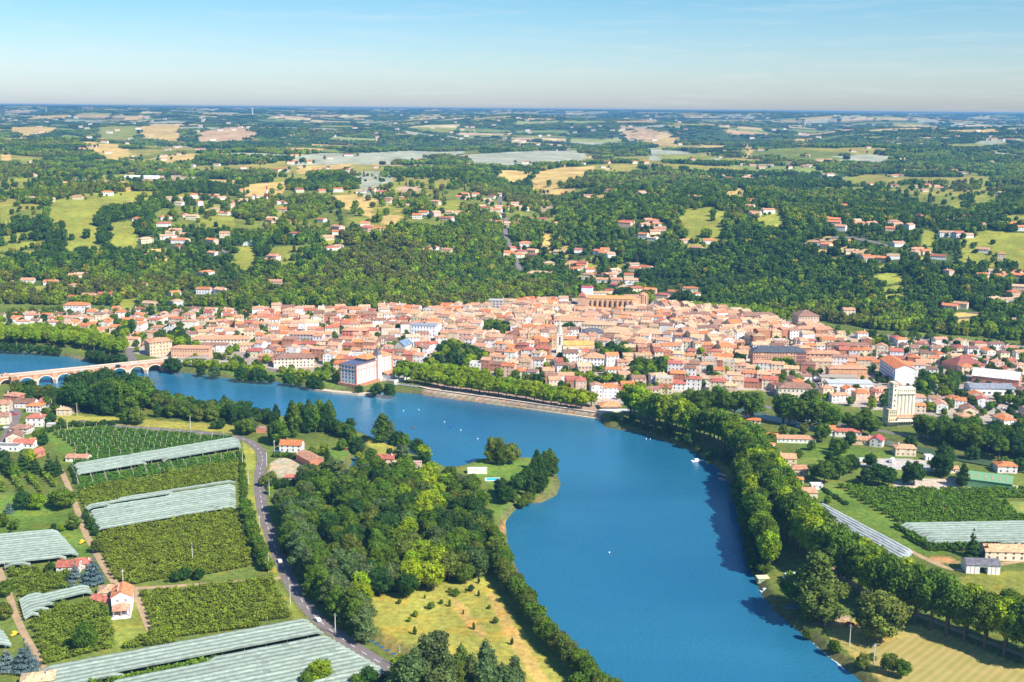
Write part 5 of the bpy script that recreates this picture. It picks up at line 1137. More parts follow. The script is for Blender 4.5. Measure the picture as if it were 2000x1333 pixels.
big('riverside_building', 'cream riverside building with broad hipped roof facing the boulevard', 'building', 572, 718, 34, 15, 8, .12, 'hip', (.78, .68, .54), BN, 3, 3.2, lm='the hipped riverside building')
big('grey_terrace', 'grey-walled long terrace with brown roof above the boulevard', 'building', 606, 672, 38, 11, 9, -.05, 'hip', (.46, .42, .42), SA, 3, 2.4)
big('mansion', 'white mansion with ornate gables on the riverside slope', 'mansion', 1160, 722, 18, 13, 10, -.05, 'hip', (.82, .80, .76), SA, 3, 3.6, lm='the ornate white mansion')
big('civic_building', 'pale building with dark slate roof and central pediment', 'building', 1158, 668, 20, 12, 9, -.08, 'hip', (.76, .70, .6), (.13, .12, .14), 2, 3.8, lm='the slate-roofed civic building')
big('church_hall', 'stone chapel with blue-grey gabled slate roof among low houses', 'chapel', 787, 692, 16, 10, 8.5, 1.2, 'gable', (.70, .62, .48), (.17, .24, .33), 1, 4.2, lm='the blue-grey slate chapel')
big('terrace_building', 'long arcaded white front on the market square', 'building', 1125, 648, 44, 12, 11, -.06, 'hip', (.82, .76, .66), SA, 3, 2.8, 1.0, 1.8, 2.6, (.34, .22, .18), 'the white market front')
big('terrace_building', 'tall beige terrace with close-set windows east of the market square', 'building', 1170, 655, 34, 11, 10.5, -.16, 'hip', (.74, .62, .46), TN, 3, 2.8)
big('school_building', 'pink-brick school building with broad low roof', 'school building', 1608, 712, 30, 13, 9.5, -.08, 'hip', (.66, .40, .27), SA, 3, 2.2, 1.6, 1.4, 3.4)
big('terrace_building', 'long brown-roofed range between courtyard trees', 'building', 1658, 690, 40, 10, 7, -.06, 'hip', (.55, .42, .32), BN, 2, 2.4)
big('barracks', 'long brown-roofed building with shaded gallery at the old town edge', 'building', 1480, 632, 40, 12, 8, .02, 'hip', (.55, .38, .30), BN, 2, 3.2, 1.5, 1.8, 3.4, lm='the long brown-roofed range')
big('market_hall', 'very broad tan roof over a low hall in the old town', 'market hall', 1205, 665, 30, 26, 7.5, -.2, 'hip', (.70, .5, .35), TN, 2, 4)
big('market_hall', 'second broad tan roof of a hall, beyond the civic building', 'market hall', 1262, 668, 30, 24, 7.5, .15, 'hip', (.66, .44, .3), TN, 2, 4)
big('workshop', 'dark slate-roofed workshop range among orange roofs', 'workshop', 1335, 680, 34, 14, 6, -.08, 'hip', (.6, .5, .42), (.13, .12, .15), 1, 3, lm='the dark workshop range')
big('supermarket', 'low flat white building in the town below the orange apartment block', 'shop', 1662, 762, 36, 14, 5, -.02, 'flat', (.80, .80, .80), (.55, .55, .54), 1, 1, 2.2, 1.6, 4)
big('shop', 'flat ochre building beside the wide street', 'shop', 1640, 750, 30, 10, 5, -.02, 'flat', (.74, .6, .4), (.42, .36, .28), 1, 1)
big('primary_school', 'white gabled building with brown hipped roof by the canal planes', 'school building', 1554, 778, 26, 14, 8, -.08, 'hip', (.78, .68, .55), BN, 2, 3.4, lm='the brown-hipped canal school')
big('chateau', 'old stone manor with grey roofs on the wooded slope', 'manor', 1052, 548, 30, 12, 9, -.05, 'hip', (.66, .52, .38), TN, 2, 3, hill=True, lm='the stone manor')
big('modern_villa', 'long low white modern villa with flat roof on the hill lawn', 'villa', 477, 480, 32, 9, 4.2, .03, 'flat', (.84, .84, .82), (.80, .80, .78), 1, 1, hill=True, lm='the white modern villa')
big('glasshouse', 'long glinting white greenhouse roof on the plateau', 'greenhouse', 276, 349, 70, 12, 4, .02, 'gable', (.8, .8, .8), (.8, .8, .8), 0, 2, hill=True)
# ------------------------------------------------------------------ nearer single buildings
def near(px, py, w, d, he, rh, rz, rf, wc, rc, fl, label, name='house', cat='house', **k):
    return hpx(px, py, w, d, he, rh, rz, rf, wc, rc, fl, name=name, cat=cat, label=label, **k)
def farmhouse():
    x, y = at(232, 1196, 0); rz = math.pi / 2 + .25
    t = thing('farmhouse', (x, y + 6, 0), rz, label='tall white gabled farmhouse with orange roof among the orchards', category='farmhouse'); FOOT.append((x, y + 6, 9))
    wc, rc = (.84, .83, .80), (.66, .25, .11)
    a = MB(); walls(a, 12, 8.6, 7.2, 2.4, True, wc); part(t, 'wall', a)
    b = MB(); roof_gable(b, 12, 8.6, 7.2, 2.4, .5, rc); part(t, 'roof', b, 'roof')
    for q in (-2.5, 2): c = MB(); c.box(q - .4, q + .4, 1.2, 1.9, 8, 10.4, (.72, .4, .3)); part(t, 'chimney', c)
    for X, z in ((-3.5, 4.6), (0, 4.6), (3.5, 4.6), (-3.5, 1.2), (3.5, 1.2)):
        for sgn in (-1, 1):
            w_ = MB(); w_.box(X - .55, X + .55, sgn * 4.3 - .06, sgn * 4.3 + .06, z, z + 1.5, (.30, .42, .52)); part(t, 'window', w_, 'paint')
    for Y in (-1.7, 1.7): w_ = MB(); w_.box(-6.07, -5.9, Y - .55, Y + .55, 4.7, 6.1, (.30, .32, .34)); part(t, 'window', w_, 'paint')
    d_ = MB(); d_.box(-6.06, -5.9, -.9, .9, 0, 2.4, (.14, .08, .06)); part(t, 'door', d_, 'paint')
    p = MB(); [p.box(-11.4, -11.0, Y - .2, Y + .2, -.5, 2.9, (.5, .28, .16)) for Y in (-3.4, 0, 3.2)]; part(t, 'porch_posts', p)
    p = MB(); p.add([(-11.8, -3.9, 2.9), (-6.05, -3.9, 3.6), (-6.05, 0, 4.7), (-11.8, 0, 4.2), (-11.8, 3.9, 2.9), (-6.05, 3.9, 3.6)], [(0, 1, 2, 3), (3, 2, 5, 4), (0, 3, 4)], (.60, .32, .2)); part(t, 'porch_roof', p, 'roof')
    p = MB(); p.box(-13.5, -6.1, -4, 4, -.4, .15, (.8, .78, .74)); part(t, 'terrace', p)
    LM['the white farmhouse'] = P(x, y, 4)
farmhouse()
near(208, 1172, 9, 9, 3.6, 2.2, .25, 'hip', PK, TN, 1, 'square tan-roofed outbuilding touching the white farmhouse', 'outbuilding', 'outbuilding', chim=0)
near(200, 1186, 12, 5, 3, 1.2, -.5, 'gable', PK, RD, 1, 'low red-roofed lean-to beside the white farmhouse', 'outbuilding', 'outbuilding', chim=0, win=False)
near(130, 1124, 10, 8, 4.5, 1.8, .1, 'gable', WH, RD, 2, 'white cottage with red roof half hidden by blue cedars')
near(160, 1112, 7, 6, 3.2, 1.5, .1, 'gable', PK, RD, 1, 'little red-roofed annex beyond the blue cedars')
near(68, 1350, 12, 8, 4, 2, .3, 'hip', PK, TN, 1, 'tan hipped farm roof at the lowest corner by cedars')
near(150, 903, 14, 7, 3, 1.4, -.05, 'gable', WH, SA, 1, 'low white hut with pinkish roof at the poled orchard corner', 'shed', 'shed')
near(70, 893, 8, 6, 3.5, 1.8, 1.0, 'gable', BK, RD, 1, 'small red-roofed house between dark village conifers')
near(24, 790, 13, 10, 6.4, 2.0, -.25, 'hip', BK, SA, 3, 'dark brick three-storey house with salmon hipped roof in the village')
near(48, 798, 15, 9, 4.2, 2.4, -.1, 'gable', WH, BN, 2, 'white village house with long brown roof and two chimneys', chim=2)
near(66, 806, 11, 9, 4.8, 1.8, -.05, 'hip', WH, OR, 2, 'white village house with bright orange hipped roof', lean=0)
near(86, 796, 7, 7, 4.6, 1.6, .1, 'gable', WH, RD, 2, 'small white annex house with dark red roof behind the bright orange one')
near(124, 812, 10, 8, 4.4, 1.8, -.05, 'hip', CR, TN, 2, 'cream house with tan roof and pillared porch at the village edge')
near(0, 808, 12, 10, 7.0, 2.2, .15, 'gable', CR, SA, 3, 'tall cream village house with salmon roof at the street top')
near(-2, 830, 12, 9, 6.0, 2.0, .2, 'gable', CR, BN, 2, 'cream village house with brown roof beside the white parking strip')
near(67, 834, 11.5, 9, 6.4, 2.2, .0, 'hip', WH, RD, 2, 'boxy white two-storey village house with dark red hipped roof', chim=2)
near(38, 848, 13, 9, 3.8, 2.2, -.15, 'hip', WH, BN, 2, 'white village house with brown hipped roof along the street')
near(28, 863, 12, 10, 4.4, 2.8, -1.3, 'gable', CR, BN, 2, 'cream village house turning its gable to the street')
near(46, 876, 14, 8, 3.4, 2.0, -.1, 'gable', WH, RD, 1, 'long low white house with patched red-brown roof')
near(66, 870, 7, 6, 3.0, 1.3, .1, 'gable', OC, SA, 1, 'small ochre outhouse with salmon roof by the hedge', 'outbuilding', 'outbuilding')
near(12, 882, 16, 8, 3.0, .3, -.05, 'flat', WH, (.2, .18, .18), 1, 'low white flat-roofed garage at the village street', 'garage', 'garage', chim=0)
near(103, 836, 9, 4, 2.4, .3, .1, 'flat', GY_, (.6, .6, .6), 1, 'open-fronted pale lean-to shed in the grass beyond the village', 'shed', 'shed', chim=0, win=False)
near(568, 884, 14.5, 8.5, 5.0, 2.4, -.06, 'gable', WH, OR, 2, 'white house with long orange roof at the road bend')
near(604, 908, 20, 9.5, 4.8, 1.6, -.95, 'gable', BK, SA, 1, 'long plain brick warehouse beside the gravel yard', 'warehouse', 'warehouse', chim=0, win=False)
near(578, 941, 13, 5, 2.6, 1.0, -.05, 'gable', WH, RD, 1, 'low red-roofed shed behind the dark clipped hedge', 'shed', 'shed', chim=0)
near(752, 915, 11, 8, 6.2, 1.8, .06, 'gable', PK, RD, 2, 'stone-faced two-storey house with dark red roof near the headland')
near(796, 917, 17, 6, 3.2, .3, .04, 'flat', PK, (.34, .2, .18), 1, 'long low pinkish wing beside the dark-red-roofed river house', 'annex', 'annex', chim=0)
near(514, 846, 10, 5, 3.0, .3, .03, 'flat', BK, (.24, .23, .24), 1, 'open dark red shed at the edge of the belt trees', 'shed', 'shed', chim=0, win=False)
near(932, 926, 12, 4, 2.6, .3, .03, 'flat', WH, (.72, .71, .68), 1, 'low white pool hut on the headland lawn', 'pool_hut', 'hut', chim=0, win=False)
near(745, 1000, 5, 4, 2.6, 1.2, .2, 'gable', CR, SA, 1, 'small chalet roof peeping out of the camp wood', 'chalet', 'chalet', chim=0)
for q in (('pink-roofed long house by the canal gardens', 1502, 862, 15, 8, 3.2, 1.8, -.1, 'hip', CR, OR), ('white range with salmon roof in the canal gardens', 1556, 866, 26, 7, 3.2, 1.6, -.06, 'gable', WH, SA), ('white house with hipped orange roof behind the avenue trees', 1495, 880, 12, 9, 3.4, 1.8, -.5, 'hip', WH, OR),
          ('cream house with salmon gabled roof beside the bank lane', 1538, 906, 12, 9, 3.6, 2.0, -.05, 'gable', CR, SA), ('cream villa with hipped salmon roof above the long garage', 1561, 930, 11.5, 9, 4.2, 1.8, -.05, 'hip', CR, SA), ('long low outbuilding below the hipped cream villa', 1552, 945, 11, 5, 2.6, 1.0, -.05, 'gable', CR, OR),
          ('cream bungalow with hipped roof and orange porch at the net corner', 1576, 976, 12.5, 10, 4.2, 1.6, -.04, 'hip', CR, SA), ('open car port behind the corner bungalow', 1596, 957, 7, 5, 2.6, .2, 0, 'flat', WH, (.75, .74, .70)), ('two-storey house with orange roof on the canal path', 1462, 822, 8, 7, 5, 1.6, -.1, 'hip', PK, OR), ('stepped pink house with low wings by the canal path', 1473, 828, 10, 6, 2.6, 1.2, -.2, 'hip', CR, OR),
          ('tiny orange-roofed house under the great canal planes', 1546, 826, 6, 5, 2.8, 1.5, .2, 'gable', WH, OR), ('narrow orange-gabled house between two canal trees', 1626, 850, 5, 7, 4, 2, .1, 'gable', WH, OR), ('low white shed with dull red roof beside the canal', 1658, 852, 18, 7, 3.2, 1.4, -.15, 'gable', WH, RD), ('rambling red-roofed building beside a white pink-roofed gable', 1688, 870, 15, 8, 3.6, 1.8, -.15, 'gable', PK, SA),
          ('white gabled house with vivid pink-red roof', 1714, 872, 9, 8, 4.8, 2.2, 1.1, 'gable', WH, (.62, .08, .10)), ('two-storey hipped house above the caravan park', 1770, 892, 13, 9, 5.4, 1.8, -.1, 'hip', CR, SA), ('small white caravan hut on the gravel', 1815, 900, 5, 4, 2.8, .3, 0, 'flat', WH, (.8, .8, .8)), ('white house with orange hipped roof beyond the green hangar', 1968, 925, 12, 9, 4.6, 1.8, -.05, 'hip', WH, OR),
          ('small house with gravel forecourt east of the caravans', 1863, 925, 6, 5, 3, 1.2, .1, 'gable', CR, SA), ('long salmon-roofed farmhouse beyond the white barn', 1972, 1096, 24, 9, 5, 2.2, -.04, 'gable', CR, SA), ('small cream lean-to joining the long farmhouse', 1944, 1093, 6, 8, 4.2, 1.8, -.04, 'gable', CR, BN),
          ('stone cabin with tan roof in the avenue shade', 1618, 1145, 8, 6, 3.4, 1.8, -.7, 'gable', CR, TN), ('white cabin under the avenue trees near the moored huts', 1545, 1135, 6, 4, 2.6, 1.0, .3, 'gable', WH, (.6, .6, .6)), ('red-roofed boathouse where the avenue meets the town', 1453, 893, 9, 6, 3.4, 1.6, -.3, 'gable', PK, RD)):
    lab, px, py, w, d, he, rh, rz, rf, wc, rc = q
    near(px, py, w, d, he, rh, rz, rf, wc, rc, 2 if he > 4.5 else 1, lab, chim=1 if he > 3.3 else 0)
def hangar():
    x, y = at(1937, 958, 0); rz = -.42; t = thing('hangar', (x, y + 10, 0), rz, label='green metal hangar with ribbed gabled roof', category='hangar')
    for s in (-10, 0, 10): FOOT.append((x + s, y + 10, 12))
    a = MB(); walls(a, 30, 17, 5.2, 2.6, True, (.13, .30, .15)); part(t, 'wall', a, 'paint')
    b = MB(); roof_gable(b, 30, 17, 5.2, 2.6, .4, (.19, .36, .19)); part(t, 'roof', b, 'paint')
    s = MB()
    for i in range(7):
        X = -12 + i * 4; s.add([(X - .5, -6.8, 5.9), (X + .5, -6.8, 5.9), (X + .5, -3.0, 7.06), (X - .5, -3.0, 7.06)], [(0, 1, 2, 3)], (.42, .30, .16))
    part(t, 'rooflights', s, 'paint', kind='stuff')
    d_ = MB(); d_.box(15.0, 15.12, -3.5, 3.5, 0, 4.4, (.2, .42, .24)); part(t, 'door', d_, 'paint'); LM['the green hangar'] = P(x, y + 8, 4)
hangar()
def barn():
    x, y = at(1921, 1122, 0); t = thing('barn', (x, y + 4.5, 0), -.08, label='white barn with dark grey roof, red gable edge and open middle bay', category='barn'); FOOT.append((x, y, 9))
    a = MB(); a.box(-8, -1.6, -4.5, 4.5, -1, 4.8, (.80, .79, .76)); a.box(2.2, 8, -4.5, 4.5, -1, 4.8, (.80, .79, .76)); a.box(-1.59, 2.19, 3.5, 4.45, -1, 4.8, (.5, .48, .45)); a.box(-1.59, 2.19, -4.5, -4.1, 3.6, 4.8, (.8, .79, .76), True); part(t, 'wall', a)
    g = MB(); g.add([(-8.0, -4.5, 4.81), (-8.0, 4.5, 4.81), (-8.0, 0, 6.5)], [(2, 1, 0)], (.8, .79, .76)); g.add([(8, -4.5, 4.81), (8, 4.5, 4.81), (8, 0, 6.5)], [(0, 1, 2)], (.8, .79, .76)); part(t, 'gable', g)
    b = MB(); roof_gable(b, 16, 9, 4.82, 1.8, .45, (.16, .15, .17)); part(t, 'roof', b, 'roof')
    r = MB()
    for s in (-1, 1): r.add([(-8.36, s * 5.0, 4.45), (-8.36, s * 5.0, 4.75), (-8.36, 0, 6.75), (-8.36, 0, 6.4)], [(0, 1, 2, 3)], (.45, .06, .05))
    for X in (-8.05, -6, -4, 4, 6): r.box(X - .08, X + .08, -4.56, -4.5, 0, 4.7, (.4, .12, .08))
    part(t, 'red_trim', r, 'paint'); LM['the white barn'] = P(x, y, 3)
barn()
# ------------------------------------------------------------------ bridge
def bridge():
    pts = [at(51, 752, ZW), at(300, 726, ZW)]
    (ax, ay), (bx, by) = pts; L7 = math.hypot(bx - ax, by - ay); bay = L7 / 7; tx, ty = (bx - ax) / L7, (by - ay) / L7; rz = math.atan2(ty, tx)
    t = thing('bridge', (ax, ay, 0), rz, label='long brick bridge with pale-ringed arches crossing the river', category='bridge')
    pier = 3.6; zd = 5.6; zt = zd - .9; wdt = 4.6; br = (.66, .36, .22)
    rx = (bay - pier) / 2
    n = 14
    for k in range(-1, 8):
        cx = k * bay
        for s in (-1, 1):
            m = MB(); y_ = s * wdt; prev = None
            for i in range(n + 1):
                a = math.pi * i / n; X = cx - rx * math.cos(a); Z = -1.6 + (zt + .6) * math.sin(a) ** .85
                if prev: m.add([(prev[0], y_, prev[1]), (X, y_, Z), (X, y_, zd), (prev[0], y_, zd)], [(0, 1, 2, 3) if s < 0 else (3, 2, 1, 0)], br)
                prev = (X, Z)
            part(t, 'spandrel', m, 'brick')
        m = MB(); g = MB(); prev = None
        for i in range(n + 1):
            a = math.pi * i / n; X = cx - rx * math.cos(a); Z = -1.6 + (zt + .6) * math.sin(a) ** .85; X2 = cx - (rx + .9) * math.cos(a); Z2 = -1.6 + (zt + 1.35) * math.sin(a) ** .85
            if prev:
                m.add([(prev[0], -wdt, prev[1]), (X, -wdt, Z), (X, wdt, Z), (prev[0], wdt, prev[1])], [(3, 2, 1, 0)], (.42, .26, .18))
                for s in (-1, 1): g.add([(prev[0], s * (wdt + .12), prev[1]), (X, s * (wdt + .12), Z), (X2, s * (wdt + .12), Z2), (prev[2], s * (wdt + .12), prev[3])], [(0, 1, 2, 3) if s < 0 else (3, 2, 1, 0)], (.72, .62, .46))
            prev = (X, Z, X2, Z2)
        part(t, 'vault', m, 'brick'); part(t, 'arch_ring', g, 'wall')
    for k in range(-1, 7):
        m = MB(); cx = (k + .5) * bay; w2 = pier / 2 - .001
        m.box(cx - w2, cx + w2, -wdt, wdt, -6, zd - .01, br)
        for s in (-1, 1): m.add([(cx - w2, s * wdt, -6), (cx + w2, s * wdt, -6), (cx, s * (wdt + 2.4), -6), (cx - w2, s * wdt, .6), (cx + w2, s * wdt, .6), (cx, s * (wdt + 2.4), .6), (cx, s * wdt, 1.6)], [(0, 2, 5, 3), (2, 1, 4, 5), (3, 5, 6), (5, 4, 6)], (.66, .54, .40))
        part(t, 'pier', m, 'wall')
    x0, x1 = -bay * 1.9, 7.5 * bay + 14
    for a, b in ((x0, -1.5 * bay + pier / 2), (7.5 * bay - pier / 2, x1)):
        m = MB(); m.box(a, b, -wdt, wdt, -6, zd - .02, br); part(t, 'abutment', m, 'brick')
    m = MB(); m.box(x0, x1 + 26, -3.9, 3.9, zd + .002, zd + .12, (.36, .31, .28)); part(t, 'deck', m, 'paint')
    for s in (-1, 1): m = MB(); m.box(x0, x1, s * 4.4 - .35, s * 4.4 + .35, zd - .005, zd + 1.15, (.70, .50, .36)); part(t, 'parapet', m, 'wall')
    m = MB(); m.add([(x1, -4.5, zd), (x1, 4.5, zd), (x1 + 45, 5, .1), (x1 + 45, -5, .1), (x1, -7, -2), (x1, 7, -2)], [(0, 3, 2, 1), (0, 4, 3), (1, 2, 5)], (.38, .33, .3)); part(t, 'ramp', m, 'paint')
    for px, py in ((12, 748), (28, 751)):
        X, Y = at(px, py, 0); k = thing('toll_pavilion', (X, Y, 0), rz, label='small brick toll pavilion at the village end of the bridge, ' + ('farther from' if px < 20 else 'nearer to') + ' the arches', category='pavilion')
        m = MB(); m.box(-2.4, 2.4, -2.4, 2.4, -1, 6.6, (.56, .28, .17)); part(k, 'wall', m, 'brick'); m = MB(); m.box(-2.8, 2.8, -2.8, 2.8, 6.61, 7.1, (.68, .48, .34), True); roof_hip(m, 4.4, 4.4, 7.12, 1.2, .1, (.5, .28, .18)); part(k, 'roof', m, 'roof')
    LM['the brick bridge'] = P(ax + tx * L7 / 2, ay + ty * L7 / 2, 3)
bridge()
# quay wall, towpath, promenade, landing stage
QW = [at(px, py, ZW) for px, py in ((811, 766), (828, 771), (900, 781), (1000, 795), (1090, 808), (1172, 820))]
def wallmesh(pl, o0, o1, z0, z1, col):
    mb = MB(); n = len(pl); L = []
    for i, (x, y) in enumerate(pl):
        a = pl[max(i - 1, 0)]; b = pl[min(i + 1, n - 1)]; l = math.hypot(b[0] - a[0], b[1] - a[1]); tx, ty = (b[0] - a[0]) / l, (b[1] - a[1]) / l
        L.append([(x + ty * o, y - tx * o) for o in (o0, o1)])
    for i in range(n - 1):
        (a, b), (c, d) = L[i], L[i + 1]
        vs = [(*a, z0), (*b, z0), (*d, z0), (*c, z0), (*a, z1), (*b, z1), (*d, z1), (*c, z1)]
        f = [(4, 5, 6, 7), (1, 2, 6, 5), (0, 4, 7, 3)]
        if i == 0: f.append((0, 1, 5, 4))
        if i == n - 2: f.append((2, 3, 7, 6))
        mb.add(vs, f, col)
    return mb
t = thing('quay', (0, 0, 0), label='long stone quay wall with a pale towpath along the river', category='quay')
part(t, 'towpath', wallmesh(QW, -4.0, 1.2, -6, -2.1, (.70, .58, .40)), 'wall')
part(t, 'retaining_wall', wallmesh(QW, -5.0, -4.02, -6, .9, (.52, .40, .29)), 'wall')
part(t, 'coping', wallmesh(QW, -5.25, -3.8, .902, 1.12, (.74, .64, .48)), 'wall')
structure('promenade', wallmesh(QW, -26, -5.02, -.5, .12, (.4, .27, .19)).mesh('promenade', M['sand']), 'shaded gravel promenade under the plane trees')
t = thing('landing_stage', (0, 0, 0), label='low pale stone landing stage before the white riverside hotel', category='landing stage')
part(t, 'stage', wallmesh([at(px, py, ZW) for px, py in ((600, 762), (650, 769), (700, 773), (733, 773))], -4.5, 1, -6, -1.4, (.60, .48, .34)), 'wall')
LM['the stone quay'] = P(*QW[3], 0)
t = thing('cafe_pavilion', (*at(1190, 797, 0), 0), .1, label='café pavilion with orange pyramid roof at the end of the quay', category='pavilion')
m = MB(); m.box(-7, 7, -5, 5, -1, 2.6, (.75, .68, .56)); part(t, 'wall', m); m = MB(); roof_hip(m, 14, 11, 2.7, 2.6, 1.2, (.66, .30, .14)); part(t, 'roof', m, 'roof')
m = MB(); m.box(-9, 26, -13, -6, -1.5, .7, (.70, .66, .58)); part(t, 'terrace', m)
FOOT.append((*at(1190, 797, 0), 22))
# ------------------------------------------------------------------ town fabric
ZONES = [((90, 630), .02, 'd'), ((300, 650), -.12, 'd'), ((480, 660), .10, 'm'), ((640, 690), -.15, 'm'), ((760, 660), .18, 'm'), ((900, 650), -.25, 'c'), ((1060, 660), .06, 'c'), ((1250, 660), -.30, 'c'), ((1400, 660), .22, 'c'), ((950, 710), -.22, 'm'),
         ((1200, 720), .12, 'm'), ((1400, 730), -.20, 'm'), ((1560, 680), .05, 'm'), ((1700, 700), -.18, 'm'), ((1850, 690), .10, 'd'), ((1650, 780), .20, 'd'), ((1850, 790), -.12, 'd'), ((1950, 830), .25, 'd'), ((1480, 650), .35, 'c')]
ZS = [(at(*p), a, k) for p, a, k in ZONES]
TOWN_X = g0([(-60, 640), (0, 618), (120, 614), (300, 610), (480, 610), (650, 608), (850, 611), (960, 602), (1075, 592), (1130, 600), (1290, 600), (1310, 600), (1400, 612), (1530, 634), (1650, 658), (1800, 668), (2100, 690),
           (2120, 850), (1960, 838), (1850, 820), (1700, 796), (1640, 788), (1480, 765), (1300, 770), (1215, 786), (1185, 780), (1130, 768), (1040, 745), (960, 728), (880, 716), (810, 712), (770, 716), (720, 712), (670, 722), (560, 712), (430, 697), (330, 692), (262, 684), (235, 668), (130, 648), (0, 636)])
GREENS = [g0(p) for p in ([(300, 668), (345, 655), (385, 668), (385, 690), (330, 690)], [(836, 690), (875, 680), (940, 690), (960, 712), (900, 722), (840, 715)], [(940, 640), (990, 636), (1000, 655), (950, 662)], [(1165, 690), (1225, 685), (1230, 705), (1170, 708)], [(1230, 722), (1300, 715), (1310, 740), (1240, 745)], [(1240, 765), (1130, 745), (1060, 725), (1062, 719), (1140, 735), (1250, 755)], [(1790, 745), (1870, 735), (1905, 760), (1850, 775), (1790, 770)], [(1505, 715), (1545, 712), (1545, 730), (1505, 730)], [(230, 640), (262, 642), (262, 665), (232, 660)], [(1100, 652), (1120, 645), (1120, 655), (1100, 660)])]
cands = []
for zi, ((zx, zy), ang, kd) in enumerate(ZS):
    ca, sa = math.cos(ang), math.sin(ang)
    dp = {'c': 11.5, 'm': 10.5, 'd': 9.5}[kd]; yard = {'c': 2.5, 'm': 9, 'd': 12}[kd]; st = {'c': 5, 'm': 7, 'd': 8}[kd]
    v = -420.0; side = 0
    while v < 420:
        u = -420 + rnd.uniform(0, 10); blk = rnd.uniform(45, 90)
        while u < 420:
            w = rnd.uniform(*{'c': (6.5, 14), 'm': (7, 14), 'd': (8.5, 14)}[kd]); d = dp * rnd.uniform(.85, 1.12)
            x = zx + (u + w / 2) * ca - (v + dp / 2) * sa; y = zy + (u + w / 2) * sa + (v + dp / 2) * ca
            vj = rnd.uniform(-.8, .8) if kd != 'd' else rnd.uniform(-3, 3)
            x -= vj * sa; y += vj * ca
            j = min(range(len(ZS)), key=lambda q: (ZS[q][0][0] - x) ** 2 + (ZS[q][0][1] - y) ** 2)
            if j == zi: cands.append((x, y, w, d, ang, kd))
            u += w + .04; blk -= w
            if kd == 'd': u += rnd.uniform(2, 9)
            elif kd == 'm' and rnd.random() < .16: u += rnd.uniform(3, 12)
            if blk < 0: u += rnd.uniform(4, 7); blk = rnd.uniform(45, 90)
        v += dp + (yard if side == 0 else st); side ^= 1
cx = np.array([c[0] for c in cands]); cy = np.array([c[1] for c in cands])
ok = inside(TOWN_X, cx, cy)
for g in GREENS: ok &= ~inside(g, cx, cy)
ok &= river_sd(cx, cy) > 9
fa = np.array([f for f in FOOT if f[1] > 600])
cand2 = [c for c, o in zip(cands, ok) if o and rnd.random() > {'c': .05, 'm': .13, 'd': .2}[c[5]]]
cand3 = [c for c in cand2 if not ((fa[:, 0] - c[0]) ** 2 + (fa[:, 1] - c[1]) ** 2 < (fa[:, 2] + max(c[2], c[3]) * .42) ** 2).any()]
cand3.sort(key=lambda c: math.hypot(c[0], c[1]))
OUT = (MB(), MB(), MB()); NIND = 290; cnt = 0
for i, (x, y, w, d, ang, kd) in enumerate(cand3):
    px, py = P(x, y, 3)
    vis = -10 < px < 2010
    if not -120 < px < 2120: continue
    fl = rnd.choice({'c': (2, 3, 3, 3), 'm': (2, 2, 3), 'd': (1, 2, 2)}[kd]); he = fl * rnd.uniform(2.6, 3.3) + rnd.uniform(0, .5); rh = d * rnd.uniform(.15, .21)
    rz = ang + rnd.choice((0, 0, math.pi)) + rnd.uniform(-.02, .02)
    if kd == 'd' and rnd.random() < .4: rz += math.pi / 2
    if kd == 'm' and rnd.random() < .12: rz += math.pi / 2; w, d = min(w, 10), min(d, 10)
    if kd == 'c' and rnd.random() < .1: rz += math.pi / 2; w, d = min(w, 11), min(d, 11)
    rf = 'hip' if rnd.random() < {'c': .14, 'm': .22, 'd': .35}[kd] else 'gable'
    if rnd.random() < .02: rf = 'flat'
    wc = rnd.choice({'c': (CR, CR, PK, WH, WH, OC, PK, BK), 'm': (WH, CR, WH, PK, CR, BK), 'd': (WH, WH, CR, PK)}[kd])
    rc = rnd.choice({'c': (TN, SA, SA, TN, SA, BN, OR), 'm': (SA, SA, OR, BN, TN, RD), 'd': (OR, SA, OR, RD, BN, SA)}[kd])
    if rf == 'flat': rc = (.5, .45, .4)
    ch = rnd.choice((0, 1, 1, 2)); ov = .35 if kd != 'c' else .25
    if vis and cnt < NIND and py > 620:
        house(x, y, w, d, he, rh, rz, rf, wc, rc, fl, chim=ch, site='town', ov=ov); cnt += 1
    else: house(x, y, w, d, he, rh, rz, rf, wc, rc, fl, chim=min(ch, 1), out=OUT, ov=ov)
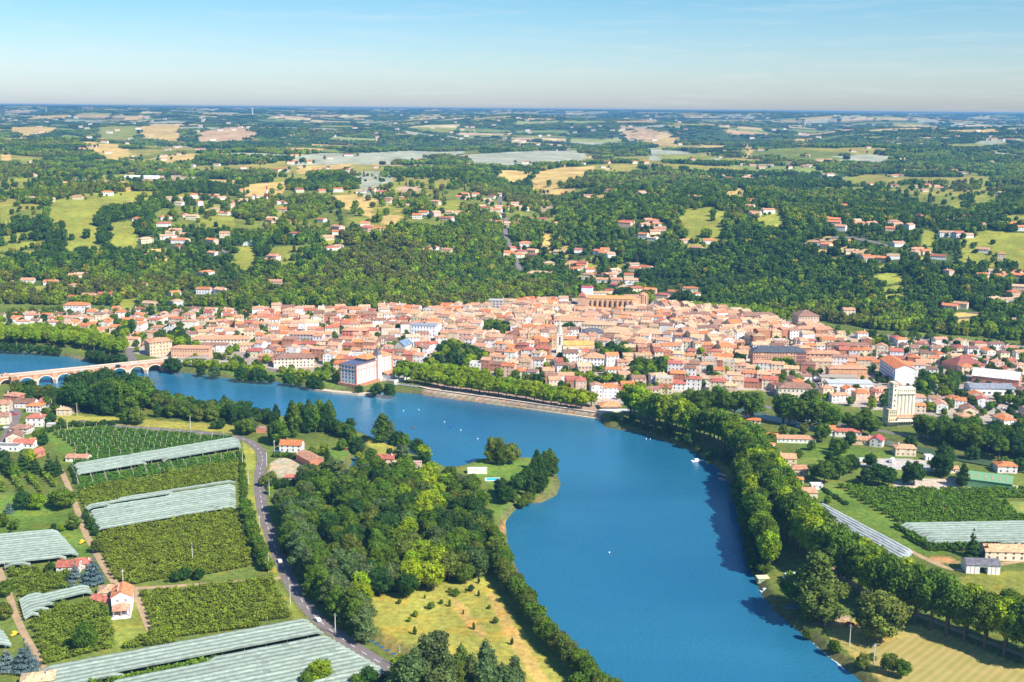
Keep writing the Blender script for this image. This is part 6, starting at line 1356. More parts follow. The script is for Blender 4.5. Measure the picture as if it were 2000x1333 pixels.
# ------------------------------------------------------------------ villas on the hills (photo points)
VIL = [(344,366),(420,374),(378,387),(335,393),(259,400),(385,401),(420,390),(431,390),(456,377),(470,378),(488,390),(446,398),(456,399),(478,403),(540,399),(552,398),(420,413),(438,420),(323,428),(368,424),(376,429),(320,441),(268,431),(554,415),(530,434),(557,440),(629,433),(584,376),(628,376),(578,460),(640,468),(285,474),(349,474),(332,466),(350,486),(439,463),(414,476),(417,498),(534,508),(648,488),(404,536),(538,558),(280,568),(341,577),(399,573),(432,574),(346,597),(293,597),
(1012,408),(1033,430),(1059,434),(1006,443),(1090,443),(1226,437),(1221,442),(1276,438),(1264,441),(1288,450),(1257,465),(1275,469),(1338,474),(1384,474),(1360,488),(1026,479),(1005,488),(1018,495),(1006,502),(1040,493),(1042,502),(1094,496),(1130,492),(1172,495),(1182,497),(1072,518),(1124,520),(1138,521),(1151,531),(1236,521),(1262,527),(1200,535),(1086,537),(1148,544),(1172,540),(1188,545),(1204,551),(1176,551),(1232,555),(1206,562),(1218,570),(1240,571),(1188,573),(1270,574),(1348,568),(1318,575),(1294,584),(1356,582),(1172,581),(1033,588),(1080,588),
(1610,408),(1644,408),(1703,415),(1608,429),(1630,438),(1652,427),(1724,429),(1774,427),(1794,430),(1642,450),(1700,440),(1677,444),(1745,440),(1738,450),(1775,447),(1884,430),(1892,437),(1858,437),(1848,462),(1870,463),(1914,446),(1986,441),(1958,445),(1992,451),(1753,480),(1614,485),(1790,497),(1832,505),(1674,502),(1692,506),(1718,508),(1920,492),(1955,509),(1852,542),(1952,543),(1992,543),(1994,535),(1990,565),(1979,579),(1938,589),(1962,591),(1855,602),(1876,602),(1656,614),(1988,635),
(1065,377),(1095,385),(1140,382),(1192,377),(1240,355),(1252,380),(1285,385),(1180,360),(1240,320),(1260,320),(1185,320),(1135,322),(1377,350),(1420,350),(1455,350),(1490,350),(1345,350),(1435,317),(1470,325),(1490,327),(1540,322),(1572,327),(1662,332),(1700,362),(1747,365),(1755,345),(1605,382),(1880,340),(1940,340),(1495,397),(1505,402),(1530,402),(1600,410),(1645,410),(1500,417),(1475,420),(1350,390),(1422,404),(1465,398),(1620,345),(1810,365),(1835,370),(1955,380),(1972,380),(1982,402),
(65,345),(152,389),(210,382),(65,391),(95,392),(315,337),(340,365),(205,280),(415,297),(540,335),(680,305),(675,335),(660,375),(705,377),(745,381),(760,392),(795,385),(800,406),(775,386),(850,400),(907,385),(945,375),(960,387),(850,422),(895,420),(815,427),(872,430),(955,397),(945,412),(970,425),(970,440),(845,487),(872,495),(660,450),(720,450),(660,485),(55,552),(100,555),(145,542),(30,557),(145,562),(207,583),(175,585),(150,586)]
VIS = []
for px, py in VIL:
    x, y = on(px, py); dist = math.hypot(x, y)
    w = rnd.uniform(12, 19) * (1 + .25 * (dist > 2600)); d = rnd.uniform(8.5, 10.5); he = rnd.choice((3.4, 3.8, 5.6)); wc = rnd.choice((WH, WH, WH, CR, PK)); rc = rnd.choice((OR, SA, OR, SA, RD, TN))
    if (px, py) in ((1955, 509), (1852, 542), (280, 568)): w, d, he = 9, 9, 8.5
    VIS.append((x, y, max(w, 12)))
    house(x, y, w, d, he, d * .2, rnd.uniform(-.8, .8), rnd.choice(('hip', 'gable', 'gable')), wc, rc, 1 if he < 4.5 else 2, name='villa', cat='villa', chim=rnd.choice((0, 1)) if dist < 2400 else 0, site='hill', win=dist < 2600)
# far hamlets: many tiny farmhouses beyond the plateau
for i in range(560):
    px = rnd.uniform(-20, 2020); py = 226 + (110 * rnd.random() ** 1.3 if i < 400 else rnd.uniform(95, 250))
    if i >= 400:
        q_ = rnd.choice(VIL); px, py = q_[0] + rnd.gauss(0, 16), q_[1] + rnd.gauss(0, 5)
        if py > 545: continue
    x, y = on(px, py); y += 5
    if hz(x, y) < 5 or any(c_ is CB and inside(g_, np.array([x]), np.array([y]))[0] for c_, g_ in FIELDS): continue
    w = rnd.uniform(11, 17) * (1 + (y > 4000) * .5); house(x, y, w, 9, 3.8 + (y > 4000) * 3, 2, rnd.uniform(-.4, .4), 'gable', rnd.choice((WH, WH, CR)), rnd.choice((OR, SA, TN)), 1, out=OUT, win=False, chim=0); VIS.append((x, y, 14 if y < 3500 else 28))
def joined(name, label, mbs, mats_):
    v, f, c, mi = [], [], [], []
    for k, b in enumerate(mbs):
        o = len(v); v += b.v; f += [tuple(i + o for i in q) for q in b.f]; c += b.c; mi += [k] * len(b.f)
    me = bpy.data.meshes.new(name); me.from_pydata(v, [], f); a = me.attributes.new('Col', 'FLOAT_COLOR', 'FACE')
    c4 = np.ones((len(f), 4), np.float32); c4[:, :3] = np.array(c); a.data.foreach_set('color', c4.ravel())
    for m_ in mats_: me.materials.append(m_)
    me.polygons.foreach_set('material_index', np.array(mi, np.int32)); return obj(name, me, None, kind='stuff', label=label)
joined('town_roofscape', 'mass of smaller houses filling the back of the old town and far hamlets', OUT, [M['wall'], M['roof'], M['paint']])
# ------------------------------------------------------------------ trees beyond the 300 largest become one mass with the small garden trees
def thin(k, keep):
    global TREES
    rec = sorted([t for t in TREES if t[1] == k], key=lambda t: t[3] / max(1, math.hypot(t[0].location.x, t[0].location.y)), reverse=True)
    out = []
    for t in rec[keep:]:
        o = t[0]; out.append((o.location.x, o.location.y, o.location.z, t[3], t[2]))
        for c in list(o.children): bpy.data.objects.remove(c)
        bpy.data.objects.remove(o); TREES.remove(t)
    return out
vis_cut = []
for t in list(TREES):
    px, py = t[5]
    if px < -40 or px > 2040 or py > 1400:
        vis_cut.append((t[0].location.x, t[0].location.y, t[0].location.z, t[3], t[2]))
        for c in list(t[0].children): bpy.data.objects.remove(c)
        bpy.data.objects.remove(t[0]); TREES.remove(t)
MID = [unlinked(crown_mesh('garden_tree_form', lobes_round(5.0, 10.5, 1.2, 15, 500 + i, .42), 1500, 1.05, 510 + i, core=.85)) for i in range(4)]
G = [(x, y, z, H, tn) for x, y, z, H, tn in vis_cut + thin('broad', 292) + thin('plane', 294)]
gp_ = np.array([(g[0], g[1], g[2]) for g in G]); gs = np.array([g[3] / 12.0 for g in G]); gt = np.array([jt(g[4]) for g in G])
# small trees of the town gardens and courtyards
fa = np.array(FOOT); tp = []
def clear(x, y, r): return not ((fa[:, 0] - x) ** 2 + (fa[:, 1] - y) ** 2 < (fa[:, 2] * .85 + r) ** 2).any()
bb = TOWN_X
for i in range(10500):
    x = rnd.uniform(bb[:, 0].min(), bb[:, 0].max()); y = rnd.uniform(bb[:, 1].min(), bb[:, 1].max())
    j = min(range(len(ZS)), key=lambda q: (ZS[q][0][0] - x) ** 2 + (ZS[q][0][1] - y) ** 2)
    if rnd.random() > {'c': .16, 'm': .45, 'd': .7}[ZS[j][2]]: continue
    r = rnd.uniform(1.2, 3.2)
    if inside(TOWN, np.array([x]), np.array([y]))[0] and clear(x, y, r) and river_sd([x], [y])[0] > 3: tp.append((x, y, r / 5.0 * rnd.uniform(.9, 1.2), rnd.choice((MI, MI, DK, BR, OL))))
for x, y, w in VIS:
    if y > 3600: continue
    for i in range(rnd.randint(1, 4)):
        a = rnd.uniform(0, 6.28); X, Y = x + math.cos(a) * w * rnd.uniform(.75, 1.5), y + math.sin(a) * w * rnd.uniform(.8, 1.4)
        tp.append((X, Y, rnd.uniform(.3, .75), rnd.choice((MI, MI, DK, OL, BR))))
for g in GREENS:
    for i in range(60):
        x = rnd.uniform(g[:, 0].min(), g[:, 0].max()); y = rnd.uniform(g[:, 1].min(), g[:, 1].max())
        if inside(g, np.array([x]), np.array([y]))[0] and clear(x, y, 2) and river_sd([x], [y])[0] > 3: tp.append((x, y, rnd.uniform(.5, 1.0), rnd.choice((MI, DK, DK, BR))))
for px, py, n, h in ((1345, 600, 1, 1), ):
    pl = smooth([at(*p, 0) for p in ((1340, 606), (1400, 610), (1470, 614), (1545, 628))])
    for x, y in walk(pl, 8, 0, .5): tp.append((x, y, .95, BR))
    for x, y in walk(pl, 8, 9, .5): tp.append((x, y, .95, BR))
    for x, y in walk(smooth([at(*p, 0) for p in ((1190, 592), (1240, 592), (1275, 592))]), 8, 0, .5): tp.append((x, y, .9, BR))
    for x, y in walk(smooth([at(*p, 0) for p in ((1100, 738), (1150, 746), (1200, 756), (1250, 765), (1300, 770))]), 6, 0, .5): tp.append((x, y, .62, BR))
gp_ = np.concatenate([gp_, np.array([(x, y, float(hz(x, y))) for x, y, s, t in tp])]); gs = np.concatenate([gs, [t[2] for t in tp]]); gt = np.concatenate([gt, [jt(t[3]) for t in tp]])
scatter('garden_trees', 'countless small garden, courtyard and verge trees between the houses', gp_, gt, MID, gs)

# ------------------------------------------------------------------ wooded hills
def cleared(X, Y, P_, front=1.0):
    m = np.zeros(X.shape, bool)
    for x, y, w in P_:
        dx = (X - x) / (w * .85 + 3); dy = Y - y; dy = np.where(dy < 0, dy / (w * .95 * front + 7), dy / (w * .4 + 6)); m |= dx * dx + dy * dy < 1
    return m
def lattice(y0, y1, sx, sy, umax=.47):
    xs = []
    for y in np.arange(y0, y1, sy):
        n = int(2 * umax * y / sx); x = np.linspace(-umax * y, umax * y, n) + RS.uniform(-.38, .38, n) * sx
        xs.append(np.stack([x, y + RS.uniform(-.38, .38, n) * sy], 1))
    return np.concatenate(xs)
def tones(X, Y, n):
    a = vnoise(X, Y, 170, 61); b = vnoise(X, Y, 60, 62)
    pal = np.array([(.078, .155, .016), (.15, .245, .016), (.235, .325, .014), (.19, .205, .03), (.075, .085, .034), (.32, .32, .02)])
    q = a * .7 + b * .3 + RS.uniform(-.2, .2, n); i = np.where(q < .40, 0, np.where(q < .56, 1, np.where(q < .72, 2, 3)))
    i = np.where(RS.rand(n) < .10, 4, i); i = np.where(RS.rand(n) < .025, 5, i)
    return pal[i] * RS.uniform(.75, 1.28, (n, 1)), i
pt = lattice(1000, 2500, 7.6, 8.2)
X, Y = pt[:, 0], pt[:, 1]; t = Y - np.interp(X / Y, _fu, _fy)
keep = (t > -8) & ~field_at(X, Y) & ~cleared(X, Y, VIS) & ~inside(TOWN_X, X, Y)
for h in HROADS: keep &= dist_line(h, X, Y) > 7
f_near = np.array([f for f in FOOT if f[1] > 1000])
near_t = t < 120
for x, y, r in f_near[::1]:
    if True: keep &= ~(near_t & ((X - x) ** 2 + (Y - y) ** 2 < (r * .8 + 5) ** 2))
spare = (RS.rand(len(X)) < .045) & meadow(X, Y, t) & ~cleared(X, Y, VIS)   # a few trees dotted over meadows
hedge = (RS.rand(len(X)) < .10) & field_at(X, Y) & (t > 250) & (vnoise(X, Y, 60, 71) > .66)
keep |= spare | hedge
X, Y = X[keep], Y[keep]; n = len(X); T, ti = tones(X, Y, n)
idx = RS.randint(0, 5, n); con = (ti == 4) | (RS.rand(n) < .07); idx[con] = 5
sc = RS.uniform(.62, 1.12, n) * np.where(vnoise(X, Y, 90, 63) > .72, .6, 1)
scatter('woodland', 'mixed green woodland covering the slope behind the town', np.stack([X, Y, hz(X, Y) - .6], 1), T, FT, sc, idx, sc * RS.uniform(.85, 1.3, n))
n1 = n
pt = lattice(2500, 5200, 25, 20); X, Y = pt[:, 0], pt[:, 1]; t = Y - np.interp(X / Y, _fu, _fy)
edge = field_at(X, Y) & ~field_at(X + 20, Y) & (RS.rand(len(X)) < .5)
keep = (~field_at(X, Y) | edge) & ~cleared(X, Y, VIS[:230], 1.6) & (t > 0) & (RS.rand(len(X)) < .9)
X, Y = X[keep], Y[keep]; n = len(X); T, ti = tones(X, Y, n); sc = RS.uniform(.7, 1.05, n)
scatter('woodland', 'woods and tree clumps over the plateau beyond the town hills', np.stack([X, Y, hz(X, Y) - 1.5], 1), T, CL, sc)
n2 = n
pt = lattice(5200, 15000, 62, 50); X, Y = pt[:, 0], pt[:, 1]
keep = ~field_at(X, Y) & (RS.rand(len(X)) < .85); X, Y = X[keep], Y[keep]; n = len(X); T, ti = tones(X, Y, n); sc = RS.uniform(1.1, 1.8, n)
scatter('woodland', 'distant hedges and woods fading towards the horizon', np.stack([X, Y, hz(X, Y) - 4], 1), T * .85, CL, sc, None, sc * .5)
print('TREES', len(TREES), n1, n2, n)

# ------------------------------------------------------------------ mast, water towers, poles
def mast():
    x, y = on(522, 400); z = float(hz(x, y)); t = thing('telecom_mast', (x, y, z), 0, label='red and white banded telecom mast above the hillside villas', category='mast')
    H = 34 * math.hypot(x, y) / 2200
    for i in range(5): b = MB(); b.cone(0, 0, H * i / 5, H * (i + 1) / 5 - .02, 2.0 - .2 * i, 1.8 - .2 * i, 8, (.65, .03, .03) if i % 2 == 0 else (.85, .85, .85)); part(t, 'band', b, 'paint')
    b = MB(); b.cone(0, 0, H + .01, H + 5, .3, .15, 6, (.8, .8, .8)); part(t, 'antenna', b, 'paint'); LM['the red and white mast'] = P(x, y, z + H / 2)
mast()
for px, py, s, lab in ((1245, 279, 1.0, 'pale water tower on a wooded knoll of the plateau'), (1572, 243, 1.6, 'slender water tower far out on the plateau'), (493, 221, 2.2, 'tiny water tower breaking the horizon line'), (90, 214, 1.8, 'thin tower standing on the far horizon')):
    x, y = on(px, py + 4); z = float(hz(x, y)); t = thing('water_tower', (x, y, z), 0, label=lab, category='water tower'); k = s * 1.0
    b = MB(); b.cone(0, 0, -3, 17 * k, 2.4 * k, 2.0 * k, 10, (.75, .72, .66)); part(t, 'shaft', b); b = MB(); b.cone(0, 0, 17.02 * k, 21 * k, 2.6 * k, 5.4 * k, 12, (.8, .77, .7)); b.cone(0, 0, 21.01 * k, 24 * k, 5.4 * k, 1.0 * k, 12, (.6, .4, .3)); part(t, 'tank', b)
PM = MB(); PM.cone(0, 0, -1, 9.6, .26, .15, 8, (.60, .57, .50)); PM2 = MB(); PM2.box(-1.0, 1.0, -.07, .07, 8.7, 8.87, (.35, .33, .3), True); PM2.box(-.5, .5, -.12, -.075, 8.2, 8.6, (.5, .5, .48), True)
pm, pm2 = PM.mesh('shaft', M['paint']), PM2.mesh('crossarm', M['paint'])
for px, py, lab in ((567, 1180, 'pale roadside utility pole beside the largest orchard block'), (655, 1240, 'pale roadside utility pole above the white car'), (781, 1305, 'roadside utility pole nearest the willow clump'), (372, 839, 'tall pale pole in the yellow verge before the belt trees'), (132, 843, 'utility pole at the village end of the poled orchard'), (151, 813, 'short pole on the yellow rise behind the village shed'), (1659, 1262, 'white pole at the river side of the mown field'), (1612, 1222, 'pole by the huts under the lone olive poplar'), (1706, 1300, 'pole standing in the riverbank scrub below the mown field'),
                    (376, 1096, 'thin pole at the orchard beyond the farmhouse'), (507, 1040, 'pole in the hedge left of the country road'), (485, 945, 'pole on the verge west of the road bend'), (474, 912, 'pole by the upper roadside verge'), (521, 912, 'pole at the gravel yard entrance'), (536, 888, 'pole before the white orange-roofed house'), (526, 968, 'pole by the dark clipped hedge'), (241, 1150, 'thin pole at the farm crossroads'), (525, 1118, 'pole where the track meets the road')):
    x, y = at(px, py, 0); t = thing('utility_pole', (x, y, 0), rnd.uniform(0, 3), label=lab, category='utility pole'); obj('shaft', pm, t); obj('crossarm', pm2, t)
# yellow farm machines / covers beside the orchards
for px, py, lab in ((160, 1062, 'yellow farm sprayer parked beside the dirt track'), (28, 1242, 'yellow farm sprayer parked by the western track')):
    x, y = at(px, py, 0); t = thing('farm_sprayer', (x, y, 0), 1.2, label=lab, category='farm machine')
    b = MB(); b.cone(0, 0, .6, 1.9, .9, .9, 10, (.85, .55, .04)); b.box(-1.9, 1.9, -.5, .5, .5, 1.1, (.8, .5, .05), True); part(t, 'tank', b, 'paint')
    for sx in (-1, 1): b = MB(); b.tube((1.2, sx * .9 - .12, .5), (1.2, sx * .9 + .12, .5), .5, .5, 10, (.04, .04, .04)); part(t, 'wheel', b, 'paint')
# ------------------------------------------------------------------ cars
CM = {}
def car_meshes(kind_):
    if kind_ in CM: return CM[kind_]
    L = {'car': 2.1, 'van': 2.9}[kind_]; H = {'car': 1.45, 'van': 2.6}[kind_]; hw = {'car': .88, 'van': 1.0}[kind_]
    b = MB()
    if kind_ == 'car': pr = [(-L, .35), (L, .35), (L, .75), (L - .25, .85), (1.0, .95), (.35, 1.38), (-1.1, H), (-1.7, 1.0), (-L, .9)]
    else: pr = [(-L, .4), (L, .4), (L, 1.0), (L - .7, 1.25), (L - 1.1, 1.8), (L - .6, 2.0), (L - .9, H), (-L, H)]
    b.prism(pr, -hw, hw, (1, 1, 1)); body = b
    g = MB()
    for s in (-1, 1):
        q = [(.85, .98), (.32, 1.3), (-1.05, 1.36), (-1.5, 1.02)] if kind_ == 'car' else [(L - .8, 1.28), (L - 1.2, 1.75), (L - 2.0, 1.75), (L - 2.0, 1.28)]
        g.add([(x, s * (hw + .01), z) for x, z in q], [(0, 1, 2, 3)], (.04, .05, .06))
    q = [(1.02, .97), (.37, 1.39)] if kind_ == 'car' else [(L - .67, 1.26), (L - 1.07, 1.81)]
    g.add([(q[0][0] + .02, -hw * .85, q[0][1]), (q[0][0] + .02, hw * .85, q[0][1]), (q[1][0] + .02, hw * .85, q[1][1]), (q[1][0] + .02, -hw * .85, q[1][1])], [(0, 1, 2, 3)], (.04, .05, .06))
    w = MB(); w.tube((0, -.1, 0), (0, .1, 0), .34, .34, 10, (.03, .03, .03))
    CM[kind_] = (body, g.mesh('window', M['glass']), w.mesh('wheel', M['paint']), L, hw); return CM[kind_]
def car(px, py, rz, col, label, kind_='car', z=0, xy=None):
    body, g, w, L, hw = car_meshes(kind_); x, y = xy or at(px, py, z)
    t = thing('parked_car' if kind_ == 'car' else 'camper_van', (x, y, z + .07), rz, label=label, category='car' if kind_ == 'car' else 'camper van')
    b2 = MB(); b2.v, b2.f, b2.c = body.v, body.f, [col] * len(body.f); obj('body', b2.mesh('body', M['paint']), t); obj('window', g, t)
    for sx in (-1, 1):
        for sy in (-1, 1): o = obj('wheel', w, t, (sx * L * .62, sy * (hw - .06), .34))
WC, BKc, BLc, RDc, GRc = (.8, .8, .8), (.04, .04, .05), (.06, .14, .35), (.5, .04, .04), (.35, .36, .38)
car(546, 1098, 2.0, WC, 'white car on the country road beside the hedge'); car(620, 1213, 2.2, WC, 'white car on the country road above the utility pole')
car(0, 0, .27, WC, 'white car crossing the middle of the brick bridge', xy=None, kind_='car') if False else None
for i, (px, py, c, l) in enumerate(((161, 727, WC, 'white car on the bridge deck, left of the others'), (231, 716, BKc, 'black car on the bridge deck'), (262, 711, WC, 'white car where the bridge reaches the town'))):
    car(px, py, .28, c, l, z=5.75)
for px, py, rz, c, l, k in ((1660, 1222, .2, RDc, 'red car parked at the shady edge of the mown field', 'car'), (1686, 903, .1, WC, 'white camper van, westernmost in the caravan park', 'van'), (1700, 904, .15, WC, 'white camper van beside the westernmost one', 'van'), (1742, 903, 1.0, WC, 'white camper van alone in the middle of the gravel', 'van'),
    (1815, 898, 1.5, WC, 'white camper van beside the tiny flat-roofed hut', 'van'), (672, 878, .1, RDc, 'red car by the gravel yard corner', 'car'), (665, 905, .3, BKc, 'dark car on the pale lane by the young lawn trees', 'car'), (12, 837, 1.3, WC, 'white car on the village street', 'car'), (2, 841, 1.3, BKc, 'dark car on the village parking strip', 'car'),
    (22, 807, .4, BLc, 'blue car at the top of the village street', 'car'), (28, 811, .5, RDc, 'red car at the top of the village street', 'car'), (541, 884, .2, BLc, 'blue car behind the roadside pole', 'car'), (1500, 925, 1.0, BKc, 'black car in the bank lane', 'car'), (1515, 938, 1.2, GRc, 'grey car in the bank lane', 'car')):
    car(px, py, rz, c, l, k)
def lot(p0, p1, n, rz, where):
    a, b = at(*p0), at(*p1); cs = [WC, BKc, GRc, BLc, RDc, WC, GRc]; nm = {WC: 'white', BKc: 'black', GRc: 'grey', BLc: 'blue', RDc: 'red'}; od = ['first', 'second', 'third', 'fourth', 'fifth', 'sixth', 'seventh', 'eighth', 'ninth', 'tenth']
    for i in range(n):
        f = i / max(1, n - 1); c = rnd.choice(cs); xy = (a[0] + (b[0] - a[0]) * f, a[1] + (b[1] - a[1]) * f)
        car(0, 0, rz, c, f'{nm[c]} car, {od[i]} from the left {where}', xy=xy)
lot((1592, 740), (1606, 758), 6, 1.2, 'along the wide street below the school'); lot((545, 726), (585, 730), 8, .1, 'along the boulevard by the hipped riverside building')
lot((775, 752), (815, 757), 6, .2, 'beside the hotel terrace'); lot((1555, 818), (1600, 828), 5, .1, 'under the great canal planes'); lot((1185, 603), (1215, 606), 4, .1, 'on the square west of the abbey') if False else None
lot((1880, 795), (1960, 800), 8, 1.4, 'in the street row south of the grey-roofed warehouse')
# ------------------------------------------------------------------ river things
def boat(px, py, rz, L, c, label, cabin=True, name='boat'):
    x, y = at(px, py, ZW); t = thing(name, (x, y, ZW), rz, label=label, category='boat'); b = MB(); hw = L * .17
    vs = [(-L / 2, -hw, .8), (L * .2, -hw, .8), (L / 2, 0, 1.0), (L * .2, hw, .8), (-L / 2, hw, .8), (-L / 2, -hw * .7, -.2), (L * .2, -hw * .7, -.2), (L * .42, 0, -.2), (L * .2, hw * .7, -.2), (-L / 2, hw * .7, -.2)]
    b.add(vs, [(0, 1, 2, 3, 4), (0, 5, 6, 1), (1, 6, 7, 2), (2, 7, 8, 3), (3, 8, 9, 4), (4, 9, 5, 0)], c); part(t, 'hull', b, 'paint')
    if cabin: b = MB(); b.add([(-L * .3, -hw * .7, .81), (L * .15, -hw * .7, .81), (L * .15, hw * .7, .81), (-L * .3, hw * .7, .81), (-L * .25, -hw * .6, 2.0), (L * .02, -hw * .6, 2.0), (L * .02, hw * .6, 2.0), (-L * .25, hw * .6, 2.0)], [(0, 1, 5, 4), (1, 2, 6, 5), (2, 3, 7, 6), (3, 0, 4, 7), (4, 5, 6, 7)], c); part(t, 'cabin', b, 'paint')
boat(1363, 902, .3, 9, (.85, .85, .85), 'white cabin cruiser moored below the avenue trees'); boat(1378, 903, .2, 4, (.1, .5, .5), 'small turquoise boat beside the cruiser', False); boat(1385, 905, .5, 3.5, (.85, .6, .05), 'yellow pedal boat next to the turquoise one', False)
boat(1495, 1157, .3, 5.5, (.62, .64, .66), 'grey covered boat at the red deck'); boat(1483, 1122, .5, 4, (.5, .5, .5), 'grey dinghy upstream of the yellow hut', False); boat(1478, 1112, .7, 3.5, (.4, .4, .42), 'dark dinghy under the bank bushes', False)
boat(808, 836, .2, 3.2, (.15, .13, .12), 'tiny dark rowing boat out on the river', False); boat(880, 834, 1.2, 2.6, (.04, .12, .3), 'tiny blue boat out on the river', False); boat(1411, 938, -.9, 6, (.6, .35, .25), 'brown raft at the bank below the avenue', False)
def hut(px, py, rz, w, d, h, wc, rc, label, piles=True):
    x, y = at(px, py, ZW); t = thing('moored_hut', (x, y, ZW), rz, label=label, category='hut'); b = MB(); b.box(-w / 2, w / 2, -d / 2, d / 2, 1.21, 1.2 + h, wc); part(t, 'wall', b, 'paint')
    b = MB(); b.box(-w / 2 - .3, w / 2 + .3, -d / 2 - .3, d / 2 + .3, 1.22 + h, 1.4 + h, rc, True); part(t, 'roof', b, 'paint'); b = MB(); b.box(-w / 2 - .6, w / 2 + .6, -d / 2 - .6, d / 2 + .6, 1.0, 1.2, (.3, .22, .15), True)
    for sx in (-1, 1):
        for sy in (-1, 1): b.box(sx * w / 2 - .12, sx * w / 2 + .12, sy * d / 2 - .12, sy * d / 2 + .12, -3, 1.0, (.2, .15, .1))
    part(t, 'deck', b, 'paint'); b = MB(); b.box(-w / 4 - .4, -w / 4 + .4, -d / 2 - .04, -d / 2 + .1, 1.9, 2.9, (.12, .35, .6)); part(t, 'window', b, 'paint')
hut(1489, 1140, .1, 5.2, 4, 2.0, (.45, .48, .22), (.82, .72, .42), 'yellow-green hut on piles at the shaded river edge'); hut(1547, 1198, -.3, 4.8, 4, 2.2, (.22, .26, .34), (.10, .14, .22), 'dark blue-grey hut behind the wooden jetty')
for px, py, L, W_, rz, c, lab in ((1500, 1150, 5, 2.6, .2, (.45, .20, .16), 'small reddish deck between the yellow hut and grey boat'), (1521, 1187, 7, 1.6, .25, (.20, .14, .16), 'narrow dark wooden jetty reaching into the river'), (1413, 930, 9, 2.2, -.9, (.6, .42, .34), 'pinkish wooden pontoon along the bank')):
    x, y = at(px, py, ZW); t = thing('jetty', (x, y, ZW), rz, label=lab, category='jetty'); b = MB(); b.box(-L / 2, L / 2, -W_ / 2, W_ / 2, .6, .8, c, True); part(t, 'deck', b, 'paint'); b = MB(); [b.box(q * L / 2 - .1, q * L / 2 + .1, -W_ / 2, W_ / 2, -3, .59, c) for q in (-.9, 0, .9)]; part(t, 'piles', b, 'paint')
bm_ = MB(); bm_.cone(0, 0, -.3, .5, .5, .45, 8, (.9, .9, .88)); bm_.cone(0, 0, .5, .9, .45, .1, 8, (.9, .9, .88)); bme = bm_.mesh('buoy', M['paint'])
for px, py, lab in ((788, 803, 'white buoy nearest the hotel lawn'), (818, 801, 'white buoy north of the rowing boat'), (868, 825, 'white buoy upstream of the blue boat'), (900, 841, 'white buoy just downstream of the blue boat'), (933, 858, 'white buoy off the headland trees'), (1190, 1080, 'white buoy alone in the middle of the wide river'), (1262, 858, 'white buoy below the quay end reeds'), (1270, 858, 'second white buoy beside the one below the quay end')):
    x, y = at(px, py, ZW); o = obj('buoy', bme, None, (x, y, ZW)); o.scale = (.75,) * 3; o['label'] = lab; o['category'] = 'buoy'; o['group'] = 'white buoys on the river'
x, y = at(962, 937, 0); t = thing('swimming_pool', (x, y, 0), .05, label='small turquoise swimming pool with white rim on the headland lawn', category='swimming pool'); b = MB(); b.box(-4.6, 4.6, -3.2, 3.2, -.2, .22, (.8, .79, .76)); part(t, 'rim', b, 'paint'); b = MB(); b.box(-3.7, 3.7, -2.4, 2.4, .1, .26, (.06, .50, .62)); part(t, 'water', b, 'paint')
# foam on the weir line at the lower right bank
b = MB(); pl = smooth([at(*p, ZW) for p in ((1580, 1248), (1597, 1262), (1617, 1280), (1637, 1296), (1648, 1308))])
for i, (x, y) in enumerate(walk(pl, .55, 0, .3)):
    r = rnd.uniform(.2, .6); b.box(x - r, x + r, y - r * .6, y + r * .6, ZW - .05, ZW + rnd.uniform(.04, .15), (.85, .86, .86))
obj('foam', b.mesh('foam', M['paint']), None, kind='stuff', label='white foam where the current breaks over the low bank ledge')

# ------------------------------------------------------------------ haze
hm = bpy.data.materials.new('haze_air'); hm.use_nodes = True; ht = hm.node_tree; ht.nodes.clear()
ho = ht.nodes.new('ShaderNodeOutputMaterial'); hv = ht.nodes.new('ShaderNodeVolumePrincipled'); hv.inputs['Density'].default_value = 9e-5; hv.inputs['Color'].default_value = (.17, .46, .80, 1); hv.inputs['Anisotropy'].default_value = 0.1
ht.links.new(hv.outputs[0], ho.inputs['Volume'])
b = MB(); b.box(-26000, 26000, -2500, 21500, -9, 225, bottom=True); hme = b.mesh('haze', hm)
obj('haze', hme, None, kind='stuff', label='thin blue summer haze over the whole valley')

# ------------------------------------------------------------------ labels: look first, then what it stands by, then how near
def ordinal(n):
    w = ['', 'first', 'second', 'third', 'fourth', 'fifth', 'sixth', 'seventh', 'eighth', 'ninth', 'tenth', 'eleventh', 'twelfth', 'thirteenth', 'fourteenth', 'fifteenth', 'sixteenth', 'seventeenth', 'eighteenth', 'nineteenth']
    te = {2: 'twent', 3: 'thirt', 4: 'fort', 5: 'fift', 6: 'sixt', 7: 'sevent', 8: 'eight', 9: 'ninet'}
    if n < 20: return w[n]
    return te[n // 10] + ('ieth' if n % 10 == 0 else 'y-' + w[n % 10])
LMV = {k: v for k, v in LM.items()}
HLM = {k: LMV[k] for k in ('the red and white mast', 'the white modern villa', 'the stone manor', 'the white windowless tower', 'the railway station', 'the pyramid-roofed hall') if k in LMV}
for k, p in (('the big eastern meadow', (1950, 478)), ('the curved hillside road', (1620, 468)), ('the steep valley road', (1000, 470)), ('the bluish net fields', (1020, 305)), ('the large ochre hill field', (700, 395)), ('the white hill net', (1690, 310)), ('the small round ochre field', (1440, 374)), ('the pale-green western meadows', (160, 440))): HLM[k] = p
def relation(p, q):
    dx, dy = p[0] - q[0], p[1] - q[1]
    if abs(dx) > 1.6 * abs(dy): return 'left of' if dx < 0 else 'right of'
    return 'beyond' if dy < 0 else 'in front of'
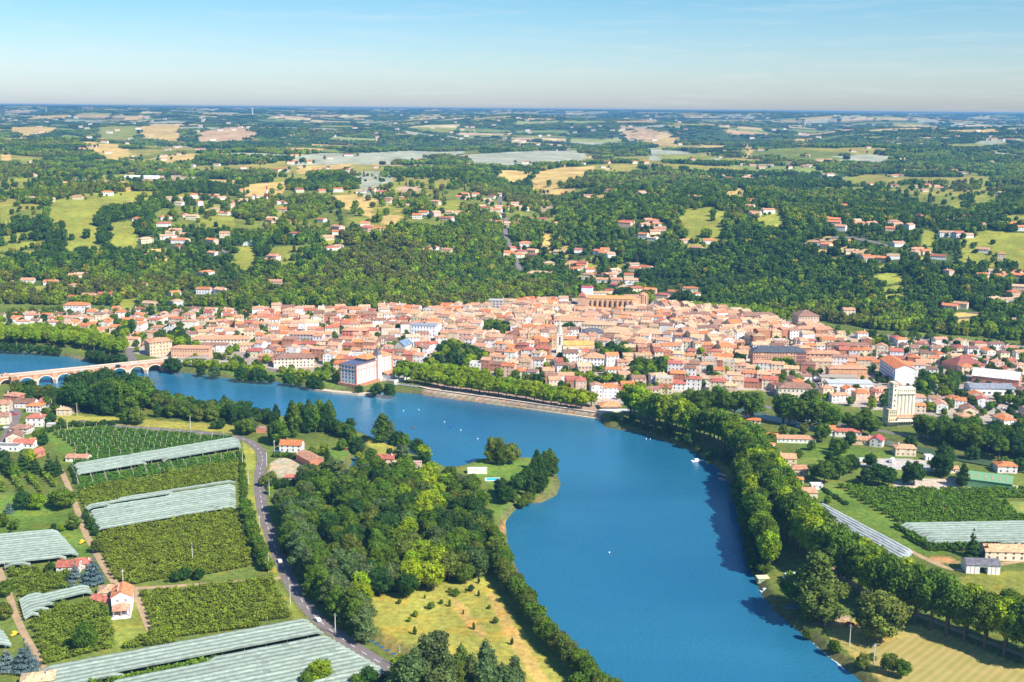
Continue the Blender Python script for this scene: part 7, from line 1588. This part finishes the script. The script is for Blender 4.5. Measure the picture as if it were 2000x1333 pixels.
def assign(recs, lms, look, group):
    sets = {}
    for r in recs:
        p = r[-1]; k = min(lms, key=lambda n: (lms[n][0] - p[0]) ** 2 + (lms[n][1] - p[1]) ** 2 * 3); rel = relation(p, lms[k])
        d = math.hypot(lms[k][0] - p[0], lms[k][1] - p[1]); sets.setdefault((look(r), rel, k), []).append((d, r))
    for (lk, rel, k), l in sets.items():
        l.sort(key=lambda q: q[0])
        for i, (d, r) in enumerate(l):
            r[0]['group'] = group(r)
            if len(l) == 1: r[0]['label'] = f'{lk}, {rel} {k}'
            else: r[0]['label'] = f'{lk}, {"nearest" if i == 0 else ordinal(i + 1) + "-nearest"} {rel} {k}'
STO = {1: 'low', 2: 'two-storey', 3: 'three-storey'}
def hl(r): return f'{WW.get(r[1], "pale")} {STO[r[4]]} {"house" if r[6] == "town" else "villa"}, {RW.get(r[2], "grey")} {dict(gable="gabled", hip="hipped", flat="flat")[r[3]]} roof'
assign([b for b in BLD if b[6] == 'town'], LMV, hl, lambda r: 'houses of the old town')
assign([b for b in BLD if b[6] == 'hill'], HLM, hl, lambda r: 'villas on the wooded hills')
sites = {}
for t in TREES: sites.setdefault((t[4], t[1], TWORD[t[2]]), []).append(t)
for (site, k, tw), l in sites.items():
    hor = (max(q[5][0] for q in l) - min(q[5][0] for q in l)) > (max(q[5][1] for q in l) - min(q[5][1] for q in l))
    l.sort(key=lambda t: t[5][0] if hor else t[5][1])
    w = {'plane': 'plane tree', 'broad': 'leafy tree', 'poplar': 'poplar', 'cedar': 'cedar', 'conifer': 'conifer', 'bush': 'bush'}[k]
    for i, t in enumerate(l):
        o = t[0]; o['group'] = f'{w}s {site}'
        if len(l) == 1: o['label'] = f'{tw} {w} {site}'
        else: o['label'] = f'{tw} {w}, {ordinal(i + 1)} from {"left" if hor else "top"}, {site}'
        ws = o['label'].split()
        if len(ws) > 16: o['label'] = ' '.join(ws[:16])
for o in COL.objects:
    if o.parent is None and o.get('category') and not o.get('group'):
        o['group'] = {'car': 'parked and passing cars', 'utility pole': 'concrete utility poles', 'camper van': 'camper vans on the gravel', 'boat': 'small boats on the river', 'water tower': 'towers on the plateau'}.get(o['category'], o['category'] + ('es' if o['category'].endswith(('ch', 'sh')) else 's') + ' of the valley')
